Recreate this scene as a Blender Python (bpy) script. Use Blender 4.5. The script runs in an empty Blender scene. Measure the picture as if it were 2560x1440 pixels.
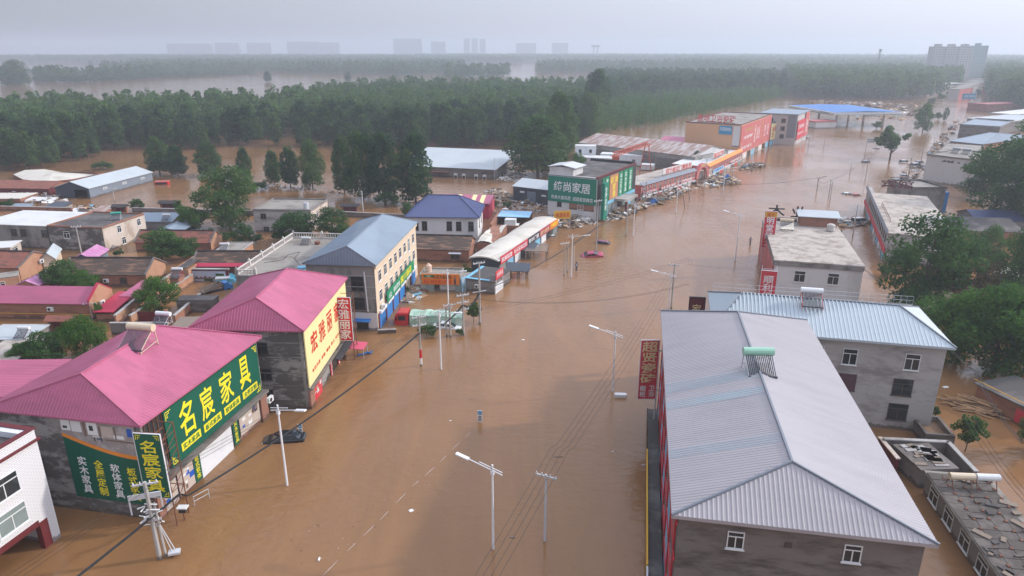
import bpy, math, random
import numpy as np
from mathutils import Vector, Matrix
random.seed(7); RNG = np.random.default_rng(7)
S = bpy.context.scene; COL = S.collection; R = math.radians
# ---------------------------------------------------------------- camera, sky, sun, exposure
FPX = 1735.0; PITCH = math.atan(598 / FPX); CAMH = 40.0; CP, SP = math.cos(PITCH), math.sin(PITCH)
cd = bpy.data.cameras.new('camera'); cam = bpy.data.objects.new('camera', cd); COL.objects.link(cam); S.camera = cam
cd.sensor_width = 36; cd.lens = 36 * FPX / 2560; cd.clip_start = .5; cd.clip_end = 14000
cam.location = (0, 0, CAMH); cam.rotation_euler = (math.pi / 2 - PITCH, 0, 0)
SUN_EL = R(28); SUN_DIR = Vector((.975, .22, 0)).normalized()
wd = bpy.data.worlds.new('World'); S.world = wd; wd.use_nodes = True
nt = wd.node_tree; bg = nt.nodes['Background']; sky = nt.nodes.new('ShaderNodeTexSky')
sky.sky_type = 'NISHITA'; sky.sun_disc = False; sky.sun_elevation = SUN_EL
sky.sun_rotation = math.atan2(SUN_DIR.x, SUN_DIR.y); sky.dust_density = 1.5; sky.air_density = 1.2; sky.ozone_density = 2.0
ov = nt.nodes.new('ShaderNodeMix'); ov.data_type = 'RGBA'; ov.inputs[0].default_value = .8   # thin even overcast veil
gx = nt.nodes.new('ShaderNodeTexCoord'); gs = nt.nodes.new('ShaderNodeSeparateXYZ'); nt.links.new(gx.outputs['Generated'], gs.inputs[0])
gr = nt.nodes.new('ShaderNodeMapRange'); gr.inputs[1].default_value = 0; gr.inputs[2].default_value = .8; gr.inputs[3].default_value = .5; gr.inputs[4].default_value = 1.55; nt.links.new(gs.outputs[2], gr.inputs[0])   # an overcast veil is brighter overhead
gc = nt.nodes.new('ShaderNodeMix'); gc.data_type = 'RGBA'; gc.blend_type = 'MULTIPLY'; gc.inputs[0].default_value = 1; gc.inputs[6].default_value = (6.9, 7.4, 9.0, 1); dt = nt.nodes.new('ShaderNodeVectorMath'); dt.operation = 'DOT_PRODUCT'; nt.links.new(gx.outputs['Generated'], dt.inputs[0]); dt.inputs[1].default_value = SUN_DIR   # and brighter towards the sun
dm = nt.nodes.new('ShaderNodeMath'); dm.operation = 'MULTIPLY_ADD'; nt.links.new(dt.outputs['Value'], dm.inputs[0]); dm.inputs[1].default_value = .8; dm.inputs[2].default_value = 1
dg_ = nt.nodes.new('ShaderNodeMath'); dg_.operation = 'MULTIPLY'; nt.links.new(dm.outputs[0], dg_.inputs[0]); nt.links.new(gr.outputs[0], dg_.inputs[1]); nt.links.new(dg_.outputs[0], gc.inputs[7]); nt.links.new(gc.outputs[2], ov.inputs[7])
nt.links.new(sky.outputs[0], ov.inputs[6]); nt.links.new(ov.outputs[2], bg.inputs[0]); bg.inputs[1].default_value = .13
sl = bpy.data.lights.new('sun', 'SUN'); sl.energy = 2.7; sl.angle = R(2.5); sl.color = (1, .93, .84)
so = bpy.data.objects.new('sun', sl); COL.objects.link(so)
so.rotation_euler = Vector((SUN_DIR.x, SUN_DIR.y, math.tan(SUN_EL))).to_track_quat('Z', 'Y').to_euler()
S.view_settings.view_transform = 'Standard'; S.view_settings.look = 'None'; S.view_settings.exposure = .12; S.view_settings.gamma = 1
S.cycles.max_bounces = 5; S.cycles.diffuse_bounces = 2; S.cycles.glossy_bounces = 2; S.cycles.transmission_bounces = 2; S.cycles.volume_bounces = 1
S.cycles.transparent_max_bounces = 4; S.cycles.volume_step_rate = 4; S.cycles.caustics_reflective = False; S.cycles.caustics_refractive = False
# ---------------------------------------------------------------- survey: photograph pixel + known height -> place on the ground
def P(u, v, z=0.0):
    a = (u - 1280) / FPX; b = (v - 720) / FPX
    t = (z - CAMH) / (-SP - b * CP)
    return Vector((a * t, (CP - b * SP) * t, z))
# ---------------------------------------------------------------- materials (procedural)
M = {}
def mk(n, c, rough=.75, var=.18, s=.5, stain=None, sa=.6, ss=.25, st=(.48, .62), streak=1.0, bump=0, bs=12, spec=.3, metal=0, brick=None, stretch=(1, 1, 1)):
    m = bpy.data.materials.new(n); m.use_nodes = True; t = m.node_tree; L = t.links; b = t.nodes['Principled BSDF']; M[n] = m
    N = lambda k: t.nodes.new('ShaderNode' + k)
    b.inputs['Roughness'].default_value = rough; b.inputs['Metallic'].default_value = metal; b.inputs['Specular IOR Level'].default_value = spec
    tc = N('TexCoord'); mp = N('Mapping'); L.new(tc.outputs['Object'], mp.inputs[0]); mp.inputs['Scale'].default_value = stretch
    nz = N('TexNoise'); nz.inputs['Scale'].default_value = s; nz.inputs['Detail'].default_value = 6; nz.inputs['Roughness'].default_value = .65
    L.new(mp.outputs[0], nz.inputs[0])
    mx = N('Mix'); mx.data_type = 'RGBA'; L.new(nz.outputs[0], mx.inputs[0])
    mx.inputs[6].default_value = (*[x * (1 - var) for x in c], 1); mx.inputs[7].default_value = (*[min(1, x * (1 + var)) for x in c], 1)
    o = mx.outputs[2]
    if brick:
        cx = N('SeparateXYZ'); L.new(tc.outputs['Object'], cx.inputs[0]); ad = N('Math'); L.new(cx.outputs[0], ad.inputs[0]); L.new(cx.outputs[1], ad.inputs[1])
        cb = N('CombineXYZ'); L.new(ad.outputs[0], cb.inputs[0]); L.new(cx.outputs[2], cb.inputs[1])
        br = N('TexBrick'); L.new(cb.outputs[0], br.inputs[0]); br.inputs['Scale'].default_value = 1
        br.inputs['Brick Width'].default_value, br.inputs['Row Height'].default_value, br.inputs['Mortar Size'].default_value = brick[:3]
        L.new(o, br.inputs['Color1']); L.new(o, br.inputs['Color2']); br.inputs['Mortar'].default_value = (*brick[3], 1); o = br.outputs['Color']
    if stain:
        m2 = N('Mapping'); L.new(tc.outputs['Object'], m2.inputs[0]); m2.inputs['Scale'].default_value = (1 * stretch[0], 1 * stretch[1], streak * stretch[2]); m2.inputs['Location'].default_value = (3.7, 1.1, 7)
        n2 = N('TexNoise'); n2.inputs['Scale'].default_value = ss; n2.inputs['Detail'].default_value = 8; n2.inputs['Roughness'].default_value = .7; L.new(m2.outputs[0], n2.inputs[0])
        rp = N('ValToRGB'); rp.color_ramp.elements[0].position, rp.color_ramp.elements[1].position = st
        rp.color_ramp.elements[1].color = (sa, sa, sa, 1); L.new(n2.outputs[0], rp.inputs[0])
        m3 = N('Mix'); m3.data_type = 'RGBA'; L.new(rp.outputs[0], m3.inputs[0]); L.new(o, m3.inputs[6]); m3.inputs[7].default_value = (*stain, 1); o = m3.outputs[2]
    if any(k in n for k in ('concrete', 'brick', 'plaster', 'tile_wall', 'red_shop', 'ochre', 'steel_wall', 'pole')) and n not in ('far_concrete',):   # wet silt mark left by the flood, ragged upper edge
        sx = N('SeparateXYZ'); L.new(tc.outputs['Object'], sx.inputs[0]); n5 = N('TexNoise'); n5.inputs['Scale'].default_value = 1.3; n5.inputs['Detail'].default_value = 5; L.new(tc.outputs['Object'], n5.inputs[0])
        ma = N('Math'); ma.operation = 'MULTIPLY_ADD'; L.new(n5.outputs[0], ma.inputs[0]); ma.inputs[1].default_value = -1.1; L.new(sx.outputs[2], ma.inputs[2])
        mr = N('MapRange'); mr.inputs[1].default_value = -.2; mr.inputs[2].default_value = -.08; mr.inputs[3].default_value = .7; mr.inputs[4].default_value = 0; L.new(ma.outputs[0], mr.inputs[0])
        m6 = N('Mix'); m6.data_type = 'RGBA'; L.new(mr.outputs[0], m6.inputs[0]); L.new(o, m6.inputs[6]); m6.inputs[7].default_value = (.085, .055, .035, 1); o = m6.outputs[2]
    L.new(o, b.inputs['Base Color'])
    if bump:
        n4 = N('TexNoise'); n4.inputs['Scale'].default_value = bs; n4.inputs['Detail'].default_value = 4; L.new(tc.outputs['Object'], n4.inputs[0])
        bp = N('Bump'); bp.inputs['Strength'].default_value = bump; bp.inputs['Distance'].default_value = .05; L.new(n4.outputs[0], bp.inputs['Height']); L.new(bp.outputs[0], b.inputs['Normal'])
    return m
mk('pink', (.45, .118, .2), .55, .13, .4, stain=(.31, .09, .14), sa=.75, ss=.5, st=(.44, .7), spec=.35, stretch=(.3, 1.3, 1))
mk('pink_deep', (.44, .03, .07), .55, .12, .3)
mk('mauve', (.45, .17, .34), .5, .12, .3, stain=(.55, .36, .45), sa=.6, ss=.4)
mk('slate_blue', (.215, .27, .325), .45, .1, .2, stain=(.16, .2, .25), sa=.5, ss=.15, spec=.4)
mk('lilac_grey', (.38, .352, .36), .5, .08, .4, stain=(.31, .29, .295), sa=.55, ss=.5, st=(.44, .68), spec=.35, stretch=(.22, 1.5, 1))
mk('lilac_blue', (.35, .395, .415), .5, .06, .15, stain=(.36, .34, .35), sa=.6, ss=.4, spec=.35)  # bluish metal of the replaced roof sheets
mk('blue_grey_roof', (.42, .48, .51), .45, .07, .2, stain=(.38, .45, .5), sa=.6, ss=.1, spec=.4)
mk('trim_grey', (.2, .22, .25), .5, .1, .5)
mk('navy_tile', (.034, .052, .15), .35, .15, .4, spec=.5, stain=(.03, .04, .13), sa=.5, ss=.3)
mk('white_roof', (.66, .66, .64), .5, .05, .2, stain=(.5, .49, .46), sa=.5, ss=.2)
mk('steel_roof', (.45, .49, .5), .4, .06, .2, stain=(.37, .4, .42), sa=.5, ss=.15)
mk('cream_roof', (.62, .58, .5), .7, .08, .2, stain=(.42, .37, .3), sa=.7, ss=.18)
mk('rust_roof', (.5, .45, .42), .7, .1, .3, stain=(.26, .13, .09), sa=.8, ss=.6, st=(.42, .55), stretch=(1, .1, 1))
mk('old_tile', (.085, .062, .048), .9, .35, .7, stain=(.27, .15, .1), sa=.9, ss=.55, st=(.5, .6), stretch=(.7, 3.2, 3.2), bump=.4, bs=9)
mk('red_tile', (.27, .1, .07), .9, .25, .9, stain=(.1, .07, .055), sa=.85, ss=.6, st=(.5, .6), stretch=(.8, 3, 3), bump=.4, bs=9)
mk('dark_ridge', (.055, .052, .05), .9, .3, 1)
mk('concrete', (.27, .255, .235), .92, .2, .35, stain=(.11, .1, .09), sa=.8, ss=.32, streak=.6, bump=.25)
mk('concrete_bare', (.115, .108, .1), .92, .3, .5, stain=(.32, .305, .285), sa=.9, ss=.5, st=(.47, .56), bump=.3, stretch=(.6, .6, 1.3))
mk('concrete_mid', (.41, .39, .37), .92, .2, .5, stain=(.22, .2, .185), sa=.85, ss=.5, st=(.46, .62), bump=.2, stretch=(.45, .45, 1.1))
mk('concrete_dim', (.19, .168, .15), .92, .25, .5, stain=(.085, .07, .06), sa=.9, ss=.6, st=(.46, .62), bump=.2, stretch=(.35, .35, 1.4))
mk('flat_roof', (.3, .275, .24), .95, .2, .3, stain=(.15, .13, .11), sa=.8, ss=.2, bump=.3)
mk('pale_flat_roof', (.47, .415, .36), .95, .16, .5, stain=(.25, .205, .165), sa=.8, ss=.5, st=(.46, .6), bump=.2)
mk('dark_flat_roof', (.085, .078, .075), .95, .25, .3, stain=(.2, .18, .165), sa=.7, ss=.25, bump=.3)
mk('plaster_white', (.66, .65, .64), .85, .06, .3, stain=(.45, .43, .41), sa=.6, ss=.2, streak=.4)
mk('plaster_cream', (.66, .53, .39), .85, .06, .3, stain=(.5, .39, .28), sa=.5, ss=.2, streak=.3)
mk('plaster_peel', (.58, .5, .43), .9, .12, .4, stain=(.36, .28, .22), sa=.8, ss=.3, streak=.5)
mk('white_tile_wall', (.74, .74, .75), .3, .04, .3, brick=(.46, .16, .018, (.5, .5, .53)), spec=.5)
mk('brick', (.33, .155, .1), .9, .2, .8, stain=(.2, .1, .07), sa=.8, ss=.35, stretch=(1, 1, 2.5), bump=.2)
mk('brick_orange', (.45, .25, .155), .9, .15, .6, stain=(.36, .16, .09), sa=.7, ss=.35, bump=.2)
mk('brick_red', (.33, .13, .085), .9, .18, .8, brick=(.5, .17, .025, (.28, .2, .16)))
mk('brick_grey', (.23, .21, .2), .9, .2, .9, stain=(.12, .11, .1), sa=.7, ss=.4, stretch=(1, 1, 2.5))
mk('ochre_wall', (.7, .4, .22), .8, .05, .2, stain=(.62, .35, .19), sa=.5, ss=.1)
mk('maroon', (.13, .022, .025), .6, .15, .6)
mk('red_shop', (.44, .1, .09), .7, .12, .4, stain=(.3, .05, .05), sa=.6, ss=.3)
mk('red_board', (.52, .13, .125), .6, .1, .3, stain=(.56, .24, .2), sa=.5, ss=.25)
mk('steel_wall', (.2, .235, .28), .5, .08, .3)
mk('dark_steel', (.055, .068, .085), .5, .12, .4)
mk('white_metal', (.72, .74, .76), .4, .05, .4, stain=(.55, .58, .6), sa=.5, ss=.4)
mk('galv', (.55, .56, .57), .4, .1, .6, spec=.5)
mk('pole_concrete', (.42, .4, .37), .9, .15, 1.5, stain=(.28, .26, .23), sa=.6, ss=.8, streak=.3)
mk('lamp_white', (.78, .79, .8), .35, .04, .5, spec=.5)
mk('rust', (.2, .085, .05), .85, .3, 2)
mk('dark_metal', (.04, .04, .042), .5, .2, 1)
mk('wire_black', (.03, .03, .03), .6, .1, 1)
mk('frame_white', (.72, .73, .72), .4, .05, 1)
mk('frame_dark', (.09, .07, .06), .6, .2, 1)
mk('glass', (.022, .028, .032), .08, .4, .6, spec=.6)
mk('glass_pale', (.22, .27, .26), .12, .4, .5, spec=.6)
mk('curtain_red', (.11, .05, .07), .3, .4, .9)
mk('crane_red', (.5, .1, .055), .6, .2, 1, stain=(.3, .07, .05), sa=.6, ss=1)
mk('sign_teal', (.01, .2, .13), .5, .1, .2)
mk('sign_green', (.005, .1, .062), .45, .1, .2)
mk('sign_green_bright', (.01, .24, .11), .45, .1, .2)
mk('sign_red', (.62, .02, .025), .45, .1, .2)
mk('sign_red_faded', (.6, .04, .06), .55, .14, .3, stain=(.62, .12, .12), sa=.5, ss=.3)
mk('sign_cream', (.84, .72, .36), .5, .05, .2)
mk('sign_orange', (.72, .2, .025), .5, .1, .3)
mk('sign_yellow', (.72, .4, .04), .5, .12, .4)
mk('sign_blue', (.05, .28, .5), .5, .1, .3)
mk('sign_brown', (.46, .22, .12), .6, .12, .3)
mk('ink_yellow', (.85, .72, .03), .5, .04, .5)
mk('ink_white', (.8, .8, .8), .5, .04, .5)
mk('ink_red', (.56, .03, .02), .5, .06, .5)
mk('ink_gold', (.5, .34, .1), .5, .1, .5)
mk('ink_sand', (.75, .6, .32), .5, .08, .5)
mk('ink_green', (.01, .16, .06), .5, .06, .5)
mk('ink_black', (.03, .03, .03), .5, .06, .5)
mk('ink_blue', (.02, .1, .45), .5, .06, .5)
mk('ink_orange', (.75, .25, .03), .5, .05, .5)
mk('blue_door', (.035, .2, .52), .5, .1, .4, stain=(.03, .15, .4), sa=.5, ss=.4)
mk('blue_canopy', (.03, .17, .46), .5, .06, .2)
mk('blue_light', (.2, .48, .66), .6, .1, .4)
mk('sky_blue_roof', (.25, .5, .7), .6, .1, .4, stain=(.5, .55, .55), sa=.6, ss=.5)
mk('tarp_green', (.3, .46, .36), .6, .15, .7, stain=(.5, .56, .48), sa=.8, ss=.7, bump=.5, bs=3)
mk('tarp_blue', (.02, .14, .42), .5, .15, .8, bump=.4, bs=4)
mk('wood', (.42, .26, .14), .85, .25, .9, stain=(.26, .16, .09), sa=.6, ss=.9)
mk('wood_grey', (.24, .19, .15), .9, .3, 1.5)
mk('bark', (.11, .085, .065), .95, .25, 2)
mk('tank_green', (.3, .55, .4), .35, .08, 1, spec=.5)
mk('tank_white', (.74, .74, .73), .35, .05, 1, spec=.5)
mk('tank_cream', (.66, .54, .38), .4, .08, 1, spec=.5)
mk('tank_teal', (.04, .36, .26), .4, .08, 1, spec=.5)
mk('tube_dark', (.05, .055, .07), .25, .2, 3, spec=.5)
mk('plastic_pink', (.72, .5, .4), .6, .06, .6)
mk('paint_black', (.016, .018, .022), .22, .15, .8, spec=.6)
mk('paint_white', (.72, .73, .73), .25, .05, .8, spec=.6, stain=(.5, .42, .34), sa=.4, ss=.7)
mk('paint_red', (.5, .02, .025), .3, .08, .8, spec=.6)
mk('paint_magenta', (.4, .03, .08), .3, .08, .8, spec=.6)
mk('paint_plum', (.2, .05, .11), .35, .1, .8, spec=.6)
mk('paint_blue', (.04, .2, .5), .35, .1, .8, spec=.6)
mk('paint_cyan', (.15, .5, .62), .4, .1, .8, spec=.6)
mk('paint_silver', (.42, .44, .46), .3, .05, .8, spec=.6)
mk('paint_navy', (.03, .05, .1), .3, .1, .8, spec=.6)
mk('tyre', (.02, .02, .02), .9, .2, 2)
mk('rim', (.4, .4, .42), .35, .1, 2)
mk('debris', (.3, .23, .17), .95, .4, .9, stain=(.1, .085, .07), sa=.8, ss=.9)
mk('debris_pale', (.58, .54, .5), .9, .25, 1.2)
mk('cardboard', (.45, .3, .19), .9, .2, .9)
mk('foam', (.72, .72, .7), .8, .08, 1)
mk('mud', (.2, .125, .075), .95, .15, .3)
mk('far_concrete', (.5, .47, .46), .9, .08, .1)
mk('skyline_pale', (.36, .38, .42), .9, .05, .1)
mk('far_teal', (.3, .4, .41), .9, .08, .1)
mk('skin', (.4, .24, .17), .7, .05, 2)
mk('cloth_navy', (.05, .06, .12), .85, .15, 2)
mk('canvas_pink', (.6, .1, .17), .7, .12, .8)
def leaf_mat(n, dark, light, var=.5):
    m = bpy.data.materials.new(n); m.use_nodes = True; t = m.node_tree; L = t.links; M[n] = m; N = lambda k: t.nodes.new('ShaderNode' + k)
    t.nodes.remove(t.nodes['Principled BSDF']); out = t.nodes['Material Output']
    tc = N('TexCoord'); nz = N('TexNoise'); nz.inputs['Scale'].default_value = .55; nz.inputs['Detail'].default_value = 3; L.new(tc.outputs['Object'], nz.inputs[0])
    oi = N('ObjectInfo'); ad = N('Math'); ad.operation = 'MULTIPLY_ADD'; L.new(oi.outputs['Random'], ad.inputs[0]); ad.inputs[1].default_value = var; L.new(nz.outputs[0], ad.inputs[2])
    nb = N('TexNoise'); nb.inputs['Scale'].default_value = .11; nb.inputs['Detail'].default_value = 2; L.new(tc.outputs['Object'], nb.inputs[0]); av = N('Math'); av.operation = 'MULTIPLY_ADD'; L.new(nb.outputs[0], av.inputs[0]); av.inputs[1].default_value = 1.1; av.inputs[2].default_value = -.55; a2 = N('Math'); L.new(av.outputs[0], a2.inputs[0]); L.new(nz.outputs[0], a2.inputs[1]); L.new(a2.outputs[0], ad.inputs[2])
    rp = N('ValToRGB'); rp.color_ramp.elements[0].position = .35; rp.color_ramp.elements[1].position = .62 + var; L.new(ad.outputs[0], rp.inputs[0])
    rp.color_ramp.elements[0].color = (*dark, 1); rp.color_ramp.elements[1].color = (*light, 1)
    d = N('BsdfDiffuse'); tr = N('BsdfTranslucent'); gl = N('BsdfGlossy'); gl.inputs['Roughness'].default_value = .5
    L.new(rp.outputs[0], d.inputs[0]); L.new(rp.outputs[0], tr.inputs[0])
    a = N('MixShader'); a.inputs[0].default_value = .48; L.new(d.outputs[0], a.inputs[1]); L.new(tr.outputs[0], a.inputs[2])
    b = N('MixShader'); b.inputs[0].default_value = .004; L.new(a.outputs[0], b.inputs[1]); L.new(gl.outputs[0], b.inputs[2]); L.new(b.outputs[0], out.inputs[0])
leaf_mat('leaf_poplar', (.026, .078, .03), (.115, .2, .055), .35)
leaf_mat('leaf_bright', (.042, .115, .022), (.105, .22, .04), .3)
leaf_mat('leaf_deep', (.032, .09, .028), (.1, .19, .05), .3)
leaf_mat('leaf_brown', (.045, .045, .022), (.1, .085, .045), .2)
leaf_mat('leaf_fresh', (.05, .11, .03), (.11, .19, .05), .3)
# ---------------------------------------------------------------- mesh builder
class MB:
    def __init__(s): s.v = []; s.f = []; s.m = []
    def face(s, pts, m=0):
        b = len(s.v); s.v += [tuple(p) for p in pts]; s.f.append(tuple(range(b, b + len(pts)))); s.m.append(m); return s
    def box(s, x0, x1, y0, y1, z0, z1, m=0):
        b = len(s.v); s.v += [(x, y, z) for z in (z0, z1) for y in (y0, y1) for x in (x0, x1)]
        for q in ((0, 2, 3, 1), (4, 5, 7, 6), (0, 1, 5, 4), (1, 3, 7, 5), (3, 2, 6, 7), (2, 0, 4, 6)): s.f.append(tuple(b + i for i in q)); s.m.append(m)
        return s
    def obox(s, c, sx, sy, sz, rot=None, m=0):
        b = len(s.v); rot = rot or Matrix.Identity(3); c = Vector(c)
        s.v += [tuple(c + rot @ Vector((x * sx / 2, y * sy / 2, z * sz / 2))) for z in (-1, 1) for y in (-1, 1) for x in (-1, 1)]
        for q in ((0, 2, 3, 1), (4, 5, 7, 6), (0, 1, 5, 4), (1, 3, 7, 5), (3, 2, 6, 7), (2, 0, 4, 6)): s.f.append(tuple(b + i for i in q)); s.m.append(m)
        return s
    def prism(s, pts, z0, z1, m=0):
        n = len(pts); b = len(s.v); s.v += [(x, y, z0) for x, y in pts] + [(x, y, z1) for x, y in pts]
        s.f += [tuple(b + i for i in range(n - 1, -1, -1)), tuple(b + n + i for i in range(n))] + [(b + i, b + (i + 1) % n, b + n + (i + 1) % n, b + n + i) for i in range(n)]
        s.m += [m] * (n + 2); return s
    def tube(s, p, q, r, r2=None, n=6, m=0):
        p, q = Vector(p), Vector(q); d = q - p
        if d.length < 1e-6: return s
        r2 = r if r2 is None else r2; a = d.orthogonal().normalized(); c = d.cross(a).normalized(); b = len(s.v)
        for o, rr in ((p, r), (q, r2)): s.v += [tuple(o + (a * math.cos(2 * math.pi * i / n) + c * math.sin(2 * math.pi * i / n)) * rr) for i in range(n)]
        s.f += [(b + i, b + (i + 1) % n, b + n + (i + 1) % n, b + n + i) for i in range(n)] + [tuple(b + i for i in range(n - 1, -1, -1)), tuple(b + n + i for i in range(n))]
        s.m += [m] * (n + 2); return s
    def path(s, pts, r, n=5, m=0):
        for a, b in zip(pts, pts[1:]): s.tube(a, b, r, n=n, m=m)
        return s
    def slab(s, top, th, m=0, mb=None):        # convex polygon with a thickness straight down
        n = len(top); b = len(s.v); s.v += [tuple(p) for p in top] + [(p[0], p[1], p[2] - th) for p in top]
        s.f += [tuple(b + i for i in range(n)), tuple(b + n + i for i in range(n - 1, -1, -1))] + [(b + (i + 1) % n, b + i, b + n + i, b + n + (i + 1) % n) for i in range(n)]
        s.m += [m] * (n + 2); return s
    def ribs(s, poly, sp, w=.07, h=.028, m=0):  # raised seams running up a roof slope whose first edge is the eave
        Pt = [Vector(p) for p in poly]; A = Pt[0]; e = (Pt[1] - A).normalized(); nrm = (Pt[1] - A).cross(Pt[2] - A).normalized()
        if nrm.z < 0: nrm = -nrm
        u = nrm.cross(e)
        if u.z < 0: u = -u
        uv = [((p - A).dot(e), (p - A).dot(u)) for p in Pt]; smin = min(a for a, _ in uv); smax = max(a for a, _ in uv)
        x = smin + sp * .5
        while x < smax:
            ts = []
            for (a, c), (a2, c2) in zip(uv, uv[1:] + uv[:1]):
                if (a - x) * (a2 - x) < 0: ts.append(c + (c2 - c) * (x - a) / (a2 - a))
            if len(ts) >= 2 and max(ts) - min(ts) > .1:
                o0 = A + e * x + u * min(ts); o1 = A + e * x + u * max(ts); b = len(s.v)
                for o in (o0, o1): s.v += [tuple(o - e * w), tuple(o - e * w * .45 + nrm * h), tuple(o + e * w * .45 + nrm * h), tuple(o + e * w)]
                s.f += [(b, b + 1, b + 5, b + 4), (b + 1, b + 2, b + 6, b + 5), (b + 2, b + 3, b + 7, b + 6), (b, b + 3, b + 2, b + 1)]; s.m += [m] * 4
            x += sp
        return s
    def mesh(s, name, mats):
        me = bpy.data.meshes.new(name); me.from_pydata(s.v, [], s.f)
        for k in mats: me.materials.append(M[k])
        if any(s.m): me.polygons.foreach_set('material_index', s.m)
        me.update(); return me
    def build(s, name, mats, parent=None, loc=(0, 0, 0), rz=0, smooth=False):
        mats = [mats] if isinstance(mats, str) else mats
        o = bpy.data.objects.new(name, s.mesh(name, mats)); COL.objects.link(o); o.parent = parent; o.location = loc; o.rotation_euler = (0, 0, rz)
        if smooth: o.data.polygons.foreach_set('use_smooth', [True] * len(o.data.polygons))
        return o
def tag(o, label=None, cat=None, group=None, kind=None):
    if label: o['label'] = label
    if cat: o['category'] = cat
    if group: o['group'] = group
    if kind: o['kind'] = kind
    return o
def thing(name, label, cat, loc=(0, 0, 0), rz=0, group=None):
    o = bpy.data.objects.new(name, None); o.empty_display_size = .3; COL.objects.link(o); o.location = loc; o.rotation_euler = (0, 0, rz)
    return tag(o, label, cat, group)
def inst(name, me, parent=None, loc=(0, 0, 0), rz=0, sc=1):
    o = bpy.data.objects.new(name, me); COL.objects.link(o); o.parent = parent; o.location = loc; o.rotation_euler = (0, 0, rz)
    o.scale = (sc, sc, sc) if isinstance(sc, (int, float)) else sc
    return o
def dup(root, loc, rz=None, label=None, group=None, sc=None):
    r = root.copy(); COL.objects.link(r); r.location = loc
    if rz is not None: r.rotation_euler = (0, 0, rz)
    if sc: r.scale = (sc, sc, sc) if isinstance(sc, (int, float)) else sc
    if label: r['label'] = label
    if group: r['group'] = group
    for ch in list(root.children):
        c = ch.copy(); COL.objects.link(c); c.parent = r
        for g in list(ch.children):
            d = g.copy(); COL.objects.link(d); d.parent = c
    return r
def text(body, mat, parent, x0, x1, z0, z1, y, bold=.02, shear=0, name='lettering', keep=False):
    c = bpy.data.curves.new('t', 'FONT'); c.body = body; c.size = 1; c.offset = bold * .26; c.extrude = .01; c.shear = shear; c.space_line = 1.0; c.resolution_u = 2
    if '\n' in body: c.align_x = 'CENTER'
    o = bpy.data.objects.new('t', c); COL.objects.link(o); dg = bpy.context.evaluated_depsgraph_get()
    me = bpy.data.meshes.new_from_object(o.evaluated_get(dg)); bpy.data.objects.remove(o); bpy.data.curves.remove(c)
    n = len(me.vertices); co = np.empty(n * 3); me.vertices.foreach_get('co', co); co = co.reshape(-1, 3)
    mn, mxx = co.min(0), co.max(0); sx = (x1 - x0) / (mxx[0] - mn[0]); sz = (z1 - z0) / (mxx[1] - mn[1])
    if keep: sx = sz = min(sx, sz)
    q = np.empty_like(co); q[:, 0] = x0 + (co[:, 0] - mn[0]) * sx; q[:, 2] = z0 + (co[:, 1] - mn[1]) * sz; q[:, 1] = y - (co[:, 2] - mn[2])
    me.vertices.foreach_set('co', q.ravel()); me.materials.clear(); me.materials.append(M[mat]); me.name = name; me.update()
    o = bpy.data.objects.new(name, me); COL.objects.link(o); o.parent = parent; return o
# ---------------------------------------------------------------- building kit
WIN = {}
def win_mesh(w, h, st):
    k = (round(w, 2), round(h, 2), st)
    if k in WIN: return WIN[k]
    fm = {'w': 'frame_white', 'd': 'frame_dark', 'c': 'frame_white', 'p': 'frame_white', 'r': 'frame_dark'}[st]; gm = {'w': 'glass', 'd': 'glass', 'c': 'glass', 'p': 'glass_pale', 'r': 'curtain_red'}[st]
    t = .07; b = MB(); y0, y1 = -.06, .03
    b.box(0, w, y0, y1, 0, t).box(0, w, y0, y1, h - t, h).box(0, t, y0, y1, t, h - t).box(w - t, w, y0, y1, t, h - t)
    b.box(w / 2 - t / 2, w / 2 + t / 2, y0 + .005, y1, t, h * .68).box(t, w - t, y0 + .002, y1, h * .68, h * .68 + t)
    b.box(-.08, w + .08, -.12, y1, -.08, -.003)
    g = MB(); g.box(t * .5, w - t * .5, -.02, .02, t * .5, h - t * .5)
    WIN[k] = (b.mesh('window', [fm]), g.mesh('pane', [gm])); return WIN[k]
def fac(b, c, width):       # right hand street front from b to c (waterline pixels), building reaching back to the left
    B_, C_ = P(*b), P(*c); d = (C_ - B_).normalized(); return B_ - Vector((d.y, -d.x, 0)) * width, B_, C_
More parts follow.
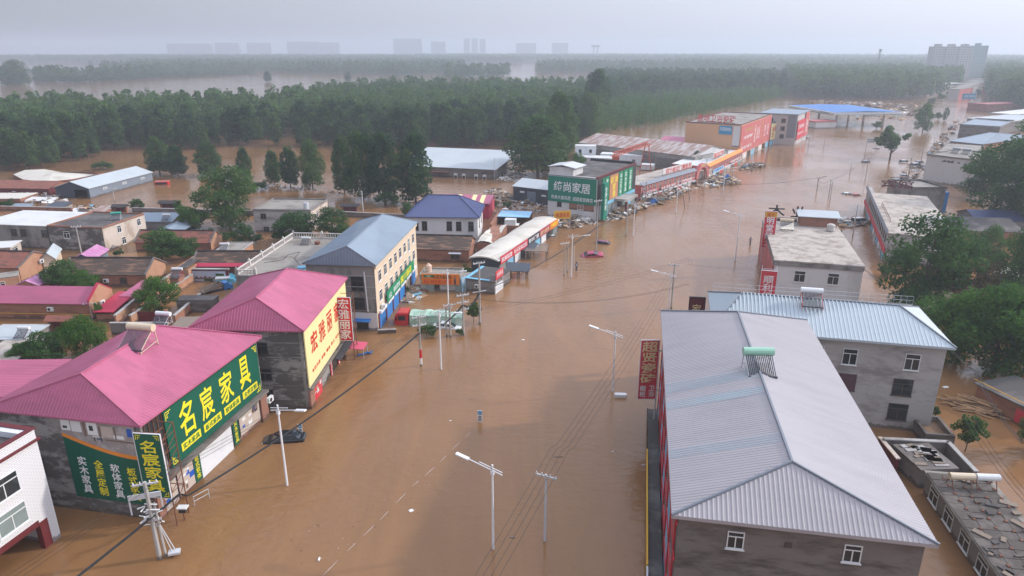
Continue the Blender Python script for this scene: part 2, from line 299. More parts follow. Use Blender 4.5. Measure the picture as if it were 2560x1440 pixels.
class Bld:
    def __init__(s, name, label, a, b, c, z, cat='building', over=0, group=None):
        A, B = (q if isinstance(q, Vector) else P(q[0], q[1], z) for q in (a, b)); d = (B - A); d.z = 0
        s.W = d.length; e = d.normalized(); n = Vector((-e.y, e.x, 0))
        if isinstance(c, (int, float)): s.D = c                                  # depth in metres
        elif len(c) == 3 and not isinstance(c, Vector): s.D = 2 * (P(*c) - A).dot(n)   # a point on the middle ridge
        else: s.D = ((c if isinstance(c, Vector) else P(c[0], c[1], z)) - B).dot(n)
        s.rz = math.atan2(e.y, e.x); s.e, s.n = e, n
        s.W -= 2 * over; s.D -= 2 * over; A = A + e * over + n * over
        s.o = Vector((A.x, A.y, 0)); s.z = z; s.root = thing(name, label, cat, s.o, s.rz, group)
    def loc(s, p): d = p - s.o; return Vector((d.dot(s.e), d.dot(s.n), p.z))
    def px(s, u, v, z): return s.loc(P(u, v, z))
    def world(s, x, y, z): return s.o + s.e * x + s.n * y + Vector((0, 0, z))
    def walls(s, m, z=None, z0=-2.0, rm=None, name='wall'):
        z = s.z if z is None else z; b = MB(); mats = [m, rm or m]; W, D = s.W, s.D
        b.face([(0, 0, z0), (W, 0, z0), (W, 0, z), (0, 0, z)]); b.face([(W, 0, z0), (W, D, z0), (W, D, z), (W, 0, z)], 1)
        b.face([(W, D, z0), (0, D, z0), (0, D, z), (W, D, z)]); b.face([(0, D, z0), (0, 0, z0), (0, 0, z), (0, D, z)]); b.face([(0, 0, z), (W, 0, z), (W, D, z), (0, D, z)])
        return b.build(name, mats, s.root)
    def flat(s, m, zr=None, th=.25, over=.15, par=.0, pm=None, pt=.22):
        zr = s.z if zr is None else zr; W, D = s.W, s.D; MB().box(-over, W + over, -over, D + over, zr, zr + th).build('roof', m, s.root)
        if par:
            b = MB(); o = over; z0, z1 = zr + th, zr + th + par
            b.box(-o, W + o, -o, -o + pt, z0, z1).box(-o, W + o, D + o - pt, D + o, z0, z1).box(-o, -o + pt, -o + pt, D + o - pt, z0, z1).box(W + o - pt, W + o, -o + pt, D + o - pt, z0, z1)
            b.build('parapet', pm or m, s.root)
    def hip(s, m, zr, r1, r2, over=.35, rib=.0, th=.14, ze=None, trim=None, axis='y', names='roof', m2=None):
        ze = s.z if ze is None else ze; W, D, o = s.W, s.D, over; E = [Vector(q) for q in ((-o, -o, ze), (W + o, -o, ze), (W + o, D + o, ze), (-o, D + o, ze))]
        r1 = Vector((r1[0], r1[1], zr)); r2 = Vector((r2[0], r2[1], zr))
        if axis == 'y': polys = [[E[0], E[1], r1], [E[1], E[2], r2, r1], [E[2], E[3], r2], [E[3], E[0], r1, r2]]
        else: polys = [[E[0], E[1], r2, r1], [E[1], E[2], r2], [E[2], E[3], r1, r2], [E[3], E[0], r1]]
        b = MB(); mats = [m] + ([m2] if m2 else [])
        for i, q in enumerate(polys):
            k = 1 if (m2 and i == 3) else 0; b.face(q, k)
            if rib: b.ribs(q, rib, m=k)
        for a, c in zip(E, E[1:] + E[:1]): b.face([(a.x, a.y, ze - th), (c.x, c.y, ze - th), c, a])
        b.face([(p.x, p.y, ze - th) for p in reversed(E)]); o_ = b.build(names, mats, s.root)
        t = MB(); up = Vector((0, 0, .05))
        for a, c in ((E[0], r1), (E[1], r1 if axis == 'y' else r2), (E[2], r2), (E[3], r2 if axis == 'y' else r1), (r1, r2)): t.tube(a + up, c + up, .11, n=4)
        t.build('ridge_cap', trim or m, o_); return o_
    def gable(s, m, zr, axis='x', pos=.5, over=.3, gm='brick', rib=0, th=.12, ze=None, rm=None, cap=None, ends=None):
        ze = s.z if ze is None else ze; W, D, o = s.W, s.D, over; b = MB(); g = MB(); e = over if ends is None else ends
        if axis == 'x':
            y = D * pos; sl = (zr - ze) / (D * pos); z1 = ze - o * sl; z2 = ze - o * (zr - ze) / (D * (1 - pos)) if pos < 1 else zr; yb = D + o
            tops = [[(-e, -o, z1), (W + e, -o, z1), (W + e, y, zr), (-e, y, zr)]]
            if pos < 1: tops.append([(W + e, yb, z2), (-e, yb, z2), (-e, y, zr), (W + e, y, zr)])
            for x, sg in ((0, 0), (W, 1)): g.prism([(0, 0)], 0, 0) if False else g.face([(x, 0, ze - .01), (x, D, ze - .01), (x, y, zr - th)] if sg else [(x, D, ze - .01), (x, 0, ze - .01), (x, y, zr - th)], sg)
            R1, R2 = Vector((-e, y, zr)), Vector((W + e, y, zr))
        else:
            x = W * pos; z1 = ze - o * (zr - ze) / (W * pos); z2 = ze - o * (zr - ze) / (W * (1 - pos)); 
            tops = [[(-o, D + e, z1), (-o, -e, z1), (x, -e, zr), (x, D + e, zr)], [(W + o, -e, z2), (W + o, D + e, z2), (x, D + e, zr), (x, -e, zr)]]
            g.face([(0, 0, ze - .01), (W, 0, ze - .01), (x, 0, zr - th)]); g.face([(W, D, ze - .01), (0, D, ze - .01), (x, D, zr - th)], 1)
            R1, R2 = Vector((x, -e, zr)), Vector((x, D + e, zr))
        for t in tops:
            b.slab(t, th)
            if rib: b.ribs(t, rib)
        r = b.build('roof', m, s.root)
        for i_ in (0, 1):
            q_ = MB(); q_.face([g.v[k] for k in g.f[i_]]); q_.build('gable_wall', (gm, rm or gm)[i_], s.root)
        if cap: MB().tube(R1 + Vector((0, 0, .08)), R2 + Vector((0, 0, .08)), .16, n=5).build('ridge_cap', cap, r)
        return r
    def side(s, side, t, z, out=0):
        W, D = s.W, s.D
        return {'f': ((t, -out, z), 0), 'r': ((W + out, t, z), math.pi / 2), 'l': ((-out, D - t, z), -math.pi / 2), 'b': ((W - t, D + out, z), math.pi)}[side]
    def wside(s, side, t, z, out=0): l, r = s.side(side, t, z, out); return s.world(*l), s.rz + r
    def win(s, side, t, z, w=1.3, h=1.4, st='w'):
        a, g = win_mesh(w, h, st); l, r = s.side(side, t, z, .0); o = inst('window', a, s.root, l, r); inst('pane', g, o); return o
    def part(s, name, side, t, z, w, h, m, y0=-.05, y1=.05):
        l, r = s.side(side, t, z); b = MB(); b.box(0, w, y0, y1, 0, h); return b.build(name, m, s.root, l, r)
def ac_unit(p, rz, label):
    if not AC: 
        t = thing('air_conditioner', label, 'air conditioner', p, rz, 'air conditioners on the walls')
        MB().box(-.45, .45, -.42, -.08, 0, .62).build('casing', 'tank_white', t)
        b = MB(); c = Vector((-.1, -.425, .31)); b.tube(c, c + Vector((0, -.02, 0)), .24, n=14); b.build('fan_grille', 'dark_metal', t)
        MB().box(-.4, -.34, -.42, .05, -.06, 0).box(.34, .4, -.42, .05, -.06, 0).build('bracket', 'galv', t); AC.append(t); return t
    return dup(AC[0], p, rz, label)
AC = []
def sign(name, label, p, rz, w, h, m, texts=(), th=.14, frame=None, cat='sign', posts=0, group=None):
    t = thing(name, label, cat, p, rz, group); MB().box(0, w, -th, 0, 0, h).build('panel', m, t)
    if frame:
        k = .09; b = MB(); y0, y1 = -th - .04, -.002
        b.box(-k, w + k, y0, y1, -k, 0).box(-k, w + k, y0, y1, h, h + k).box(-k, 0, y0, y1, 0, h).box(w, w + k, y0, y1, 0, h); b.build('frame', frame, t)
    if posts:
        b = MB(); b.box(.1, .25, -th * .8, -th * .2, -posts, 0).box(w - .25, w - .1, -th * .8, -th * .2, -posts, 0); b.build('post', 'galv', t)
    for q in texts:
        body, mat, x0, x1, z0, z1 = q[:6]; kw = q[6] if len(q) > 6 else {}
        text(body, mat, t, x0 * w, x1 * w, z0 * h, z1 * h, -th - .005, **kw)
    return t
def solar(p, rz, label, tank='tank_white', frame='galv', sc=1, tilt=40):
    t = thing('solar_heater', label, 'solar heater', p, rz); t.scale = (sc,) * 3
    MB().tube((-.95, .35, 1.35), (.95, .35, 1.35), .27, n=14).build('tank', tank, t, smooth=False)
    b = MB()
    for i in range(15): x = -.8 + i * .114; b.tube((x, .2, 1.2), (x, -1.05, .28), .032, n=5)
    b.box(-.88, .88, -1.12, -1.0, .2, .3); b.build('collector', 'tube_dark', t)
    f = MB()
    for x in (-.85, .85):
        f.tube((x, .5, 1.2), (x, .65, 0), .035, n=4).tube((x, .2, 1.15), (x, -1.1, .2), .03, n=4).tube((x, -1.05, .25), (x, -1.1, 0), .03, n=4).tube((x, .6, .3), (x, -1.08, .1), .025, n=4)
    f.tube((-.85, .6, .4), (.85, .6, .4), .025, n=4).tube((-.85, .6, .4), (.85, .55, 1.0), .02, n=4); f.build('stand', frame, t); return t
# ================================================================ THE SETTING
def water_mat():
    m = bpy.data.materials.new('flood_water'); m.use_nodes = True; t = m.node_tree; L = t.links; b = t.nodes['Principled BSDF']; M['flood_water'] = m; N = lambda k: t.nodes.new('ShaderNode' + k)
    tc = N('TexCoord'); n1 = N('TexNoise'); n1.inputs['Scale'].default_value = .03; n1.inputs['Roughness'].default_value = .7; n1.inputs['Detail'].default_value = 5; L.new(tc.outputs['Object'], n1.inputs[0])
    mx = N('Mix'); mx.data_type = 'RGBA'; L.new(n1.outputs[0], mx.inputs[0]); mx.inputs[6].default_value = (.205, .097, .037, 1); mx.inputs[7].default_value = (.325, .174, .078, 1)
    ms = N('Mapping'); L.new(tc.outputs['Object'], ms.inputs[0]); ms.inputs['Rotation'].default_value = (0, 0, R(28)); ms.inputs['Scale'].default_value = (.16, .022, 1)      # silt streaks along the current
    ns = N('TexNoise'); ns.inputs['Scale'].default_value = 1; ns.inputs['Detail'].default_value = 7; ns.inputs['Roughness'].default_value = .65; ns.inputs['Distortion'].default_value = .8; L.new(ms.outputs[0], ns.inputs[0])
    nm = N('MapRange'); nm.inputs[1].default_value = .4; nm.inputs[2].default_value = .68; nm.inputs[3].default_value = 0; nm.inputs[4].default_value = .55; L.new(ns.outputs[0], nm.inputs[0])
    mz = N('Mix'); mz.data_type = 'RGBA'; L.new(nm.outputs[0], mz.inputs[0]); L.new(mx.outputs[2], mz.inputs[6]); mz.inputs[7].default_value = (.185, .1, .05, 1); L.new(mz.outputs[2], b.inputs['Base Color']); b.inputs['Roughness'].default_value = .06; b.inputs['IOR'].default_value = 1.33; b.inputs['Specular IOR Level'].default_value = .5
    mp = N('Mapping'); L.new(tc.outputs['Object'], mp.inputs[0]); mp.inputs['Scale'].default_value = (1, 1.6, 1); mp.inputs['Rotation'].default_value = (0, 0, .4)
    n2 = N('TexNoise'); n2.inputs['Scale'].default_value = .75; n2.inputs['Detail'].default_value = 6; n2.inputs['Roughness'].default_value = .55; n2.inputs['Distortion'].default_value = .6; L.new(mp.outputs[0], n2.inputs[0])
    n3 = N('TexNoise'); n3.inputs['Scale'].default_value = .045; n3.inputs['Detail'].default_value = 3; L.new(tc.outputs['Object'], n3.inputs[0])
    rp = N('MapRange'); rp.inputs[1].default_value = .4; rp.inputs[2].default_value = .65; rp.inputs[3].default_value = .25; rp.inputs[4].default_value = 1; L.new(n3.outputs[0], rp.inputs[0])
    mu = N('Math'); mu.operation = 'MULTIPLY'; L.new(n2.outputs[0], mu.inputs[0]); L.new(rp.outputs[0], mu.inputs[1])
    bp = N('Bump'); bp.inputs['Strength'].default_value = 1; bp.inputs['Distance'].default_value = .15; L.new(mu.outputs[0], bp.inputs['Height']); L.new(bp.outputs[0], b.inputs['Normal'])
water_mat()
mk('field', (.07, .095, .045), .95, .3, .01, stain=(.14, .11, .07), sa=.7, ss=.012)
tag(MB().face([(-4200, -260, 0), (4200, -260, 0), (4200, 6600, 0), (-4200, 6600, 0)]).build('flood_water', 'flood_water'), kind='structure')
tag(MB().face([(-4200, -260, -3), (4200, -260, -3), (4200, 6600, -3), (-4200, 6600, -3)]).build('ground', 'mud'), kind='structure')
# ================================================================ LEFT SIDE, NEAR
BL = {}
# --- white tiled house at the bottom left corner (its street wall faces right)
c0 = Vector((-39.1, 49.9, 0)); e = Vector((math.cos(R(-13)), math.sin(R(-13)), 0)); n = Vector((-e.y, e.x, 0))
B = Bld('tiled_house', 'white tiled three storey house with a red pillared garage bay, cut by the left edge', c0 - e * 11 - n * 15, c0 - n * 15, c0, 10.6)
w = MB(); W, D = B.W, B.D
w.box(0, W, 0, 1.2, -2, 10.6).box(0, W, D - .9, D, -2, 10.6).box(0, .4, 1.2, D - .9, -2, 10.6).box(.4, W, 1.2, D - .9, 2.6, 10.0).box(W - .3, W, 1.2, D - .9, 10.0, 10.6)
for y in (5.6,): w.box(W - .8, W, y, y + .8, -2, 2.6)
w.build('wall', 'white_tile_wall', B.root)
MB().box(.4, W - .3, 1.2, D - .9, 10.02, 10.1).build('roof', 'dark_flat_roof', B.root)
b = MB(); b.box(-.1, W + .22, -.1, D + .22, 9.6, 9.76); b.box(W - .45, W + .1, D - .3, D + .15, 10.62, 10.69).box(W - .45, W + .1, 0, D - .3, 10.62, 10.69).box(0, W - .45, D - .35, D + .15, 10.62, 10.69); b.build('cornice', 'maroon', B.root)
b = MB(); b.box(W - .5, W + .05, D - 1.6, D - .85, -2, 2.6).box(W - .5, W + .04, 1.1, D - 1.6, 2.35, 2.9).box(W - .5, W + .05, 5.5, 6.5, -2, 2.35).box(W - .5, W + .05, 1.0, 1.5, -2, 2.35); b.build('garage_frame', 'maroon', B.root)
for tt in (4.3, 8.7, 11.2)[:2]:
    for z, st in ((6.4, 'w'), (3.5, 'p')): B.win('r', tt + 1.4, z, 2.6, 1.9, st)
B.win('r', 1.6, 6.4, 2.2, 1.9); B.win('r', 1.6, 3.5, 2.2, 1.9, 'p')
# --- near pink roofed furniture store
B = Bld('furniture_store', 'grey concrete store under the nearest pink metal hip roof, green billboard on its street side', Vector((-46.4, 54.9, 0)), Vector((-31.75, 52.1, 0)), Vector((-28.9, 70.6, 0)), 9.9); BL['near'] = B
B.walls('concrete_bare'); r1 = B.px(203, 935, 12.9); r2 = B.px(395, 815, 12.9); B.hip('pink', 12.9, (r1.x, r1.y), (r2.x, r2.y), .5, .33, trim='pink')
for t, z, ww in ((3.0, 7.1, 1.1), (3.2, 3.9, 1.1)): B.win('f', t, z, ww, 1.3, 'd')
MB().box(B.W + .002, B.W + .32, 0, .9, -2, 3.1).build('brick_pillar', 'brick_red', B.root); MB().box(B.W + .002, B.W + .32, B.D - 1.1, B.D + .25, -2, 3.3).build('brick_pillar', 'brick_red', B.root)
MB().box(B.W + .002, B.W + .75, .1, B.D + .1, 3.32, 3.6).build('canopy_ledge', 'concrete_dim', B.root)
MB().box(B.W + .002, B.W + .05, .95, B.D - 1.2, -1.5, .5).build('plinth', 'brick_red', B.root)
B.part('shop_window', 'r', 14.0, .55, 3.4, 2.3, 'frame_dark'); B.part('shutter', 'r', 6.6, -.6, 5.4, 3.6, 'white_metal', -.1); 
B.part('balcony_shade_panel', 'r', .3, 5.2, 2.2, 4.2, 'dark_metal', -.04); b = MB(); [b.box(B.W + .05, B.W + .12, .3 + i * .55, .36 + i * .55, 3.7, 9.4) for i in range(5)]; b.box(B.W + .05, B.W + .12, .3, 2.6, 6.4, 6.5); b.box(B.W + .05, B.W + .12, .3, 2.6, 8.0, 8.1); b.build('balcony_grille', 'rust', B.root)  # flat dark panel stands in for the shade inside the open balcony
l, rz = B.wside('r', 2.6, 3.75, .12)
T1 = sign('billboard', 'huge green billboard with big yellow brush characters under the nearest pink roof', l, rz, 15.6, 5.75, 'sign_green', [
    ('名', 'ink_yellow', .12, .255, .33, .93, dict(bold=.045)), ('宸', 'ink_yellow', .325, .455, .33, .9, dict(bold=.045)), ('家', 'ink_yellow', .53, .675, .33, .91, dict(bold=.045)), ('具', 'ink_yellow', .755, .885, .33, .93, dict(bold=.045))])
for i, s_ in enumerate(('实木家具', '板式家具', '软体家具', '全屋定制')):
    x0 = 1.6 + i * 3.45; MB().box(x0, x0 + 2.9, -.165, -.142, .72, 1.55).build('caption_plate', 'ink_yellow', T1); text(s_, 'ink_green', T1, x0 + .22, x0 + 2.68, .84, 1.43, -.17, .03)
def fret(T, w, h, k, y, m='ink_yellow'):      # fret ornaments in the four corners
    b = MB()
    for sx in (0, 1):
        for sz in (0, 1):
            for (a0, a1, c0_, c1) in ((.3, 1.6, .3, .42), (.3, .42, .3, 1.6), (.7, 1.2, .65, .77), (.65, .77, .7, 1.3), (1.08, 1.2, .3, .77), (.3, .9, 1.2, 1.3)):
                a0_, a1_, d0, d1 = a0 * k, a1 * k, c0_ * k, c1 * k
                x0, x1 = (a0_, a1_) if not sx else (w - a1_, w - a0_); z0, z1 = (d0, d1) if not sz else (h - d1, h - d0); b.box(x0, x1, y - .012, y, z0, z1)
    b.build('corner_ornament', m, T)
fret(T1, 15.6, 5.75, .62, -.142)
# banner on the wall that faces the camera: showroom picture over a green field
l, rz = B.wside('f', 7.0, 1.55, .05); bw, bh = 7.4, 8.0
T2 = thing('wall_banner', 'green wall banner with a showroom picture and four columns of characters, facing the camera', 'banner', l, rz)
arc = [(bw * i / 16, bh * (.78 - .2 * math.sin(math.pi * .5 * i / 16) )) for i in range(17)]
b = MB(); 
for (x0, z0), (x1, z1) in zip(arc, arc[1:]):
    b.face([(x0, -.05, 0), (x1, -.05, 0), (x1, -.05, z1), (x0, -.05, z0)]); b.face([(x0, -.05, z0), (x1, -.05, z1), (x1, -.05, z1 + .38), (x0, -.05, z0 + .38)], 1); b.face([(x0, -.05, z0 + .38), (x1, -.05, z1 + .38), (x1, -.05, bh), (x0, -.05, bh)], 2)
b.box(0, bw, -.046, 0, 0, bh); mk('showroom_print', (.3, .265, .25), .6, .3, .8, stain=(.5, .46, .44), sa=.7, ss=.5); b.build('panel', ['sign_green', 'ink_orange', 'showroom_print'], T2)
b = MB(); y0, y1 = -.06, -.052
for x0, x1, z0, z1, k in ((.1, 1.0, 6.9, 7.9, 0), (1.1, 2.1, 6.85, 7.9, 0), (.25, .7, 7.1, 7.35, 1), (2.3, 2.55, 6.5, 7.9, 2), (2.7, 3.7, 6.7, 7.9, 0), (2.9, 3.3, 7.1, 7.6, 1), (3.8, 4.0, 6.4, 7.6, 2), (4.1, 5.2, 6.6, 7.7, 3), (5.35, 5.5, 6.5, 7.7, 2), (5.2, 6.2, 6.55, 6.9, 0), (3.1, 4.1, 6.5, 6.6, 0), (3.2, 3.3, 6.1, 6.5, 1), (3.9, 4.0, 6.1, 6.5, 1), (3.5, 3.9, 6.25, 6.5, 4), (6.6, 7.1, 6.9, 7.7, 5), (4.3, 7.3, 6.25, 6.4, 2)): b.box(x0, x1, y0 - .001 * k, y1, z0, z1, k)
mk('print_brown', (.2, .13, .1)); mk('print_beige', (.5, .42, .36)); mk('print_slate', (.12, .15, .2)); b.build('picture', ['foam', 'glass', 'print_brown', 'print_beige', 'print_slate', 'ink_blue'], T2)
for i, (s_, c_) in enumerate((('实木家具', 'ink_white'), ('全屋定制', 'ink_yellow'), ('软体家具', 'ink_white'), ('板式家具', 'ink_yellow'))):
    x0 = .95 + i * 1.62; text('\n'.join(s_), c_, T2, x0, x0 + .92, .55 - .06 * i, 4.35 - .2 * i, -.055, .035)
# vertical sign on its steel frame in front of the corner
def vsign(name, label, p, rz, w, h, base, chars, m, ink, extra=None, back=True, post='rust', mar=.16, depth=1.5, top=.05, keepz=None):
    t = thing(name, label, 'sign', Vector((p.x, p.y, 0)), rz); b = MB(); b.box(0, w, -.1, 0, base, base + h); b.build('panel', m, t)
    b = MB(); k = .05; b.box(-k, 0, -.12, 0, base - k, base + h + k).box(w, w + k, -.12, 0, base - k, base + h + k).box(0, w, -.12, 0, base + h, base + h + k).box(0, w, -.12, 0, base - k, base); b.build('frame', 'white_metal', t)
    z0, z1 = keepz or (.04, .96); text('\n'.join(chars), ink, t, w * mar, w * (1 - mar), base + h * z0, base + h * z1, -.105, .05)
    if post:
        b = MB()
        for x in (.05, w - .05):
            for y in (.12, depth): b.tube((x, y, -2), (x, y, base + h), .06, n=5)
            zz = max(base - 1, .5)
            while zz < base + h: b.tube((x, .12, zz), (x, depth, zz + .9), .03, n=4).tube((x, .12, zz), (x, depth, zz), .03, n=4); zz += 1.3
        for zz in (base, base + h): b.tube((.05, depth, zz), (w - .05, depth, zz), .04, n=4).tube((.05, .12, zz), (w - .05, .12, zz), .04, n=4)
        b.build('scaffold', post, t)
    return t
p = P(432, 1220, 2.0); T3 = vsign('vertical_sign', 'tall green sign with yellow characters on a rusty frame beside the nearest pink roof', Vector((-32.0, 51.5, 0)), R(-6), 2.35, 6.3, 3.0, '名宸家具', 'sign_green', 'ink_yellow', keepz=(.1, .9), depth=2.0)
fret(T3, 2.35, 8.25, .3, -.105) if False else None
b = MB()
for sx in (0, 1):
    for sz in (0, 1):
        for a0, a1, d0, d1 in ((.12, .6, .12, .18), (.12, .18, .12, .6), (.3, .5, .3, .36), (.3, .36, .3, .55)):
            x0, x1 = (a0, a1) if not sx else (2.35 - a1, 2.35 - a0); z0, z1 = (3 + d0, 3 + d1) if not sz else (9.3 - d1, 9.3 - d0); b.box(x0, x1, -.115, -.104, z0, z1)
b.build('corner_ornament', 'ink_yellow', T3)
# ground floor signs of the near store
for t_, ww, z_, hh, lab, m_, tx in ((.95, 1.9, .1, 2.6, 'blue and white tile poster at the near end of the store front', 'print_slate', ()), (3.0, 2.4, .3, 2.7, 'showroom poster with dark cupboards on the store front', 'maroon', ()), (5.45, 1.05, .2, 3.0, 'narrow green board with four stacked yellow characters left of the white shutter', 'sign_green', (('板\n式\n软\n体', 'ink_yellow', .22, .78, .08, .92, {}),)),
        (12.15, 1.05, .2, 3.0, 'narrow green board with stacked yellow characters right of the white shutter', 'sign_green', (('实\n木\n家\n具', 'ink_yellow', .22, .78, .08, .92, {}),)), (13.4, 4.0, .6, 2.5, 'poster of a living room at the far end of the store front', 'showroom_print', ())):
    l, rz = B.wside('r', t_, z_, .12); T = sign('shop_board', lab, l, rz, ww, hh, m_, tx, th=.06)
    if not tx:
        b = MB(); rr = random.Random(int(t_ * 10)); b.box(.05, ww - .05, -.0625, -.0605, .05, hh - .05, 3)
        for i in range(9):
            x = rr.uniform(.1, ww - .7); z = rr.uniform(.15, hh - .7); b.box(x, x + rr.uniform(.3, .7), -.068 - .001 * i, -.061, z, z + rr.uniform(.15, .6), i % 4)
        b.build('picture', ['foam', 'print_brown', 'ink_blue', 'print_beige'], T)
        if t_ > 13: MB().box(.1, ww - .1, -.085, -.061, hh - .35, hh - .1).build('header', 'sign_green', T)
l, rz = B.wside('r', 17.4, 2.3, .35); ac_unit(l + Vector((1.1, -.4, .7)), rz, 'air conditioner sticking out past the far end of the big green billboard')
# annex with pink roof behind, at the left frame edge
B2_ = Bld('annex', 'low wing with a seamed pink roof at the left edge behind the nearest store', (-150, 992), (10, 990), (150, 905), 9.2)
B2_.walls('concrete_bare'); r = MB(); o = .2; r.slab([(-o, -o, 9.2), (B2_.W + 2, -o, 9.2), (B2_.W + 2, B2_.D + o, 9.45), (-o, B2_.D + o, 9.45)], .12); r.ribs([(B2_.W + 2, -o, 9.2), (B2_.W + 2, B2_.D + o, 9.45), (-o, B2_.D + o, 9.45), (-o, -o, 9.2)], .33); r.build('roof', 'pink', B2_.root)
# --- second pink roofed store
B = Bld('furniture_store', 'grey concrete store under the second pink hip roof, cream billboard on its street side', Vector((-36.4, 72.75, 0)), Vector((-23.75, 72.35, 0)), Vector((-23.15, 90.7, 0)), 10.1); BL['second'] = B
B.walls('concrete_bare'); r1 = B.px(640, 745, 13.2); r2 = B.px(718, 672, 13.2); B.hip('pink', 13.2, (r1.x, r1.y), (r2.x, r2.y), .45, .33, trim='pink')
b = MB()
for z in (8.4, 6.6, 4.6, 3.0, 1.2): b.box(0, B.W, -.05, .01, z, z + .1)
b.box(B.W - .35, B.W - .1, -.06, .01, -2, 10); b.box(6.5, 6.58, -.1, .0, -2, 9); b.build('wall_band', 'concrete', B.root)
for z, t, st in ((7.0, 7.0, 'd'), (3.7, 7.1, 'd'), (1.0, 7.0, 'd')): B.win('f', t, z, 1.6, 1.5, st)
MB().box(B.W + .002, B.W + .3, 0, 1.5, -2, 2.4).build('brick_pillar', 'brick_red', B.root)
MB().box(B.W + .002, B.W + .6, .1, B.D - .2, 2.42, 2.6).build('canopy_ledge', 'concrete_dim', B.root)
MB().slab([(B.W + .1, 9.5, 2.35), (B.W + 1.3, 9.5, 1.9), (B.W + 1.3, 17, 1.9), (B.W + .1, 17, 2.35)], .1).build('awning', 'dark_metal', B.root)
l, rz = B.wside('r', .15, 2.7, .1)
T1 = sign('billboard', 'cream billboard with four big red characters under the second pink roof', l, rz, 17.9, 7.1, 'sign_cream', [
    ('宏', 'ink_red', .1, .24, .47, .83, dict(bold=.07)), ('雅', 'ink_red', .28, .42, .47, .83, dict(bold=.03)), ('丽', 'ink_red', .47, .59, .47, .83, dict(bold=.04)), ('家', 'ink_red', .65, .78, .47, .83, dict(bold=.07)), ('布艺沙发  床垫  餐桌  茶几  实木家具  软床', 'ink_red', .08, .93, .17, .235, dict(bold=.03))])
for t_, ww, lab, m_, tx in ((1.6, 3.2, 'red and white poster at the near end of the cream billboard building', 'sign_red_faded', ()), (8.7, .8, 'narrow red couplet board left of the dark shop door', 'sign_red', (('欢\n迎\n光\n临', 'ink_white', .2, .8, .1, .9, {}),)), (12.2, .8, 'narrow red couplet board right of the dark shop door', 'sign_red', (('全\n屋\n定\n制', 'ink_white', .2, .8, .1, .9, {}),)), (15.4, 3.4, 'pale poster with a bed at the far end of the cream billboard building', 'showroom_print', ())):
    l, rz = B.wside('r', t_, -.3, .1); T = sign('shop_board', lab, l, rz, ww, 2.4, m_, tx, th=.06)
    if not tx:
        b = MB(); rr = random.Random(int(t_ * 7)); 
        for i in range(9): x = rr.uniform(.1, ww - .8); z = rr.uniform(.15, 1.6); b.box(x, x + rr.uniform(.3, .8), -.068 - .001 * i, -.061, z, z + rr.uniform(.15, .6), i % 4)
        b.build('picture', ['foam', 'print_brown', 'sign_red', 'print_beige'], T)
B.part('shop_door', 'r', 9.7, -1.5, 2.3, 3.5, 'glass')
T = vsign('vertical_sign', 'tall red sign with four white characters on a tall frame beside the cream billboard', Vector((-23.3, 86.2, 0)), R(-4), 1.95, 6.1, 2.9, '宏雅丽家', 'sign_red', 'ink_white', post='rust', depth=1.6, keepz=(.03, .97), mar=.1)
# --- hotel: cream facade, slate blue hip roof
B = Bld('hotel', 'three storey hotel with slate blue hip roof, cream facade and blue ground floor shutters', Vector((-30.2, 97.2, 0)), Vector((-20.0, 96.2, 0)), Vector((-17.4, 122.2, 0)), 10.4); BL['hotel'] = B
B.walls('concrete', rm='plaster_cream'); r1 = B.px(867, 616, 13.1); r2 = B.px(957, 536, 13.1); B.hip('slate_blue', 13.1, (r1.x, r1.y), (r2.x, r2.y), .4, .45)
MB().box(B.W + .002, B.W + .25, -.05, B.D + .05, 9.75, 10.2).build('eave_band', 'plaster_cream', B.root)
for z in (7.2, 4.1):
    for i in range(8):
        if (z, i) in ((7.2, 6), (4.1, 6)): B.win('r', 1.6 + i * 3.05, z - .6, 1.3, 2.3, 'p')
        else: B.win('r', 1.6 + i * 3.05, z, 1.5, 1.7, 'w')
b = MB()
for z in (8.6, 6.9, 5.2, 3.2): b.box(0, B.W, -.05, .01, z, z + .09)
b.build('wall_band', 'concrete_mid', B.root)
MB().box(0, B.W, -.012, 0.0, -2, 2.9).build('whitewash', 'plaster_white', B.root)
for z, h in ((6.3, 2.2), (3.4, 1.9)): B.win('f', 6.6, z, 1.9, h, 'd')
MB().tube((8.9, -.1, 3.1), (8.7, -.1, 9.3), .1).build('drainpipe', 'lamp_white', B.root)
B.win('f', 7.0, .3, 1.8, 1.3, 'd'); MB().slab([(6.7, -.8, 1.75), (9.2, -.8, 1.75), (9.2, 0, 1.95), (6.7, 0, 1.95)], .1).build('awning', 'blue_canopy', B.root)
for i in range(6):
    if i != 4: B.part('shutter', 'r', .9 + i * 4.0, -1.5, 3.3, 3.9, 'blue_door'); 
    B.part('pilaster', 'r', .3 + i * 4.0, -1.5, .5, 4.1, 'maroon', -.12); B.part('shutter_box', 'r', .9 + i * 4.0, 2.45, 3.2, .45, 'white_metal', -.4)
l, rz = B.wside('r', 4.2, 3.0, .35)
sign('hotel_sign', 'long green hotel sign with white and yellow characters across the cream facade', l, rz, 17.6, 1.7, 'sign_green_bright', [('山', 'ink_white', .05, .13, .2, .75, {}), ('张氏客房', 'ink_white', .2, .42, .25, .75, dict(bold=.04)), ('宾川酒店', 'ink_yellow', .45, .88, .15, .88, dict(bold=.05))])
l, rz = B.wside('r', 2.0, 3.0, .1); ac_unit(l, rz, 'air conditioner at the near end of the long green hotel sign')
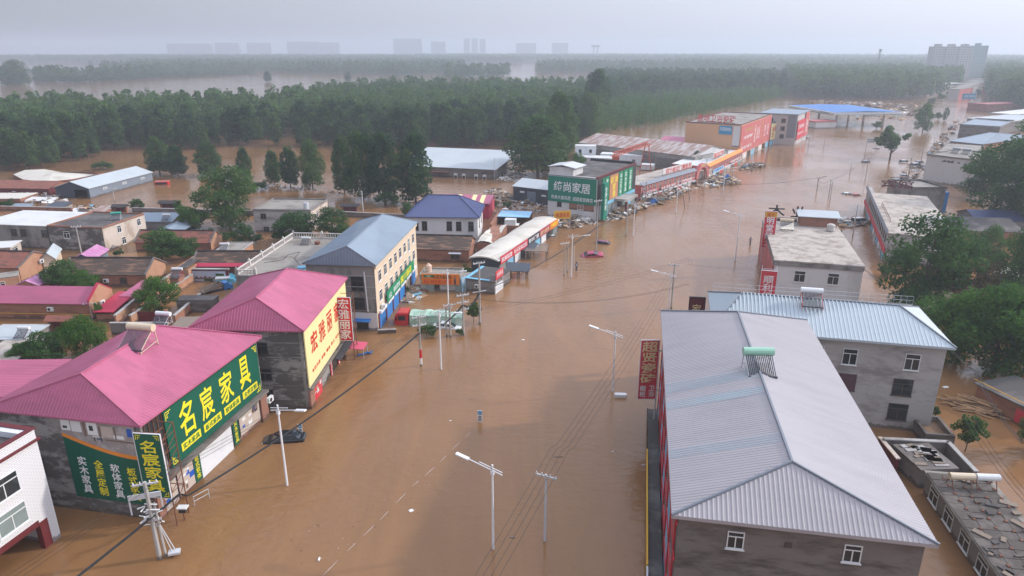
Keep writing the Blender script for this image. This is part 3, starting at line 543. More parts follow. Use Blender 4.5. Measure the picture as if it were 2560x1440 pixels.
# terrace wing behind with balustrade
T = Bld('terrace_wing', 'two storey wing with a flat roof terrace and white balustrade behind the hotel', (590, 690), Vector((-31.4, 103.4, 0)), Vector((-30.3, 127, 0)), 6.0)
T.walls('concrete', 5.9); MB().box(-.1, T.W, -.1, T.D + .1, 5.9, 6.05).build('roof', 'flat_roof', T.root)
b = MB(); W, D = T.W, T.D
def balus(b, p, q, z):
    p, q = Vector(p), Vector(q); L_ = (q - p).length; n_ = int(L_ / .45); d = (q - p).normalized()
    rot = Matrix.Rotation(math.atan2(d.y, d.x), 3, 'Z'); mid = (p + q) / 2
    b.obox(mid + Vector((0, 0, z + .1)), L_, .25, .2, rot); b.obox(mid + Vector((0, 0, z + .95)), L_, .22, .14, rot)
    for i in range(n_): c = p + d * (L_ * (i + .5) / n_); b.tube(c + Vector((0, 0, z + .2)), c + Vector((0, 0, z + .9)), .08, n=5)
    k = max(1, round(L_ / 4.6))
    for i in range(k + 1): c = p + d * (L_ * i / k); b.obox(c + Vector((0, 0, z + .6)), .36, .36, 1.2); b.tube(c + Vector((0, 0, z + 1.2)), c + Vector((0, 0, z + 1.5)), .2, .05, n=8)
balus(b, (.1, .1, 0), (.1, D - .1, 0), 6.05); balus(b, (.1, D - .1, 0), (W - 1, D - .1, 0), 6.05); balus(b, (.1, .1, 0), (3.2, .1, 0), 6.05); b.build('balustrade', 'concrete_mid' if False else 'debris_pale', T.root)
solar(T.world(4.2, D - 4.5, 6.05), T.rz, 'solar heater with a dark red frame on the balustraded terrace', 'tank_white', 'maroon', .85)
mb = MB(); mb.tube((0, 0, 0), (0, 0, .5), .45, .55, n=10); tag(mb.build('planter', 'rust', None, T.world(6.3, D - 4.3, 6.05)), 'round brown tub on the terrace beside the solar heater', 'tub')
tag(MB().box(-.6, .6, -.5, .5, 0, .35).build('skylight_hatch', 'blue_light', None, T.world(9, 4.5, 6.05)), 'pale blue hatch box on the balustraded terrace', 'hatch')
tag(MB().path([T.world(*q, 6.09) for q in ((1.5, 7), (4, 9), (3.6, 12), (5, 14), (5.6, 10), (8.2, 6), (8.6, 4.6))], .035).build('cable', 'wire_black'), 'black cable snaking over the terrace roof', 'cable')
# --- orange restaurant shop, huts
B = Bld('restaurant', 'small restaurant behind a wide orange sign', (1050, 690), (1150, 692), 4.2, 2.75)
B.walls('plaster_cream' if False else 'concrete_mid', 2.6); B.flat('flat_roof', 2.6, .15, .1, .3)
for t_, ww in ((1.0, 1.5), (6.1, 1.7)): B.part('glass_door', 'f', t_, -1.5, ww, 3.2 - .3, 'glass_pale')
B.win('f', 2.4, .5, 1.0, 1.0, 'd')
l, rz = B.wside('f', .3, 1.35, .1); T = sign('restaurant_sign', 'wide orange sign with black and red characters above the restaurant', l, rz, B.W - .4, 1.9, 'sign_orange', [('北京大曲酒坊', 'ink_black', .3, .8, .54, .92, dict(bold=.03)), ('特色巫山烤鱼', 'ink_red', .24, .8, .1, .46, dict(bold=.04)), ('宜川\n饭店', 'ink_red', .05, .2, .1, .46, dict(bold=.02))])
MB().box(.35, 2.1, -.16, -.142, 1.28, 1.68).build('name_plate', 'ink_green', T); text('酒坊', 'ink_white', T, .9, 1.6, 1.34, 1.62, -.165)
b = MB(); b.tube((B.W - 1.15, -.17, .15), (B.W - 1.15, -.17, .9), .16, n=8).tube((B.W - 1.15, -.17, .9), (B.W - 1.15, -.17, 1.25), .16, .06, n=8).tube((B.W - 1.15, -.17, 1.25), (B.W - 1.15, -.17, 1.7), .055, n=8); b.build('bottle_picture', 'paint_navy', T)
wt = thing('water_tank', 'pale pink plastic water tank behind the orange sign', 'water tank', B.world(1.1, 2.6, 2.75)); b = MB(); b.tube((0, 0, 0), (0, 0, 1.15), .52, n=14).tube((0, 0, 1.15), (0, 0, 1.4), .52, .2, n=14); b.build('body', 'plastic_pink', wt); MB().tube((0, 0, 1.4), (0, 0, 1.52), .2, n=10).build('lid', 'plastic_pink', wt)
l, rz = B.wside('f', B.W + .25, -.3, .3); sign('flag_board', 'tall sky blue board at the right end of the orange sign', l, rz + R(55), 1.1, 3.0, 'sky_blue_roof', (('烤\n鱼', 'ink_white', .25, .75, .5, .85, {}),), th=.08)
B = Bld('hut', 'tiny grey hut with two white framed windows right of the orange sign', (1153, 692), (1182, 692), 2.2, 1.35); B.walls('concrete_dim', 1.35); B.flat('flat_roof', 1.35, .12, .1); 
for t_ in (.25, 1.45): B.win('f', t_, -.1, .85, 1.15, 'w')
B = Bld('roadside_shop', 'low grey slab roofed shop carrying a red board, left of the curved shop row', (1163, 697), (1236, 706), (1245, 672), 2.2); B.walls('brick_grey', 2.2); B.flat('dark_flat_roof', 2.2, .15, .15)
b = MB(); b.box(-.1, .5, -.1, B.D, 2.36, 2.42).box(.5, B.W - 1, -.1, .5, 2.36, 2.42); b.build('roof_edge', 'blue_light', B.root)
l, rz = B.wside('f', 2.4, .9, .05); ac_unit(l, rz, 'air conditioner on the grey shop next to the orange restaurant')
B.part('white_shutter', 'r', .2, -.6, 3.6, 2.2, 'white_metal', -.12)
l, rz = B.wside('r', .2, 2.5, .1); sign('roof_board', 'slanting red board with white characters on the low grey shop', l, rz, 3.4, 1.5, 'sign_red_faded', [('便民早点', 'ink_white', .08, .92, .25, .8, {})], posts=1)
# --- long curved shed row
def curve_roof(B, m, z0, zm, n=10, th=.12, y0=-.4, y1=None):
    y1 = B.D + .2 if y1 is None else y1; b = MB(); W = B.W
    pr = [(-.35 + (W + .7) * i / n, z0 + (zm - z0) * math.sin(math.pi * i / n) ** .9) for i in range(n + 1)]; cuts = [y0 + (y1 - y0) * j / 12 for j in range(13)]
    rr = random.Random(5)
    off = [rr.uniform(-.12, .12) for _ in cuts]
    for j in range(12):
        for i in range(n):
            (x0, za), (x1, zb) = pr[i], pr[i + 1]; b.face([(x0, cuts[j], za + off[j]), (x1, cuts[j], zb + off[j]), (x1, cuts[j + 1], zb + off[j + 1]), (x0, cuts[j + 1], za + off[j + 1])])
    for i in range(n): (x0, za), (x1, zb) = pr[i], pr[i + 1]; b.face([(x0, y0, za - th - .1), (x1, y0, zb - th - .1), (x1, y0, zb + off[0]), (x0, y0, za + off[0])])
    return b.build('roof', m, B.root)
B = Bld('shop_row', 'long row of shops under one warped white curved roof with red street signs', (1178, 640), (1246, 648), (1372, 545), 3.0); BL['row'] = B
B.walls('dark_steel', 2.7); curve_roof(B, 'cream_roof', 2.75, 3.3)
X = Bld('lean_to', 'torn pale canvas roof lean-to behind the long shop row', (1192, 598), (1232, 600), 15, 2.9); X.walls('brick', 2.2); b = MB(); rr = random.Random(3)
gz = [[2.3 + .9 * math.sin(i * .9 + j * .6) * .35 + rr.uniform(-.1, .1) for i in range(5)] for j in range(8)]
for j in range(7):
    for i in range(4): b.face([(X.W * (i + q[0]) / 4, X.D * (j + q[1]) / 7, gz[j + q[1]][i + q[0]]) for q in ((0, 0), (1, 0), (1, 1), (0, 1))])
b.build('roof', 'cream_roof', X.root)
X2 = Bld('brick_yard', 'roofless brick yard with a white block inside behind the curved shop row', (1224, 560), (1312, 563), (1352, 526), 2.4); b = MB(); W, D = X2.W, X2.D; b.box(0, W, 0, .3, -2, 2.2).box(0, W, D - .3, D, -2, 2.4).box(0, .3, .3, D - .3, -2, 2.4); b.build('wall', 'brick', X2.root); MB().box(.3, W, D - 7, D - .3, 2.1, 2.2).build('roof', 'sky_blue_roof', X2.root); MB().box(3, W - 2, 1.5, 6, 1.2, 1.35).build('inner_roof', 'white_roof', X2.root); MB().box(W - 5, W - 2.5, 2.5, 4.5, 1.35, 2.9).build('block', 'white_roof', X2.root)
tt = [('凯美铝塑', 'sign_red_faded', 'ink_white', 0.3, 7.2, 'first red shop board at the near end of the long shop row'), ('板式家具定做', 'sign_red_faded', 'ink_white', 7.6, 9.6, 'second red shop board of the long shop row'), ('断桥门窗', 'paint_black', 'ink_white', 17.4, 8.2, 'black shop board with white characters on the long shop row'), ('盛大批发', 'paint_magenta', 'ink_sand', 25.8, 7.8, 'magenta shop board of the long shop row'), ('广告图文', 'sign_orange', 'ink_yellow', 33.8, 6.6, 'orange red shop board near the far end of the long shop row')]
k_ = B.D / 42.0
for s_, m_, i_, t_, w_, lab in tt: l, rz = B.wside('r', t_ * k_, 1.9, .25); sign('shop_board', lab, l, rz, w_ * k_, 1.5, m_, [(s_, i_, .07, .93, .2, .8, dict(bold=.04))])
for i in range(9): B.part('shop_front', 'r', (.6 + i * 4.6) * k_, -1.5, 3.6 * k_, 3.2, ('glass_pale', 'blue_light', 'white_metal', 'glass')[i % 4])
# timber yard shelters in front
def shelter(label, a, b_, depth, z, rz_roof, m, posts, slats=0, slope=.5):
    A, Bq = P(*a, 0), P(*b_, 0); d = (Bq - A); rz = math.atan2(d.y, d.x); W = d.length; t = thing('open_shelter', label, 'shelter', A, rz)
    if slats:
        b = MB(); [b.obox((W * (i + .5) / slats, depth / 2, z + slope * .5), .18, depth + .6, .08, Matrix.Rotation(math.atan2(slope, depth), 3, 'X')) for i in range(slats)]
        b.box(-.2, W + .2, -.1, .1, z - .1, z).box(-.2, W + .2, depth - .1, depth + .1, z + slope - .15, z + slope); b.build('rafters', m, t)
    else: MB().slab([(-.4, -.6, z - .1), (W + .4, -.6, z - .1), (W + .4, depth + .4, z + slope), (-.4, depth + .4, z + slope)], .12).build('roof', m, t)
    for x in posts:
        for y in (0, depth): MB().box(x * W - .12, x * W + .12, y - .12, y + .12, -2, z + (slope if y else 0) - .02).build('post', 'wood_grey', t)
shelter('dark tiled roof shelter standing in the flood beside the long shop row', (1270, 694), (1318, 696), 2.6, 1.6, 0, 'dark_steel', (.06, .5, .94))
shelter('bare slatted pergola standing in the flood, right of the tarpaulin', (1312, 648), (1368, 650), 4.4, 1.8, 0, 'wood_grey', (.05, .95), slats=14, slope=.2)
shelter('dark weathered canopy on posts between the shop row and the slatted pergola', (1285, 643), (1330, 646), 3.6, 1.9, 0, 'dark_steel', (.1, .9), slope=.3)
# --- blue hip roofed white house + old brick house in front
B = Bld('villa', 'white two storey villa with a dark blue glazed hip roof', (1013, 542), (1198, 544), (1219, 512), 6.2, over=.4); BL['villa'] = B
B.walls('plaster_white'); r1 = B.px(1072, 487, 9.0); r2 = B.px(1146, 488, 9.0); B.hip('navy_tile', 9.0, (r1.x, r1.y), (r2.x, r2.y), .55, .28, axis='x', trim='navy_tile')
MB().box(-.2, B.W + .2, -.2, B.D + .2, 5.75, 6.0).build('eave_band', 'plaster_white', B.root)
for t_ in (.11, .235, .59, .725, .9): B.win('f', t_ * B.W - .5, 3.2, 1.15, 2.0, 'd')
for t_ in (.25, .65): B.win('r', t_ * B.D, 3.2, .9, 1.9, 'd')
B = Bld('old_house', 'old brick house with a long brown tiled roof in front of the white villa', (1030, 620), (1172, 624), (1172, 590, 4.4), 2.7); B.walls('brick'); B.gable('old_tile', 4.4, 'x', gm='brick_orange', rm='brick_orange', cap='dark_ridge', over=.25)
B.win('f', B.W - 3.6, .7, 1.7, 1.1, 'd'); MB().slab([(B.W - 4.0, -.7, 1.95), (B.W - 1.5, -.7, 1.95), (B.W - 1.5, 0, 2.1), (B.W - 4.0, 0, 2.1)], .06).build('awning', 'white_metal', B.root)
# pink shed behind the villa
B = Bld('pink_shed', 'pink metal shed with cream skylight strips behind the blue roofed villa', (1100, 505), (1222, 508), 10, 4.0); B.walls('pink_deep', 3.4); B.gable('pink', 5.0, 'x', gm='pink_deep', over=.4)
b = MB()
for x in (.3, .62, .8): y = B.D / 2; b.face([(B.W * x, -.4, 3.99), (B.W * x + 1.1, -.4, 3.99), (B.W * x + 1.1, y, 5.03), (B.W * x, y, 5.03)])
b.build('skylight', 'sign_cream', B.root)
# --- flat roofed grey house with trees
B = Bld('flat_house', 'grey two storey flat roofed house among trees left of the villa', (633, 528), (776, 530), (809, 502), 4.9); B.walls('concrete_mid', rm='plaster_peel'); B.flat('flat_roof', 4.9, .2, .1, .35, 'brick_grey')
for t_, z in ((1.6, 3.2), (2.0, .1)): B.win('f', t_, z, 1.3, 1.2, 'd')
for t_ in (.3, .65): B.win('r', t_ * B.D, 2.9, 1.1, 1.3)
tag(MB().tube((0, 0, 0), (0, 0, 1.3), .6, n=12).tube((-.4, 0, 1.3), (.4, 0, 1.3), .3).build('water_tank', 'galv', None, B.world(B.W - 1.8, 2.6, 5.1)), 'small metal tank on the flat roof among trees', 'water tank')
# ================================================================ THE VILLAGE BEHIND THE STORES
def tile_house(label, a, b, ridge, z, wall='brick', gm='brick_orange', roof='old_tile', wins=(), acs=(), name='village_house', cap='dark_ridge', over=.25):
    B = Bld(name, label, a, b, ridge, z); B.walls(wall, rm=gm); B.gable(roof, ridge[2], 'x', gm=gm, rm=gm, cap=cap, over=over, ends=.12)
    k = MB()
    for x in (-.16, B.W - .12):
        for y0, z0, y1, z1 in ((-.3, z - .2, B.D / 2, ridge[2]), (B.D + .3, z - .2, B.D / 2, ridge[2])):
            k.slab([(x, y0, z0 + .22), (x + .3, y0, z0 + .22), (x + .3, y1, z1 + .22), (x, y1, z1 + .22)] if y0 < y1 else [(x + .3, y0, z0 + .22), (x, y0, z0 + .22), (x, y1, z1 + .22), (x + .3, y1, z1 + .22)], .2)
    k.build('gable_coping', 'concrete_dim' if cap else roof, B.root)
    for t_, z_, w_, h_, st in wins: B.win('f', t_, z_, w_, h_, st)
    return B
B = Bld('village_house', 'long brick house under a plain pink metal roof, orange gable to the right', (-70, 752), (226, 756), (250, 716, 4.6), 2.9); B.walls('brick', rm='brick_orange'); B.gable('pink', 4.6, 'x', gm='brick_orange', over=.3, ends=.05, rm='brick_orange')
b = MB(); W, D = B.W, B.D
b.prism([(0, 0)], 0, 0) if False else None
for y0, z0, y1, z1 in ((-.4, 3.2, D / 2, 5.15), (D / 2, 5.15, D + .3, 3.2)): b.face([(W + .06, y0, 1.5), (W + .06, y1, 1.5), (W + .06, y1, z1), (W + .06, y0, z0)]); b.slab([(W - .3, y0, z0 + .1), (W + .12, y0, z0 + .1), (W + .12, y1, z1 + .1), (W - .3, y1, z1 + .1)], .15, 1)
b.build('parapet_gable', ['brick_orange', 'pink_deep'], B.root); MB().tube((0, -.12, 1.0), (W, -.12, .9), .05, n=5).build('gas_pipe', 'sign_yellow', B.root)
l, rz = B.wside('f', W - 6.4, 1.5, .05); ac_unit(l, rz, 'air conditioner on the front wall of the long pink roofed brick house')
l, rz = B.wside('r', 2.2, 1.8, .15); ac_unit(l, rz, 'air conditioner on the orange gable of the long pink roofed brick house')
solar(B.world(W - 17.2, D * .45, 4.5), B.rz, 'solar heater with dark red frame on the long pink roof at the left edge', 'tank_white', 'maroon')
B = tile_house('brick house with a streaked brown tile roof and orange gable in mid village', (152, 684), (364, 685), (388, 645, 4.3), 2.4, wins=((10.3, .6, 1.3, 1.1, 'd'),)); l, rz = B.wside('f', 8.0, .9, .05); ac_unit(l, rz, 'air conditioner under the streaked brown tile roof')
tile_house('old house with a dark tile roof and pink eave strip behind the mural wall', (480, 662), (648, 662), (652, 628, 4.2), 2.4, wins=((1.6, .6, 1.4, 1.0, 'd'),))
MB().slab([(-.2, -.75, 2.3), (14.8, -.75, 2.3), (14.8, .3, 2.66), (-.2, .3, 2.66)], .08).build('eave_strip', 'pink_deep', COL.objects['village_house.002'])
tile_house('brick house with a faded red tile roof behind the garden trees', (337, 603), (526, 605), (538, 577, 3.9), 2.2, roof='red_tile', wins=((2.0, .5, 1.4, 1.0, 'd'),))
B = tile_house('orange gabled house with a red tile roof at the left edge of the village', (-110, 664), (46, 668), (73, 629, 4.6), 2.9, wall='brick_orange', roof='red_tile'); l, rz = B.wside('r', B.D * .62, 2.2, .1); ac_unit(l, rz, 'air conditioner on the orange gable at the left edge of the village')
B = Bld('village_annex', 'orange flat roofed annex with one window at the left edge of the village', (-60, 705), (46, 690), (60, 676), 2.3); B.walls('brick_orange'); B.flat('flat_roof', 2.3, .12, .05); B.win('f', B.W - 3.5, .5, 1.4, 1.2)
# two storey pair
B = Bld('village_block', 'two storey grey block with a white painted flat roof', (-60, 560), (115, 566), (195, 531), 4.9); B.walls('concrete'); B.flat('white_roof', 4.9, .12, .1)
for x in (10.3, 12.5, 17.4): B.win('f', x - 2.5, 2.6, 1.4, 1.5, 'd')
B = Bld('village_block', 'two storey block with a dark bare flat roof and a peeling cream side wall', (118, 567), (255, 573), (334, 536), 4.9); B.walls('concrete_bare', rm='plaster_peel'); B.flat('dark_flat_roof', 4.9, .1, .05, .3, 'brick')
B.win('f', 3.5, 2.6, 1.4, 1.5)
for t_, z in ((4.2, 3.0), (10.5, 3.0), (5.0, .3), (11.4, .3)): B.win('r', t_, z, 1.2, 1.5)
solar(B.world(B.W - 2.4, 7.5, 5.0), B.rz + .5, 'solar heater with a teal tank on the bare flat roof', 'tank_teal', 'galv', 1.05)
B = Bld('garden_room', 'small pale slab roofed room with white windows in front of the grey block', (-30, 622), (24, 619), (50, 603), 2.4); B.walls('plaster_peel'); B.flat('white_roof', 2.4, .15, .3); B.win('r', .6, .9, 2.6, 1.1)
B = Bld('shed', 'small cream shed with a white metal gable roof', (105, 646), (135, 643), (212, 613), 2.9); B.walls('plaster_cream'); B.gable('steel_roof', 3.9, 'y', gm='plaster_cream', over=.3)
B = Bld('shed', 'open shed with a mauve metal roof with pale seams', (180, 648), (233, 646), (286, 622), 2.3); B.walls('steel_wall', 1.6); B.gable('mauve', 3.3, 'y', gm='dark_steel', over=.3, rib=1.3)
B = Bld('lean_to', 'mauve lean-to with pale seams beside the dark courtyard tree', (38, 712), (96, 712), (125, 676), 2.2); B.walls('brick_orange', 1.6); B.gable('mauve', 3.0, 'y', gm='brick_orange', over=.2, rib=1.2)
B = Bld('barn', 'low barn with a slate blue metal roof behind the red tile house', (335, 553), (430, 553), (449, 531), 2.6); B.walls('brick_grey', rm='brick_orange'); B.gable('slate_blue', 3.6, 'x', gm='brick_orange', over=.2)
solar(B.world(B.W - 1.5, .6, 2.7), B.rz, 'solar heater with white tank beside the slate blue barn roof', 'tank_white', 'dark_metal', .9)
B = Bld('carport', 'slate blue carport roof behind the red tile house', (392, 577), (448, 577), (462, 555), 2.2); B.walls('dark_steel', 1.2); B.gable('slate_blue', 2.9, 'y', gm='dark_steel', over=.4)
B = Bld('shed', 'flat roofed brick shed with a cream edge beside the faded red tile house', (535, 632), (600, 632), (615, 608), 1.9); B.walls('brick_orange'); B.flat('flat_roof', 1.9, .12, .1, .15, 'concrete_mid'); solar(B.world(B.W - 3.5, 1.2, 2.0), B.rz, 'solar heater with white tank on the flat roofed shed near the villa trees', 'tank_white', 'galv', .95)
B = Bld('shed', 'pink roofed courtyard shed with red fascia', (300, 737), (346, 738), (392, 704), 2.5); B.walls('brick_orange', 2.2); MB().slab([(-.2, -.2, 2.3), (B.W + .2, -.2, 2.3), (B.W + .2, B.D, 2.75), (-.2, B.D, 2.75)], .35).build('roof', 'pink', B.root)
B = Bld('awning_roof', 'deep red sloping roof between the orange gable and the courtyard wall', (238, 777), (284, 777), (330, 737), 1.8, cat='roof'); B.walls('brick', 1.2); MB().slab([(-.3, -.2, 1.7), (B.W, -.2, 1.7), (B.W, B.D, 2.4), (-.3, B.D, 2.4)], .15).build('roof', 'pink_deep', B.root)
B = Bld('shed', 'dark flat roofed shed beside the courtyard of the dump truck', (440, 752), (532, 752), (556, 740), 2.0); B.walls('concrete_dim'); B.flat('dark_flat_roof', 2.0, .12, .1)
B = Bld('shed', 'low grey corrugated roof between the two pink stores', (410, 835), (500, 833), (525, 795), 2.0); B.walls('brick_grey'); MB().slab([(0, 0, 2.0), (B.W, 0, 2.0), (B.W, B.D, 2.3), (0, B.D, 2.3)], .1).build('roof', 'wood_grey', B.root)
B = Bld('shed', 'steep dark roofed brick lean-to beside the house with the pink eave strip', (430, 675), (470, 675), (490, 640), 2.6); B.walls('brick_orange'); MB().slab([(-.2, -.2, 2.5), (B.W, -.2, 3.2), (B.W, B.D, 3.2), (-.2, B.D, 2.5)], .12).build('roof', 'dark_flat_roof', B.root)
B = Bld('tower_room', 'narrow dark red brick tower room in the village with a red solar heater on top', (424, 697), (446, 697), 2.2, 2.4); B.walls('brick', z=2.4); B.flat('concrete_dim', 2.4, .1, .1); solar(B.world(.9, 1.0, 2.5), B.rz, 'solar heater with a red frame on the narrow brick tower room', 'tank_white', 'sign_red', .95)
B = Bld('shed', 'low slab roofed shed at the lower left with a solar heater', (-60, 850), (62, 850), (110, 813), 2.0); B.walls('brick_grey'); B.flat('steel_roof', 2.0, .12, .1); solar(P(60, 842, 2.1), R(-5), 'solar heater with a dark red frame on the low slab shed at the lower left', 'tank_white', 'maroon', .9)
B = Bld('shed', 'bare sandy slab roof at the lower left, below the solar heater shed', (-70, 905), (40, 902), (120, 840), 1.9); B.walls('brick_grey'); B.flat('pale_flat_roof', 1.9, .12, .1)
# roof furniture on the near pink roof
N_ = BL['near']; l = P(352, 868, 12.2); solar(l, R(-10), 'big cream tanked solar heater standing on the nearest pink roof', 'tank_cream', 'tank_cream', 1.45)
solar(P(408, 812, 11.2) , R(-10), 'white tanked solar heater with a blue end cap peeping over the nearest pink roof', 'tank_white', 'galv', .9)
# --- courtyard walls, gates, mural
def wall_run(label, pts, z, th=.28, m='brick_orange', cap='concrete_mid', name='courtyard_wall', cat='wall', z0=-2):
    Q = [P(u, v, z) for u, v in pts]; o = thing(name, label, cat, Vector((Q[0].x, Q[0].y, 0))); b = MB(); k = MB()
    for a, c in zip(Q, Q[1:]):
        d = (c - a); L_ = d.length; rot = Matrix.Rotation(math.atan2(d.y, d.x), 3, 'Z'); mid = (a + c) / 2 - o.location
        b.obox((mid.x, mid.y, (z + z0) / 2), L_, th, z - z0, rot); k.obox((mid.x, mid.y, z + .07), L_ + .1, th + .16, .13, rot)
    b.build('wall', m, o); k.build('coping', cap, o); return o
wall_run('brick courtyard wall running back from the orange gable past the tree', [(287, 790), (345, 742), (447, 672), (500, 640)], 1.9)
wall_run('lower brick wall with a pale coping in front of the flooded courtyard', [(325, 790), (480, 686)], 1.6)
wall_run('grey block wall behind the nearest pink roof', [(275, 808), (420, 808)], 1.8, m='brick_grey')
wall_run('low wall of the far yard in front of the flooded field', [(330, 520), (640, 527)], 1.2, m='brick_grey')
wall_run('long low grey wall between the trees and the flooded field', [(800, 527), (1010, 537)], 1.2, m='concrete_dim')
wall_run('broken wall capped with concrete next to the dark flat shed', [(435, 790), (500, 735)], 1.6, m='brick')
wall_run('brick yard wall left of the warehouse', [(-40, 515), (180, 520)], 1.1, m='brick')
wall_run('broken concrete kerb wall in front of the hotel corner', [(945, 826), (990, 824)], .5, m='concrete_dim', z0=-1)
T = thing('mural_wall', 'courtyard wall with a painted mountain landscape and dark red frame', 'wall', P(476, 703), R(-1)); w_ = (P(574, 703) - P(476, 703)).length
MB().box(0, w_, 0, .3, -1, 2.2).build('wall', 'maroon', T); MB().box(-.2, w_ + .2, -.15, .45, 2.2, 2.4).build('coping', 'concrete_mid', T)
mk('mural_sky', (.42, .46, .56), .7, .2, .5); b = MB(); b.box(.5, w_ - .5, -.04, -.002, .05, 1.95)
rr = random.Random(4)
for i in range(7):
    x = .8 + i * (w_ - 1.6) / 7; hh = rr.uniform(.5, 1.1); b.face([(x - .2, -.05 - .002 * i, .4), (x + 1.2, -.05 - .002 * i, .4), (x + .5, -.05 - .002 * i, .4 + hh)], 1)
b.box(w_ - 2.3, w_ - .8, -.08, -.07, .5, 1.5, 2); b.box(2.6, 4.2, -.085, -.075, .1, .5, 2); b.build('painting', ['mural_sky', 'print_brown', 'leaf_deep'], T)
def gate(label, u, v, w, h, m='maroon', roof=None, rz=0):
    t = thing('gate', label, 'gate', P(u, v), rz); MB().box(0, w / 2 - .03, -.06, .06, -1, h).build('door_leaf', m, t); MB().box(w / 2 + .03, w, -.06, .06, -1, h).build('door_leaf', m, t)
    MB().box(-.5, -.02, -.3, .3, -1, h + .3).build('pillar', 'brick', t); MB().box(w + .02, w + .5, -.3, .3, -1, h + .3).build('pillar', 'brick', t)
    if roof: MB().slab([(-.8, -.9, h + .35), (w + .8, -.9, h + .35), (w + .8, .1, h + .95), (-.8, .1, h + .95)], .12).slab([(w + .8, 1.0, h + .35), (-.8, 1.0, h + .35), (-.8, .12, h + .95), (w + .8, .12, h + .95)], .12).build('roof', roof, t)
gate('dark red double gate of the flooded courtyard behind the pink roofs', 345, 803, 4.3, 1.6)
gate('dark red gate with a red tiled gate roof, lower left', 140, 838, 2.8, 2.2, roof='red_tile')
gate('small red roofed gate in the low wall, left of the flooded field', 408, 525, 3.0, 1.6, roof='dark_ridge')
gate('small red gate with a flat cap in the wall above the garden trees', 860, 531, 3.2, 1.4, roof='dark_ridge')
gate('small gatehouse with red door at the left of the flooded field', 292, 535, 2.4, 1.6, roof='dark_ridge')
# --- warehouses behind the village
B = Bld('warehouse', 'grey steel warehouse with a pale gable roof, open door and three wall vents', (137, 467), (221, 470), (383, 430), 3.0); W, D = B.W, B.D
b = MB(); b.face([(0, 0, -2), (0, 0, 3), (0, D, 3), (0, D, -2)]).face([(W, 0, -2), (W, D, -2), (W, D, 3), (W, 0, 3)], 1).face([(W, D, -2), (0, D, -2), (0, D, 3), (W, D, 3)]).box(0, W * .56, -.02, .1, -2, 3).box(W * .93, W, -.02, .1, -2, 3).box(W * .56, W * .93, -.02, .1, 2.4, 3); b.build('wall', ['dark_steel', 'steel_wall'], B.root)
B.gable('steel_roof', 4.7, 'y', gm='dark_steel', over=.3)
for t_ in (.2, .5, .8): B.part('vent', 'r', t_ * D, 1.5, 1.6, .6, 'frame_white'); B.part('louvre', 'r', t_ * D + .25, 1.65, 1.1, .3, 'trim_grey', -.08)
Q = [P(u, v, z) for u, v, z in ((33, 436, 1.2), (58, 449, .8), (118, 454, .9), (180, 448, .7), (262, 432, .4), (235, 429, 1.5), (160, 431, 1.5), (110, 423, 1.9), (62, 425, 1.8))]
t = thing('fallen_roof', 'large warped cream metal roof lying collapsed behind the warehouse', 'roof', Vector((Q[2].x, Q[2].y, 0))); b = MB(); c_ = sum(Q, Vector()) / 9 + Vector((0, 0, .8)); 
for a, d in zip(Q, Q[1:] + Q[:1]): b.face([a - t.location, d - t.location, c_ - t.location]); b.face([a - t.location, a - t.location - Vector((0, 0, a.z + .3)), d - t.location - Vector((0, 0, d.z + .3)), d - t.location], 1)
b.build('sheet', ['cream_roof', 'rust'], t)
B = Bld('row_house', 'long low house with a red tiled roof at the left edge beside the warehouse', (-80, 468), (120, 471), (150, 453), 2.0); B.walls('maroon', 1.9); B.gable('red_tile', 3.2, 'x', gm='brick', over=.3)
B = Bld('shed', 'low flat cream roofed shed at the left edge in front of the red tiled row', (-60, 497), (50, 496), (75, 482), 1.3); B.walls('brick', 1.2); B.flat('cream_roof', 1.2, .12, .1)
for lab, a, b_, c_, m in (('dark grey tarpaulin roof among wreckage left of the warehouse', (100, 518), (150, 518), (152, 505), 'dark_steel'), ('slate sheet roof at the left edge in the wreckage', (20, 516), (70, 516), (75, 510), 'slate_blue'), ('torn white sheet roof lying in the wreckage by the warehouse door', (60, 499), (130, 500), (140, 494), 'white_roof')):
    B = Bld('fallen_sheet', lab, a, b_, c_, .7, cat='roof sheet'); MB().slab([(0, 0, .5), (B.W, 0, .3), (B.W * .95, B.D, .8), (0, B.D, .9)], .08).build('sheet', m, B.root); MB().box(.4, B.W - .4, .3, B.D - .3, -1, .28).build('frame', 'wood_grey', B.root)
B = Bld('shed', 'low shed with a pink and cream ribbed roof next to the small gatehouse', (215, 531), (255, 531), (265, 517), 1.6); B.walls('brick', 1.5); MB().slab([(0, 0, 1.5), (B.W, 0, 1.5), (B.W, B.D, 1.9), (0, B.D, 1.9)], .1).build('roof', 'rust_roof', B.root); solar(B.world(-1.5, 1, 1.2), 0, 'solar heater with a pink tank by the ribbed shed', 'plastic_pink', 'maroon', .9)
# long white roofed hall
B = Bld('long_hall', 'long grey hall with a broad white metal roof beside the forest', (985, 412), (1238, 424), (1272, 381), 3.2); B.walls('concrete_dim', 3.1, rm='brick_grey'); B.gable('steel_roof', 5.2, 'x', pos=.78, gm='brick_grey', over=.3, rib=1.0)
for x in (.6, .68, .8, .88): B.part('window', 'f', x * B.W, -.6, 1.2, 2.0, 'frame_white', -.06); B.part('pane', 'f', x * B.W + .15, -.5, .9, 1.2, 'glass', -.09)
B.part('porch', 'f', .38 * B.W, 1.7, 6.5, .15, 'rust', -1.8)
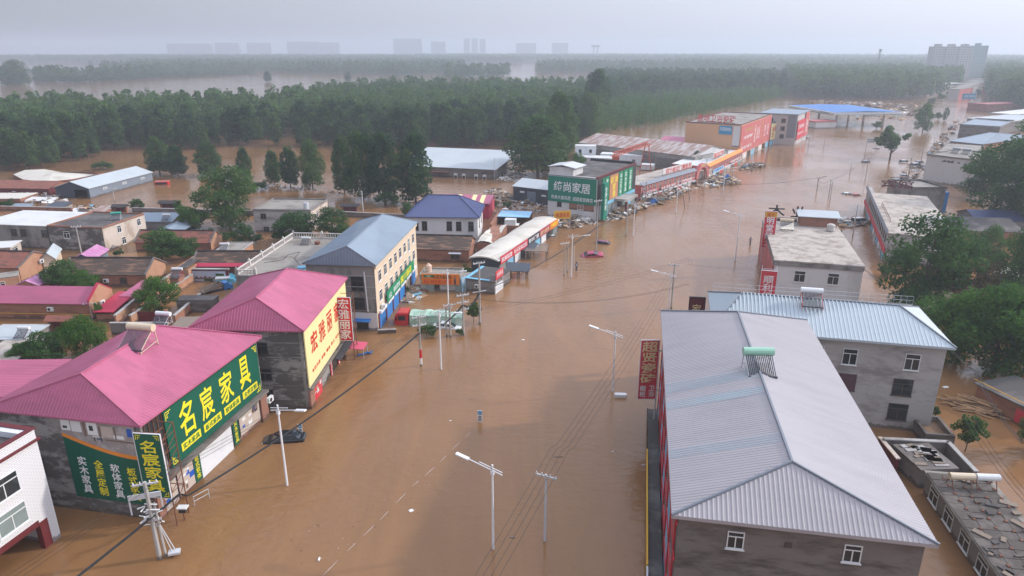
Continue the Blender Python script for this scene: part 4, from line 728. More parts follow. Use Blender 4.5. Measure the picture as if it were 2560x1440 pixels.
# ================================================================ MIDDLE DISTANCE, LEFT OF THE STREET
B = Bld('dark_shed', 'dark steel shed with a pale ribbed roof left of the green furniture mall', (1283, 464), (1372, 474), 11, 4.3); B.walls('dark_steel', 4.2); B.gable('steel_roof', 5.6, 'x', gm='dark_steel', over=.3, rib=1.2)
B.part('vent', 'f', 2.2, 2.6, 1.4, .5, 'frame_white'); B.part('vent', 'f', B.W - 2.2, 2.2, 1.4, .5, 'frame_white'); B.part('door', 'f', 4.5, -1, 2.6, 4.2, 'steel_wall')
B = Bld('furniture_mall', 'white furniture mall with green sign panels, dark flat roof and a stair hut', Vector((9.0, 172.1, 0)), Vector((20.5, 165.5, 0)), Vector((33.6, 188.2, 0)), 10.4); BL['mall'] = B; W, D = B.W, B.D
B.walls('plaster_white', 10.4, rm='trim_grey'); B.flat('dark_flat_roof', 10.4, .15, .0, .0)
MB().box(W - .35, W + .12, -.1, D + .1, 10.56, 10.95).build('parapet', 'maroon', B.root); MB().box(0, W - .36, D - .4, D, 10.56, 11.2).build('parapet', 'dark_metal', B.root); MB().box(0, W - .4, -.1, .25, 10.56, 10.8).build('parapet', 'plaster_white', B.root)
t = B.root; MB().box(.2, W * .5, .3, 6, 10.56, 12.6).build('stair_hut', 'plaster_white', t); MB().slab([(-.2, -.1, 12.6), (W * .28, -.1, 13.2), (W * .28, 6.4, 13.2), (-.2, 6.4, 12.6)], .12).slab([(W * .28, -.1, 13.2), (W * .56, -.1, 12.6), (W * .56, 6.4, 12.6), (W * .28, 6.4, 13.2)], .12).build('hut_roof', 'galv', t)
B.part('band', 'f', W * .45, 2.4, W * .5, 1.6, 'brick', -.03); B.win('f', W * .2, 2.8, 1.2, 1.3, 'd'); B.win('f', W * .62, 2.6, 1.6, 1.4, 'p')
l, rz = B.wside('f', .1, 4.0, .06)
sign('wall_sign', 'big green wall sign with two lines of white characters on the mall side wall', l, rz, W - .3, 6.3, 'sign_teal', [('缔尚家居', 'ink_white', .12, .88, .42, .82, dict(bold=.05)), ('传承大家风范  成就家居典范', 'ink_white', .07, .94, .1, .26, dict(bold=.03))], th=.12)
l, rz = B.wside('r', .5, .5, .9)
sign('vertical_sign', 'narrow dark green upright sign with white characters at the corner of the mall', l, rz, 2.2, 9.0, 'sign_teal', [('全\n屋\n定\n制', 'ink_white', .25, .75, .25, .9, dict(bold=.04))], th=.8)
B.part('sign_wall', 'r', .1, 3.7, D - .2, 6.8, 'dark_metal', -.12)
x = 2.9
for s_, m_, i_, w_, lab in (('', 'sign_green_bright', 'ink_white', 1.3, 'slim plain green panel on the mall street front'), ('欧\n美\n风\n格', 'sign_green_bright', 'ink_white', 3.2, 'first green panel with four white characters on the mall street front'), ('缔 尚\n家\n居', 'sign_brown', 'ink_yellow', 7.2, 'wide brown panel with yellow characters on the mall street front'), ('中\n式\n风\n格', 'sign_green_bright', 'ink_white', 3.6, 'green panel right of the brown panel on the mall street front'), ('实\n木\n家\n具', 'sign_green_bright', 'ink_white', 3.8, 'second to last green panel on the mall street front'), ('古\n典\n家\n具', 'sign_green_bright', 'ink_white', 3.8, 'last green panel at the far end of the mall street front')):
    w_ *= .78; l, rz = B.wside('r', x, 4.0, .13); sign('sign_panel', lab, l, rz, w_, 6.2, m_, [(s_, i_, .28 if w_ < 5 else .1, .72 if w_ < 5 else .9, .08, .92, dict(bold=.04))] if s_ else [], th=.1); x += w_ + .5
k = D / 32
for i, m_ in enumerate(('sky_blue_roof', 'glass_pale', 'plaster_white', 'glass', 'glass_pale', 'blue_light', 'glass_pale')): B.part('shop_front', 'r', 4 + i * 4.0 * k, -1.5, 3.6 * k, 4.6, m_, -.08)
B.part('shop_band', 'r', 4, 3.15, D - 4.5, .8, 'blue_light', -.2)
MB().box(W + .13, W + 3.6, D * .42, D * .72, 3.3, 3.9).build('porch_roof', 'concrete_mid', B.root); MB().box(W + 3.0, W + 3.5, D * .43, D * .43 + .5, -2, 3.28).build('porch_column', 'maroon', B.root); MB().box(W + 3.0, W + 3.5, D * .7, D * .7 + .5, -2, 3.28).build('porch_column', 'maroon', B.root)
sign('bath_sign', 'yellow sign with four red characters on two posts in front of the mall side wall', P(1384, 572) + Vector((0, 0, 2.3)), R(14), 4.1, 1.9, 'sign_yellow', [('金源浴池', 'ink_red', .1, .92, .2, .8, dict(bold=.04))], posts=5)
# red shop row
def shop_front(B, n, z, base='white_metal'):
    st = B.D / n
    for i in range(n): B.part('pilaster', 'r', i * st + .1, -1, .35, z + 1, 'plaster_peel', -.06); B.win('r', i * st + st * .42, z - 1.75, 1.0, 1.5, 'w')
    for i in range(n): B.part('shutter_box', 'r', i * st + .6, .9, st - .8, .45, base, -.35); B.part('shop_front', 'r', i * st + .6, -1.5, st - .9, 2.35, ('glass_pale', 'plaster_white', 'glass', 'sign_red_faded')[i % 4], -.06)
B = Bld('red_shops', 'long row of red shops with a grey eave and roof letters, next to the mall', *fac((1601, 502), (1737, 460), 9), 4.3); B.o = B.o; B.walls('red_shop', 4.2); B.flat('pale_flat_roof', 4.2, .12, .0)
MB().slab([(B.W - .6, 0, 4.95), (B.W - .6, B.D, 4.95), (B.W + .5, B.D, 4.25), (B.W + .5, 0, 4.25)][::-1], .1).build('eave', 'trim_grey', B.root); shop_front(B, 11, 3.9)
for s_, t_, w_, lab, i_ in (('红木家具批发总汇', .5, 11, 'white characters board on the near end of the red shop row', 'ink_white'), ('全友 家居 装饰', 14, 12, 'row of white sign characters over the middle of the red shop row', 'ink_white'), ('美丽窗纱', 31, 9, 'bright red sign characters over the far end of the red shop row', 'ink_red')):
    l, rz = B.wside('r', t_ / 44 * B.D, 1.45, .3); sign('shop_sign', lab, l, rz, w_ / 44 * B.D, 1.05, 'red_shop' if i_ != 'ink_red' else 'ink_white', [(s_, i_, .03, .97, .12, .88, dict(bold=.05))], th=.1)
l, rz = B.wside('r', B.D * .42, 4.9, -1.2); sign('roof_letters', 'red roof letters on a white board above the red shop row', l, rz, B.D * .55, 2.1, 'plaster_white', [('同力格式门窗批发', 'ink_red', .1, .98, .12, .92, dict(bold=.06))], th=.15)
B2_ = Bld('yard_office', 'low pale flat roof behind the red shop row', (1600, 440), (1640, 447), (1730, 415), 3.0); B2_.walls('plaster_peel', 2.9); B2_.flat('cream_roof', 2.9, .15, .1)
# arch gate
A0 = P(1737, 460); A1 = P(1768, 450); t = thing('arch_gate', 'red arched gateway between the two shop rows', 'gate', A0, math.atan2(A1.y - A0.y, A1.x - A0.x)); w_ = (A1 - A0).length
b = MB(); n_ = 14; r_ = w_ / 2
for i in range(n_):
    a0, a1 = math.pi * i / n_, math.pi * (i + 1) / n_
    for (ra, rb, y0, y1) in ((r_ * .72, r_ * 1.02, -.4, .6),):
        q = [(r_ - ra * math.cos(a0), 1.6 + ra * math.sin(a0) * .95), (r_ - rb * math.cos(a0), 1.6 + rb * math.sin(a0) * .95), (r_ - rb * math.cos(a1), 1.6 + rb * math.sin(a1) * .95), (r_ - ra * math.cos(a1), 1.6 + ra * math.sin(a1) * .95)]
        b.face([(x, y0, z) for x, z in q]); b.face([(x, y1, z) for x, z in reversed(q)]); b.face([(q[1][0], y0, q[1][1]), (q[1][0], y1, q[1][1]), (q[2][0], y1, q[2][1]), (q[2][0], y0, q[2][1])]); b.face([(q[3][0], y0, q[3][1]), (q[3][0], y1, q[3][1]), (q[0][0], y1, q[0][1]), (q[0][0], y0, q[0][1])])
b.build('arch', 'red_board', t); MB().box(0, r_ * .3, -.4, .6, -2, 1.6).build('pillar', 'brick_red', t); MB().box(w_ - r_ * .3, w_, -.4, .6, -2, 1.6).build('pillar', 'brick_red', t)
text('建材装饰城', 'ink_sand', t, w_ * .3, w_ * .7, 1.75 + r_ * .72, 1.5 + r_ * .95, -.42, .03)
B = Bld('red_shops', 'red shop row with an orange eave strip beyond the arched gateway', *fac((1767, 449), (1851, 405), 12), 4.2); B.walls('red_shop', 4.1); B.flat('white_roof', 4.1, .12, .0)
MB().slab([(B.W - .5, 0, 5.0), (B.W - .5, B.D, 5.0), (B.W + .6, B.D, 4.15), (B.W + .6, 0, 4.15)][::-1], .1).build('eave', 'ink_orange', B.root); shop_front(B, 9, 3.8)
l, rz = B.wside('r', B.D * .25, 4.9, -1.6); sign('roof_letters', 'short group of red roof letters above the orange eave', l, rz, B.D * .3, 2.2, 'plaster_white', [('精品灯饰', 'ink_red', .05, .95, .1, .9, dict(bold=.06))], th=.15)
l, rz = B.wside('r', B.D * .12, 1.2, .35); sign('shop_sign', 'pale blue banner on the red shops beyond the arch', l, rz, B.D * .3, 1.2, 'sky_blue_roof', [('不锈钢 铁艺', 'ink_blue', .1, .9, .2, .8, {})], th=.08)
l, rz = B.wside('r', B.D * .62, 1.3, .35); sign('shop_sign', 'white banner with red characters on the red shops beyond the arch', l, rz, B.D * .34, 1.1, 'plaster_white', [('断桥铝门窗', 'ink_red', .05, .95, .2, .8, {})], th=.08)
# ochre building, cream billboard, grey building
B = Bld('tile_store', 'big ochre tile store with a red advertising front and roof letters', *fac((1844, 403), (1920, 364), 21), 13.2); BL['tile'] = B; W, D = B.W, B.D; B.walls('ochre_wall', 13.1); B.flat('pale_flat_roof' if False else 'flat_roof', 13.1, .15, .05, .3, 'maroon')
l, rz = B.wside('f', W * .2, 13.6, -1.0); sign('roof_letters', 'six dark red roof letters standing on the ochre building', l, rz, W * .68, .25, 'rust', [('高地卫浴瓷砖', 'sign_red_faded', .0, 1.0, .5, 11.5, dict(bold=.05))], th=.2)
l, rz = B.wside('f', W * .62, 9.6, .1); sign('wall_sign', 'blue sign with white characters on the ochre wall', l, rz, W * .23, 3.1, 'sign_blue', [('天源建材城', 'ink_white', .05, .95, .4, .85, dict(bold=.03))], th=.12)
B.part('panel', 'f', W * .87, 5.2, W * .12, 7.6, 'plaster_white', -.06)
l, rz = B.wside('r', .1, 2.4, .1); T = sign('advert_front', 'huge faded red advertising front with white characters on the ochre building', l, rz, D - .2, 10.5, 'red_board', [('力丽 瓷砖陶瓷', 'ink_white', .08, .36, .48, .6, dict(bold=.04)), ('德克 厨卫洁具 吊顶', 'ink_white', .05, .36, .13, .24, dict(bold=.04)), ('大品牌瓷砖', 'ink_gold', .1, .35, .74, .86, dict(bold=.03)), ('大\n理\n石\n瓷\n砖', 'ink_white', .42, .46, .2, .88, {}), ('全\n国\n免\n费', 'ink_white', .5, .54, .3, .75, {}), ('卫\n浴\n洁\n具', 'ink_white', .56, .6, .3, .75, {}), ('厨\n卫', 'ink_gold', .66, .7, .3, .9, {}), ('橱\n柜\n门\n业', 'ink_white', .76, .81, .28, .72, {}), ('吊\n顶\n灯\n饰', 'ink_white', .86, .91, .28, .72, {})])
for i in range(8): B.part('shop_front', 'r', .6 + i * D / 8, -1.2, D / 8 - 1.2, 3.3, ('glass_pale', 'plaster_white', 'glass', 'blue_light')[i % 4], -.06)
B3 = Bld('cream_store', 'store with a cream billboard front between the ochre and the grey buildings', *fac((1922, 364), (1957, 351), 14), 9.6); B3.walls('concrete_dim', 9.4); B3.flat('dark_flat_roof', 9.4, .15, .05)
l, rz = B3.wside('r', .1, 2.2, .1); sign('billboard', 'cream billboard with red characters beyond the red advertising front', l, rz, B3.D - .2, 7.0, 'sign_cream', [('尚居', 'ink_red', .08, .34, .5, .8, dict(bold=.04)), ('全屋定制', 'ink_red', .45, .95, .55, .85, dict(bold=.04)), ('橱\n柜', 'ink_red', .1, .2, .12, .45, {}), ('木\n门', 'ink_red', .55, .65, .12, .5, {}), ('衣\n柜', 'ink_red', .75, .85, .12, .5, {})])
for i in range(4): B3.part('shop_front', 'r', .6 + i * B3.D / 4, -1.2, B3.D / 4 - 1.2, 3.0, ('blue_light', 'plaster_white')[i % 2], -.06)
B = Bld('grey_store', 'pale grey three storey store with a slate roof and red boards on its street front', *fac((1986, 363), (2014, 348), 16), 13.0); W, D = B.W, B.D; B.walls('far_concrete', 12.9); B.flat('slate_blue', 12.9, .3, .4)
for z in (2.6, 6, 9.3): B.win('f', W * .58, z, 1.8, 1.8, 'd'); B.win('f', W * .25, 9.3, 1.8, 1.8, 'd') if z > 9 else None
B.part('dark_bay', 'f', W * .75, 3.0, W * .22, 9.6, 'trim_grey', -.1)
l, rz = B.wside('r', .2, 2.2, .3); sign('billboard', 'red billboard with white characters on the grey store', l, rz, D * .62, 8.2, 'sign_red_faded', [('红木家私城', 'ink_white', .08, .9, .55, .78, dict(bold=.03)), ('大型家具批发基地', 'ink_white', .05, .9, .25, .36, {})]); l, rz = B.wside('r', D * .64, 2.2, .35); sign('billboard', 'taller red board with a column of characters at the far side of the grey store', l, rz, D * .34, 10.6, 'red_board', [('古\n典\n红\n木', 'ink_white', .3, .75, .15, .7, {})])
# petrol station
A = P(1972, 262, 8.2); Bq = P(2086, 281, 8.2); Cq = P(2146, 264, 8.2); B = Bld('fuel_canopy', 'petrol station canopy with a bright blue roof on white columns', A, Bq, Cq, 8.2, cat='canopy'); W, D = B.W, B.D
MB().box(0, W, 0, D, 6.6, 8.0).build('fascia', 'white_metal', B.root); MB().slab([(1, 1, 8.1), (W - 1, 1, 8.1), (W - 1, D / 2, 8.6), (1, D / 2, 8.6)], .1).slab([(1, D / 2, 8.6), (W - 1, D / 2, 8.6), (W - 1, D - 1, 8.1), (1, D - 1, 8.1)], .1).build('roof', 'blue_canopy', B.root)
b = MB(); b.box(.3, W - .3, -.06, -.002, 6.75, 6.95).box(W + .002, W + .06, .3, D - .3, 6.75, 6.95); b.build('green_stripe', 'sign_green_bright', B.root); text('加油站', 'ink_green', B.root, W * .72, W * .9, 7.1, 7.8, -.05)
for x in (.2, .5, .86):
    for y in (.15, .85): MB().box(W * x - .4, W * x + .4, D * y - .4, D * y + .4, -2, 6.58).build('column', 'plaster_white', B.root)
B = Bld('station_shop', 'low white and red petrol station shop behind the canopy', (2014, 301), (2040, 305), (2052, 298), 3.4); B.walls('plaster_white', 3.3); B.flat('red_board', 3.3, .5, .3)
# container yard and big shed
B = Bld('big_shed', 'long shed with a rust streaked ribbed roof behind the container offices', (1447, 356), (1738, 391), 22, 5.5); B.walls('concrete_mid', 5.3); B.gable('rust_roof', 8.2, 'x', gm='plaster_white', over=.3, rib=1.5); B.part('dark_strip', 'f', .5, .5, B.W - 1, 3.3, 'brick_grey', -.05)
def container(label, a, b_, z0, m='white_metal', wins=2, h=2.7, d=2.6):
    A, Bq = P(*a, z0), P(*b_, z0); A.z = Bq.z = 0; B = Bld('container_office', label, A, Bq, d, z0 + h, cat='container', group='white container offices in the yard'); W = B.W
    MB().box(0, W, 0, B.D, z0 + (.02 if z0 > 0 else -2), z0 + h - .12).build('body', m, B.root); MB().box(-.05, W + .05, -.05, B.D + .05, z0 + h - .12, z0 + h).build('roof', 'white_roof', B.root)
    for i in range(wins): B.win('f', W * (i + .5) / wins - .5, z0 + .9, 1.0, 1.1, 'd')
    b = MB(); [b.box(x - .08, x + .08, -.04, .0, z0 + .02, z0 + h - .13) for x in (.1, W / 2, W - .1)]; b.build('frame', 'galv', B.root); return B
container('topmost white container office at the left of the yard, with two small windows', (1437, 387), (1489, 388), 3.5, wins=2, d=5, h=3.2)
container('lower row of white containers at the left of the yard', (1431, 416), (1540, 421), .2, 'galv', wins=0, h=3.4, d=6)
container('long white container block in the middle of the yard', (1500, 409), (1566, 412), .2, wins=0, h=3.6, d=5)
container('white container with one window left of the gantry leg', (1564, 412), (1603, 414), .2, wins=1, h=3.5, d=4.5)
container('white container right of the gantry leg', (1602, 408), (1637, 411), .2, 'galv', wins=1, h=3.4, d=6)
container('blank white box container in front of the gantry leg', (1600, 424), (1631, 426), .2, wins=0, h=1.8, d=4)
container('white container with windows beside the rust streaked shed', (1658, 418), (1712, 422), .2, wins=2, h=2.6, d=4)
container('far white container behind the one with windows', (1662, 405), (1708, 407), .2, wins=0, h=2.2, d=4)
# gantry crane
G0 = P(1618, 416); t = thing('gantry_crane', 'red lattice gantry crane above the container yard', 'crane', G0); b = MB(); H_ = 9.2
E0 = P(1535, 390, H_) - G0; E1 = P(1620, 362, H_) - G0; E0.z = E1.z = H_
d = (E1 - E0); L_ = d.length; e = d.normalized(); n = Vector((-e.y, e.x, 0)); 
for k_, zz in ((-.6, 0), (.6, 0), (0, 1.1)): b.tube(E0 - e * 1 + n * k_ + Vector((0, 0, zz)), E1 + e * 2 + n * k_ + Vector((0, 0, zz)), .14, n=4)
for i in range(18):
    p0, p1 = E0 + e * (L_ * i / 18), E0 + e * (L_ * (i + .5) / 18); p2 = E0 + e * (L_ * (i + 1) / 18)
    for k_ in (-.6, .6): b.tube(p0 + n * k_, p1 + Vector((0, 0, 1.1)), .07, n=4).tube(p1 + Vector((0, 0, 1.1)), p2 + n * k_, .07, n=4)
b.build('girder', 'crane_red', t)
for q, lab in ((E1 - e * 1, 0), (E0 + e * 2, 1)):
    l_ = MB(); 
    for k_ in (-1, 1): l_.tube(q + n * k_ * .6, Vector((q.x, q.y, -2)) + n * k_ * 2.4, .2, .14, n=4)
    for f_ in (.25, .5, .75): l_.tube(q.lerp(Vector((q.x, q.y, 0)), f_) + n * (.6 + 1.6 * f_), q.lerp(Vector((q.x, q.y, 0)), f_) - n * (.6 + 1.6 * f_), .08, n=4)
    l_.build('leg', 'crane_red', t)
h_ = MB(); c_ = E0 + e * 1.5 + Vector((0, 0, -.9)); h_.obox(c_, 2.0, 1.6, 1.4); h_.build('trolley', 'crane_red', t)
B = Bld('pink_shed', 'low pink roofed shed behind the rust streaked shed', (1650, 352), (1722, 356), (1726, 344), 3.5); B.walls('pink_deep', 3.3); B.gable('pink', 4.6, 'x', gm='pink_deep', over=.3)
# ================================================================ RIGHT SIDE
B = Bld('metal_roof_store', 'big foreground store with a lilac grey seamed hip roof on the right', Vector((10.2, 37.0, 0)), Vector((25.45, 34.2, 0)), Vector((32.2, 70.4, 0)), 12.0, over=.45); BL['lilac'] = B; W, D = B.W, B.D
B.walls('concrete_dim', 11.95); r1 = B.px(1980, 1155, 14.3); r2 = B.px(1845, 780, 14.3); B.hip('lilac_grey', 14.3, (r1.x, r1.y), (r2.x, r2.y), .5, .3, trim='trim_grey', th=.25)
for t_ in (3.1, 10.1): B.win('f', t_, 9.65, 1.05, 1.3)
B.part('vent', 'f', 6.6, 10.2, .45, .4, 'frame_dark')
b = MB()
for i in range(9): y = 1.0 + i * (D - 2) / 8; b.box(-.14, -.02, y - .09, y + .09, -2, 11.2)
for z in (2.6, 5.4, 8.2, 11.0): b.box(-.13, -.03, 0, D, z - .08, z + .08)
b.build('red_frame', 'sign_red_faded', B.root)
for i in range(8): B.part('glazing', 'l', 1.3 + i * (D - 2) / 8, -1.5, (D - 2) / 8 - .6, 12.4, ('blue_light', 'glass_pale')[i % 2], -.04)
MB().box(-1.3, -.2, 0, D - 3, 1.2, 1.4).build('canopy', 'slab_dark' if 'slab_dark' in M else 'dark_flat_roof', B.root); b = MB(); b.box(-1.44, -1.31, 7, D - 12, .9, 1.7).build('canopy_board', 'sign_yellow', B.root); MB().box(-1.43, -1.31, 0, 6.8, .9, 1.7).build('canopy_board', 'white_metal', B.root)
b = MB()
for i in range(16): b.tube((-1.3, i * 2.2 + .5, 1.2), (-1.3, i * 2.2 + .5, -2), .05, n=4).tube((-.3, i * 2.2 + .5, 1.2), (-1.3, i * 2.2 + .5, .1), .03, n=4)
b.build('canopy_frame', 'dark_metal', B.root)
for f0, f1 in ((.45, .5), (.37, .405), (.165, .2)):
    b = MB(); y0, y1 = D * f0, D * f1; up = lambda x, y: (x, y, 12.0 + (14.3 - 12.0) * (x + .5) / (r1.x + .5 + (r2.x - r1.x) * (y - r1.y) / (r2.y - r1.y)) + .012); xe = (r1.x + (r2.x - r1.x) * ((y0 + y1) / 2 - r1.y) / (r2.y - r1.y)) - .15
    q_ = [up(-.5, y0), up(-.5, y1), up(xe, y1), up(xe, y0)]; b.face(q_); b.ribs([q_[1], q_[0], q_[3], q_[2]], .3, h=.04); b.build('replaced_sheets', 'lilac_blue', B.root)
l = P(1895, 925, 14.0); q = B.loc(l); solar(l + Vector((0, 0, -.3)), B.rz + R(8), 'solar heater with a pale green tank on the ridge of the lilac roof', 'tank_green', 'galv', 1.35)
T = vsign('vertical_sign', 'tall red sign with four sand coloured characters hanging off the lilac roofed store', P(1594, 996, 4.0), R(0), 1.9, 6.9, 4.0, '超贤瓷砖', 'sign_red_faded', 'ink_sand', post=None, keepz=(.27, .98), mar=.06); 
text('橱\n柜', 'ink_white', T, .15, .8, 4.25, 5.6, -.105, .03); text('卫\n浴', 'ink_white', T, 1.1, 1.75, 4.25, 5.6, -.105, .03); MB().box(1.9, 3.4, -.05, .05, 5, 5.15).box(1.9, 3.4, -.05, .05, 9.6, 9.75).tube((1.95, .05, -2), (1.95, .05, 10.8), .08, n=6).build('bracket', 'galv', T)
# T: blue grey roof block behind
Bv = Vector((46.2, 66.5, 0)); A = Bv + Vector((-math.cos(R(13)), math.sin(R(13)), 0)) * 24.3; B = Bld('metal_roof_block', 'three storey grey block with a pale blue seamed hip roof behind the lilac roof', A, Bv, 12.2, 10.5, over=.45); BL['blue'] = B; W, D = B.W, B.D
B.walls('concrete_mid', 10.4); r1 = B.px(1856, 733, 12.9); r2 = B.px(2250, 765, 12.9); B.hip('blue_grey_roof', 12.9, (r1.x, r1.y), (r2.x, r2.y), .6, .42, trim='trim_grey', axis='x', th=.25)
for t_ in (13.4, 19.6, 10.0): B.win('f', t_, 7.3, 1.5, 1.9)
for z in (4.2, 1.2):
    for t_, st in ((13.2, 'r'), (18.9, 'd'), (10.2, 'r')): B.win('f', t_, z, 2.0, 2.0, st)
b = MB(); z0 = 10.55
for i in range(34): b.tube((i * W / 33, D + 1.0, z0), (i * W / 33, D + 1.0, z0 + 1.1), .014, n=4)
for z in (.1, .6, 1.1): b.tube((0, D + 1.0, z0 + z), (W, D + 1.0, z0 + z), .018, n=4)
b.build('roof_railing', 'galv', B.root); MB().box(0, W, D, D + 1.2, 10.2, 10.5).build('ledge', 'concrete_mid', B.root)
l = P(2028, 752, 12.9); solar(l + Vector((0, 0, -.6)), B.rz, 'solar heater with a white and red labelled tank on the pale blue roof', 'tank_white', 'sign_red_faded', 1.25); MB().path([B.loc(P(2008, 745, 12.9)) + Vector((0, 0, .1)), B.loc(P(2022, 800, 10.9)) + Vector((0, 0, .6))], .06).build('pipe', 'lamp_white', B.root)
l = P(1722, 778, 7.6); sign('vertical_sign', 'dark red sign with one gold character at the street end of the pale blue roof', Vector((l.x, l.y, 7.0)), R(-10), 1.9, 2.6, 'maroon', [('家', 'ink_sand', .2, .8, .1, .65, dict(bold=.04))], frame='dark_metal', posts=8)
# U: flat roofed white house
B = Bld('flat_roof_house', 'white house with a stained pale flat roof, roof hut and tanks on the right', (1938, 652), (2160, 668), (2085, 562), 7.2); W, D = B.W, B.D; BL['flat'] = B
B.walls('plaster_white'); B.flat('pale_flat_roof', 7.2, .2, .15); 
b = MB(); b.box(-.1, W + .1, -.18, -.02, 6.5, 7.15).box(-.18, -.02, 0, D, 6.5, 7.15); b.build('cornice', 'concrete', B.root)
for t_ in (.24, .62): B.win('f', t_ * W, 3.9, 1.7, 1.9)
MB().box(-.25, -.03, .5, D - .5, -1, 6.2).build('shop_front', 'red_board', B.root)
MB().box(W * .48, W * .98, D - 3.6, D - .2, 7.4, 9.4).build('roof_hut', 'brick', B.root); MB().slab([(W * .44, D - 4, 9.4), (W * 1.02, D - 4, 9.4), (W * 1.02, D + .2, 9.9), (W * .44, D + .2, 9.9)], .12).build('hut_roof', 'steel_roof', B.root); MB().box(.1, W * .47, D - .4, D - .1, 7.4, 7.9).build('parapet', 'dark_metal', B.root)
solar(B.world(W * .27, D * .74, 7.4), B.rz, 'solar heater with a cream tank on the stained flat roof', 'tank_cream', 'galv', 1.3)
t = thing('water_tank', 'round rust stained water tank beside the roof hut', 'water tank', B.world(W * .87, D * .78, 7.4)); MB().tube((0, 0, .1), (0, 0, 1.2), .75, n=14).build('body', 'debris_pale', t); MB().tube((0, 0, 1.2), (0, 0, 1.35), .5, n=12).build('lid', 'debris_pale', t)
l = B.world(.6, D + .3, 7.9); sign('roof_letters', 'black roof letters seen from behind at the far edge of the stained flat roof', l, B.rz, 7.5, .1, 'dark_metal', [('木 业', 'ink_black', .0, 1, 2, 26, dict(bold=.05))], th=.1)
T = vsign('vertical_sign', 'tall red sign with a yellow head at the far corner of the flat roofed house', P(1903, 618, 4.8), R(-12), 2.1, 6.9, 4.8, '明堂红木', 'sign_red_faded', 'ink_white', post=None, keepz=(.03, .85)); MB().box(.05, 2.15, -.112, -.101, 10.6, 11.55).build('head_panel', 'sign_yellow', T); text('盛世', 'ink_red', T, .35, 1.75, 10.75, 11.4, -.12); MB().tube((.2, .1, -2), (.2, .1, 11.4), .07, n=6).build('post', 'galv', T)
T = vsign('vertical_sign', 'tall red sign with white characters at the near corner of the flat roofed house', P(1893, 770, 1.0), R(-17), 2.3, 6.3, 1.0, '顺利红木', 'sign_red_faded', 'ink_white', post='galv', depth=1.0, keepz=(.04, .88)); text('利', 'ink_white', T, .1, .2, 7.0, 7.1, -.105) if False else None
# V: long flat roofed building
B = Bld('long_flat_house', 'long two storey house with a pale flat roof and red shop band facing the street', Vector((73.6, 131.6, 0)), Vector((84.9, 127.1, 0)), 43, 6.0); W, D = B.W, B.D; D2 = B.D
B.walls('concrete_mid', 5.9); B.flat('pale_flat_roof', 5.9, .15, .2, .0); MB().slab([(-.42, -.2, 5.85), (-.12, -.2, 6.4), (-.12, D + 9, 6.4), (-.42, D + 9, 5.85)], .12).build('eave', 'trim_grey', B.root); MB().box(.0, .9, D + .2, D + 9, -2, 6.0).build('wing', 'concrete_mid', B.root)
for i in range(13): B.win('l', 1.0 + i * (D - 2) / 13, 3.5, 1.2, 1.7, 'd')
MB().box(-.3, -.05, .5, D + 8.5, 1.7, 2.7).build('shop_band', 'sign_red_faded', B.root)
for i in range(10): B.part('shop_front', 'l', 1 + i * (D - 2) / 10, -1.5, (D - 2) / 10 - 1, 3.0, ('blue_light', 'white_metal', 'glass')[i % 3], -.08)
for t_ in (5.5, 8.2): B.win('f', t_, 3.4, 1.6, 1.5)
for x in (7.4, 9.6): solar(B.world(x, 9.5, 6.05), B.rz, 'solar heater behind the tree top on the long pale flat roof, %s of the two' % ('left' if x < 8 else 'right'), 'tank_white', 'galv', 1.1)
b = MB(); [b.tube((1.0, y, 6.1), (1.0, y, 7.0), .06, n=4) for y in np.linspace(9, 26, 9)]; b.tube((1.0, 9, 6.9), (1.0, 26, 6.9), .05, n=4); b.build('railing', 'rust', B.root)
W_, Dd = W, D
for i, u_ in enumerate(()): pass
B = Bld('block_house', 'plain grey block house with a blue corner column behind the long flat roof', (2283, 473), (2366, 472), (2352, 452), 6.2); W, D = B.W, B.D; B.walls('concrete', 6.1, rm='brick_grey'); B.flat('flat_roof', 6.1, .15, .15, .5, 'concrete_dim'); MB().box(W + .01, W + 1.3, .4, 1.8, -2, 5.2).build('blue_column', 'blue_door', B.root)
l = P(2180, 470, 6.9); b = Vector((l.x, l.y, 6.5)); sign('roof_letters', 'red roof letters seen from behind beyond the long flat roof', P(2200, 470, 6.4), R(-15), 7.5, .1, 'rust', [('宾馆', 'maroon', .0, 1, 2, 22, dict(bold=.05))], th=.1)
B = Bld('tall_white_wall', 'house with a high blank whitish wall facing the camera beyond the parked cars', (2318, 388), (2440, 402), (2435, 380), 8.2); B.walls('plaster_white', 8.1); B.flat('flat_roof', 8.1, .2, .2, .3, 'concrete_dim'); 
b = MB(); rr = random.Random(8)
for i in range(9): x = B.W * (.3 + .5 * rr.random()); b.face([(x, -.01, 6.6 + rr.random() * .6), (x + 1.2, -.012, 6.5 + rr.random() * .5), (x + 1.1, -.01, 7.0 + rr.random() * .6)])
b.build('moss_stain', 'concrete_bare', B.root)
for i, x in enumerate((.28, .5)): solar(B.world(B.W * x, B.D * .5, 8.3), B.rz, ('left' if i == 0 else 'right') + ' white solar tank on the house with the high blank wall', 'tank_white', 'galv', 1.3)
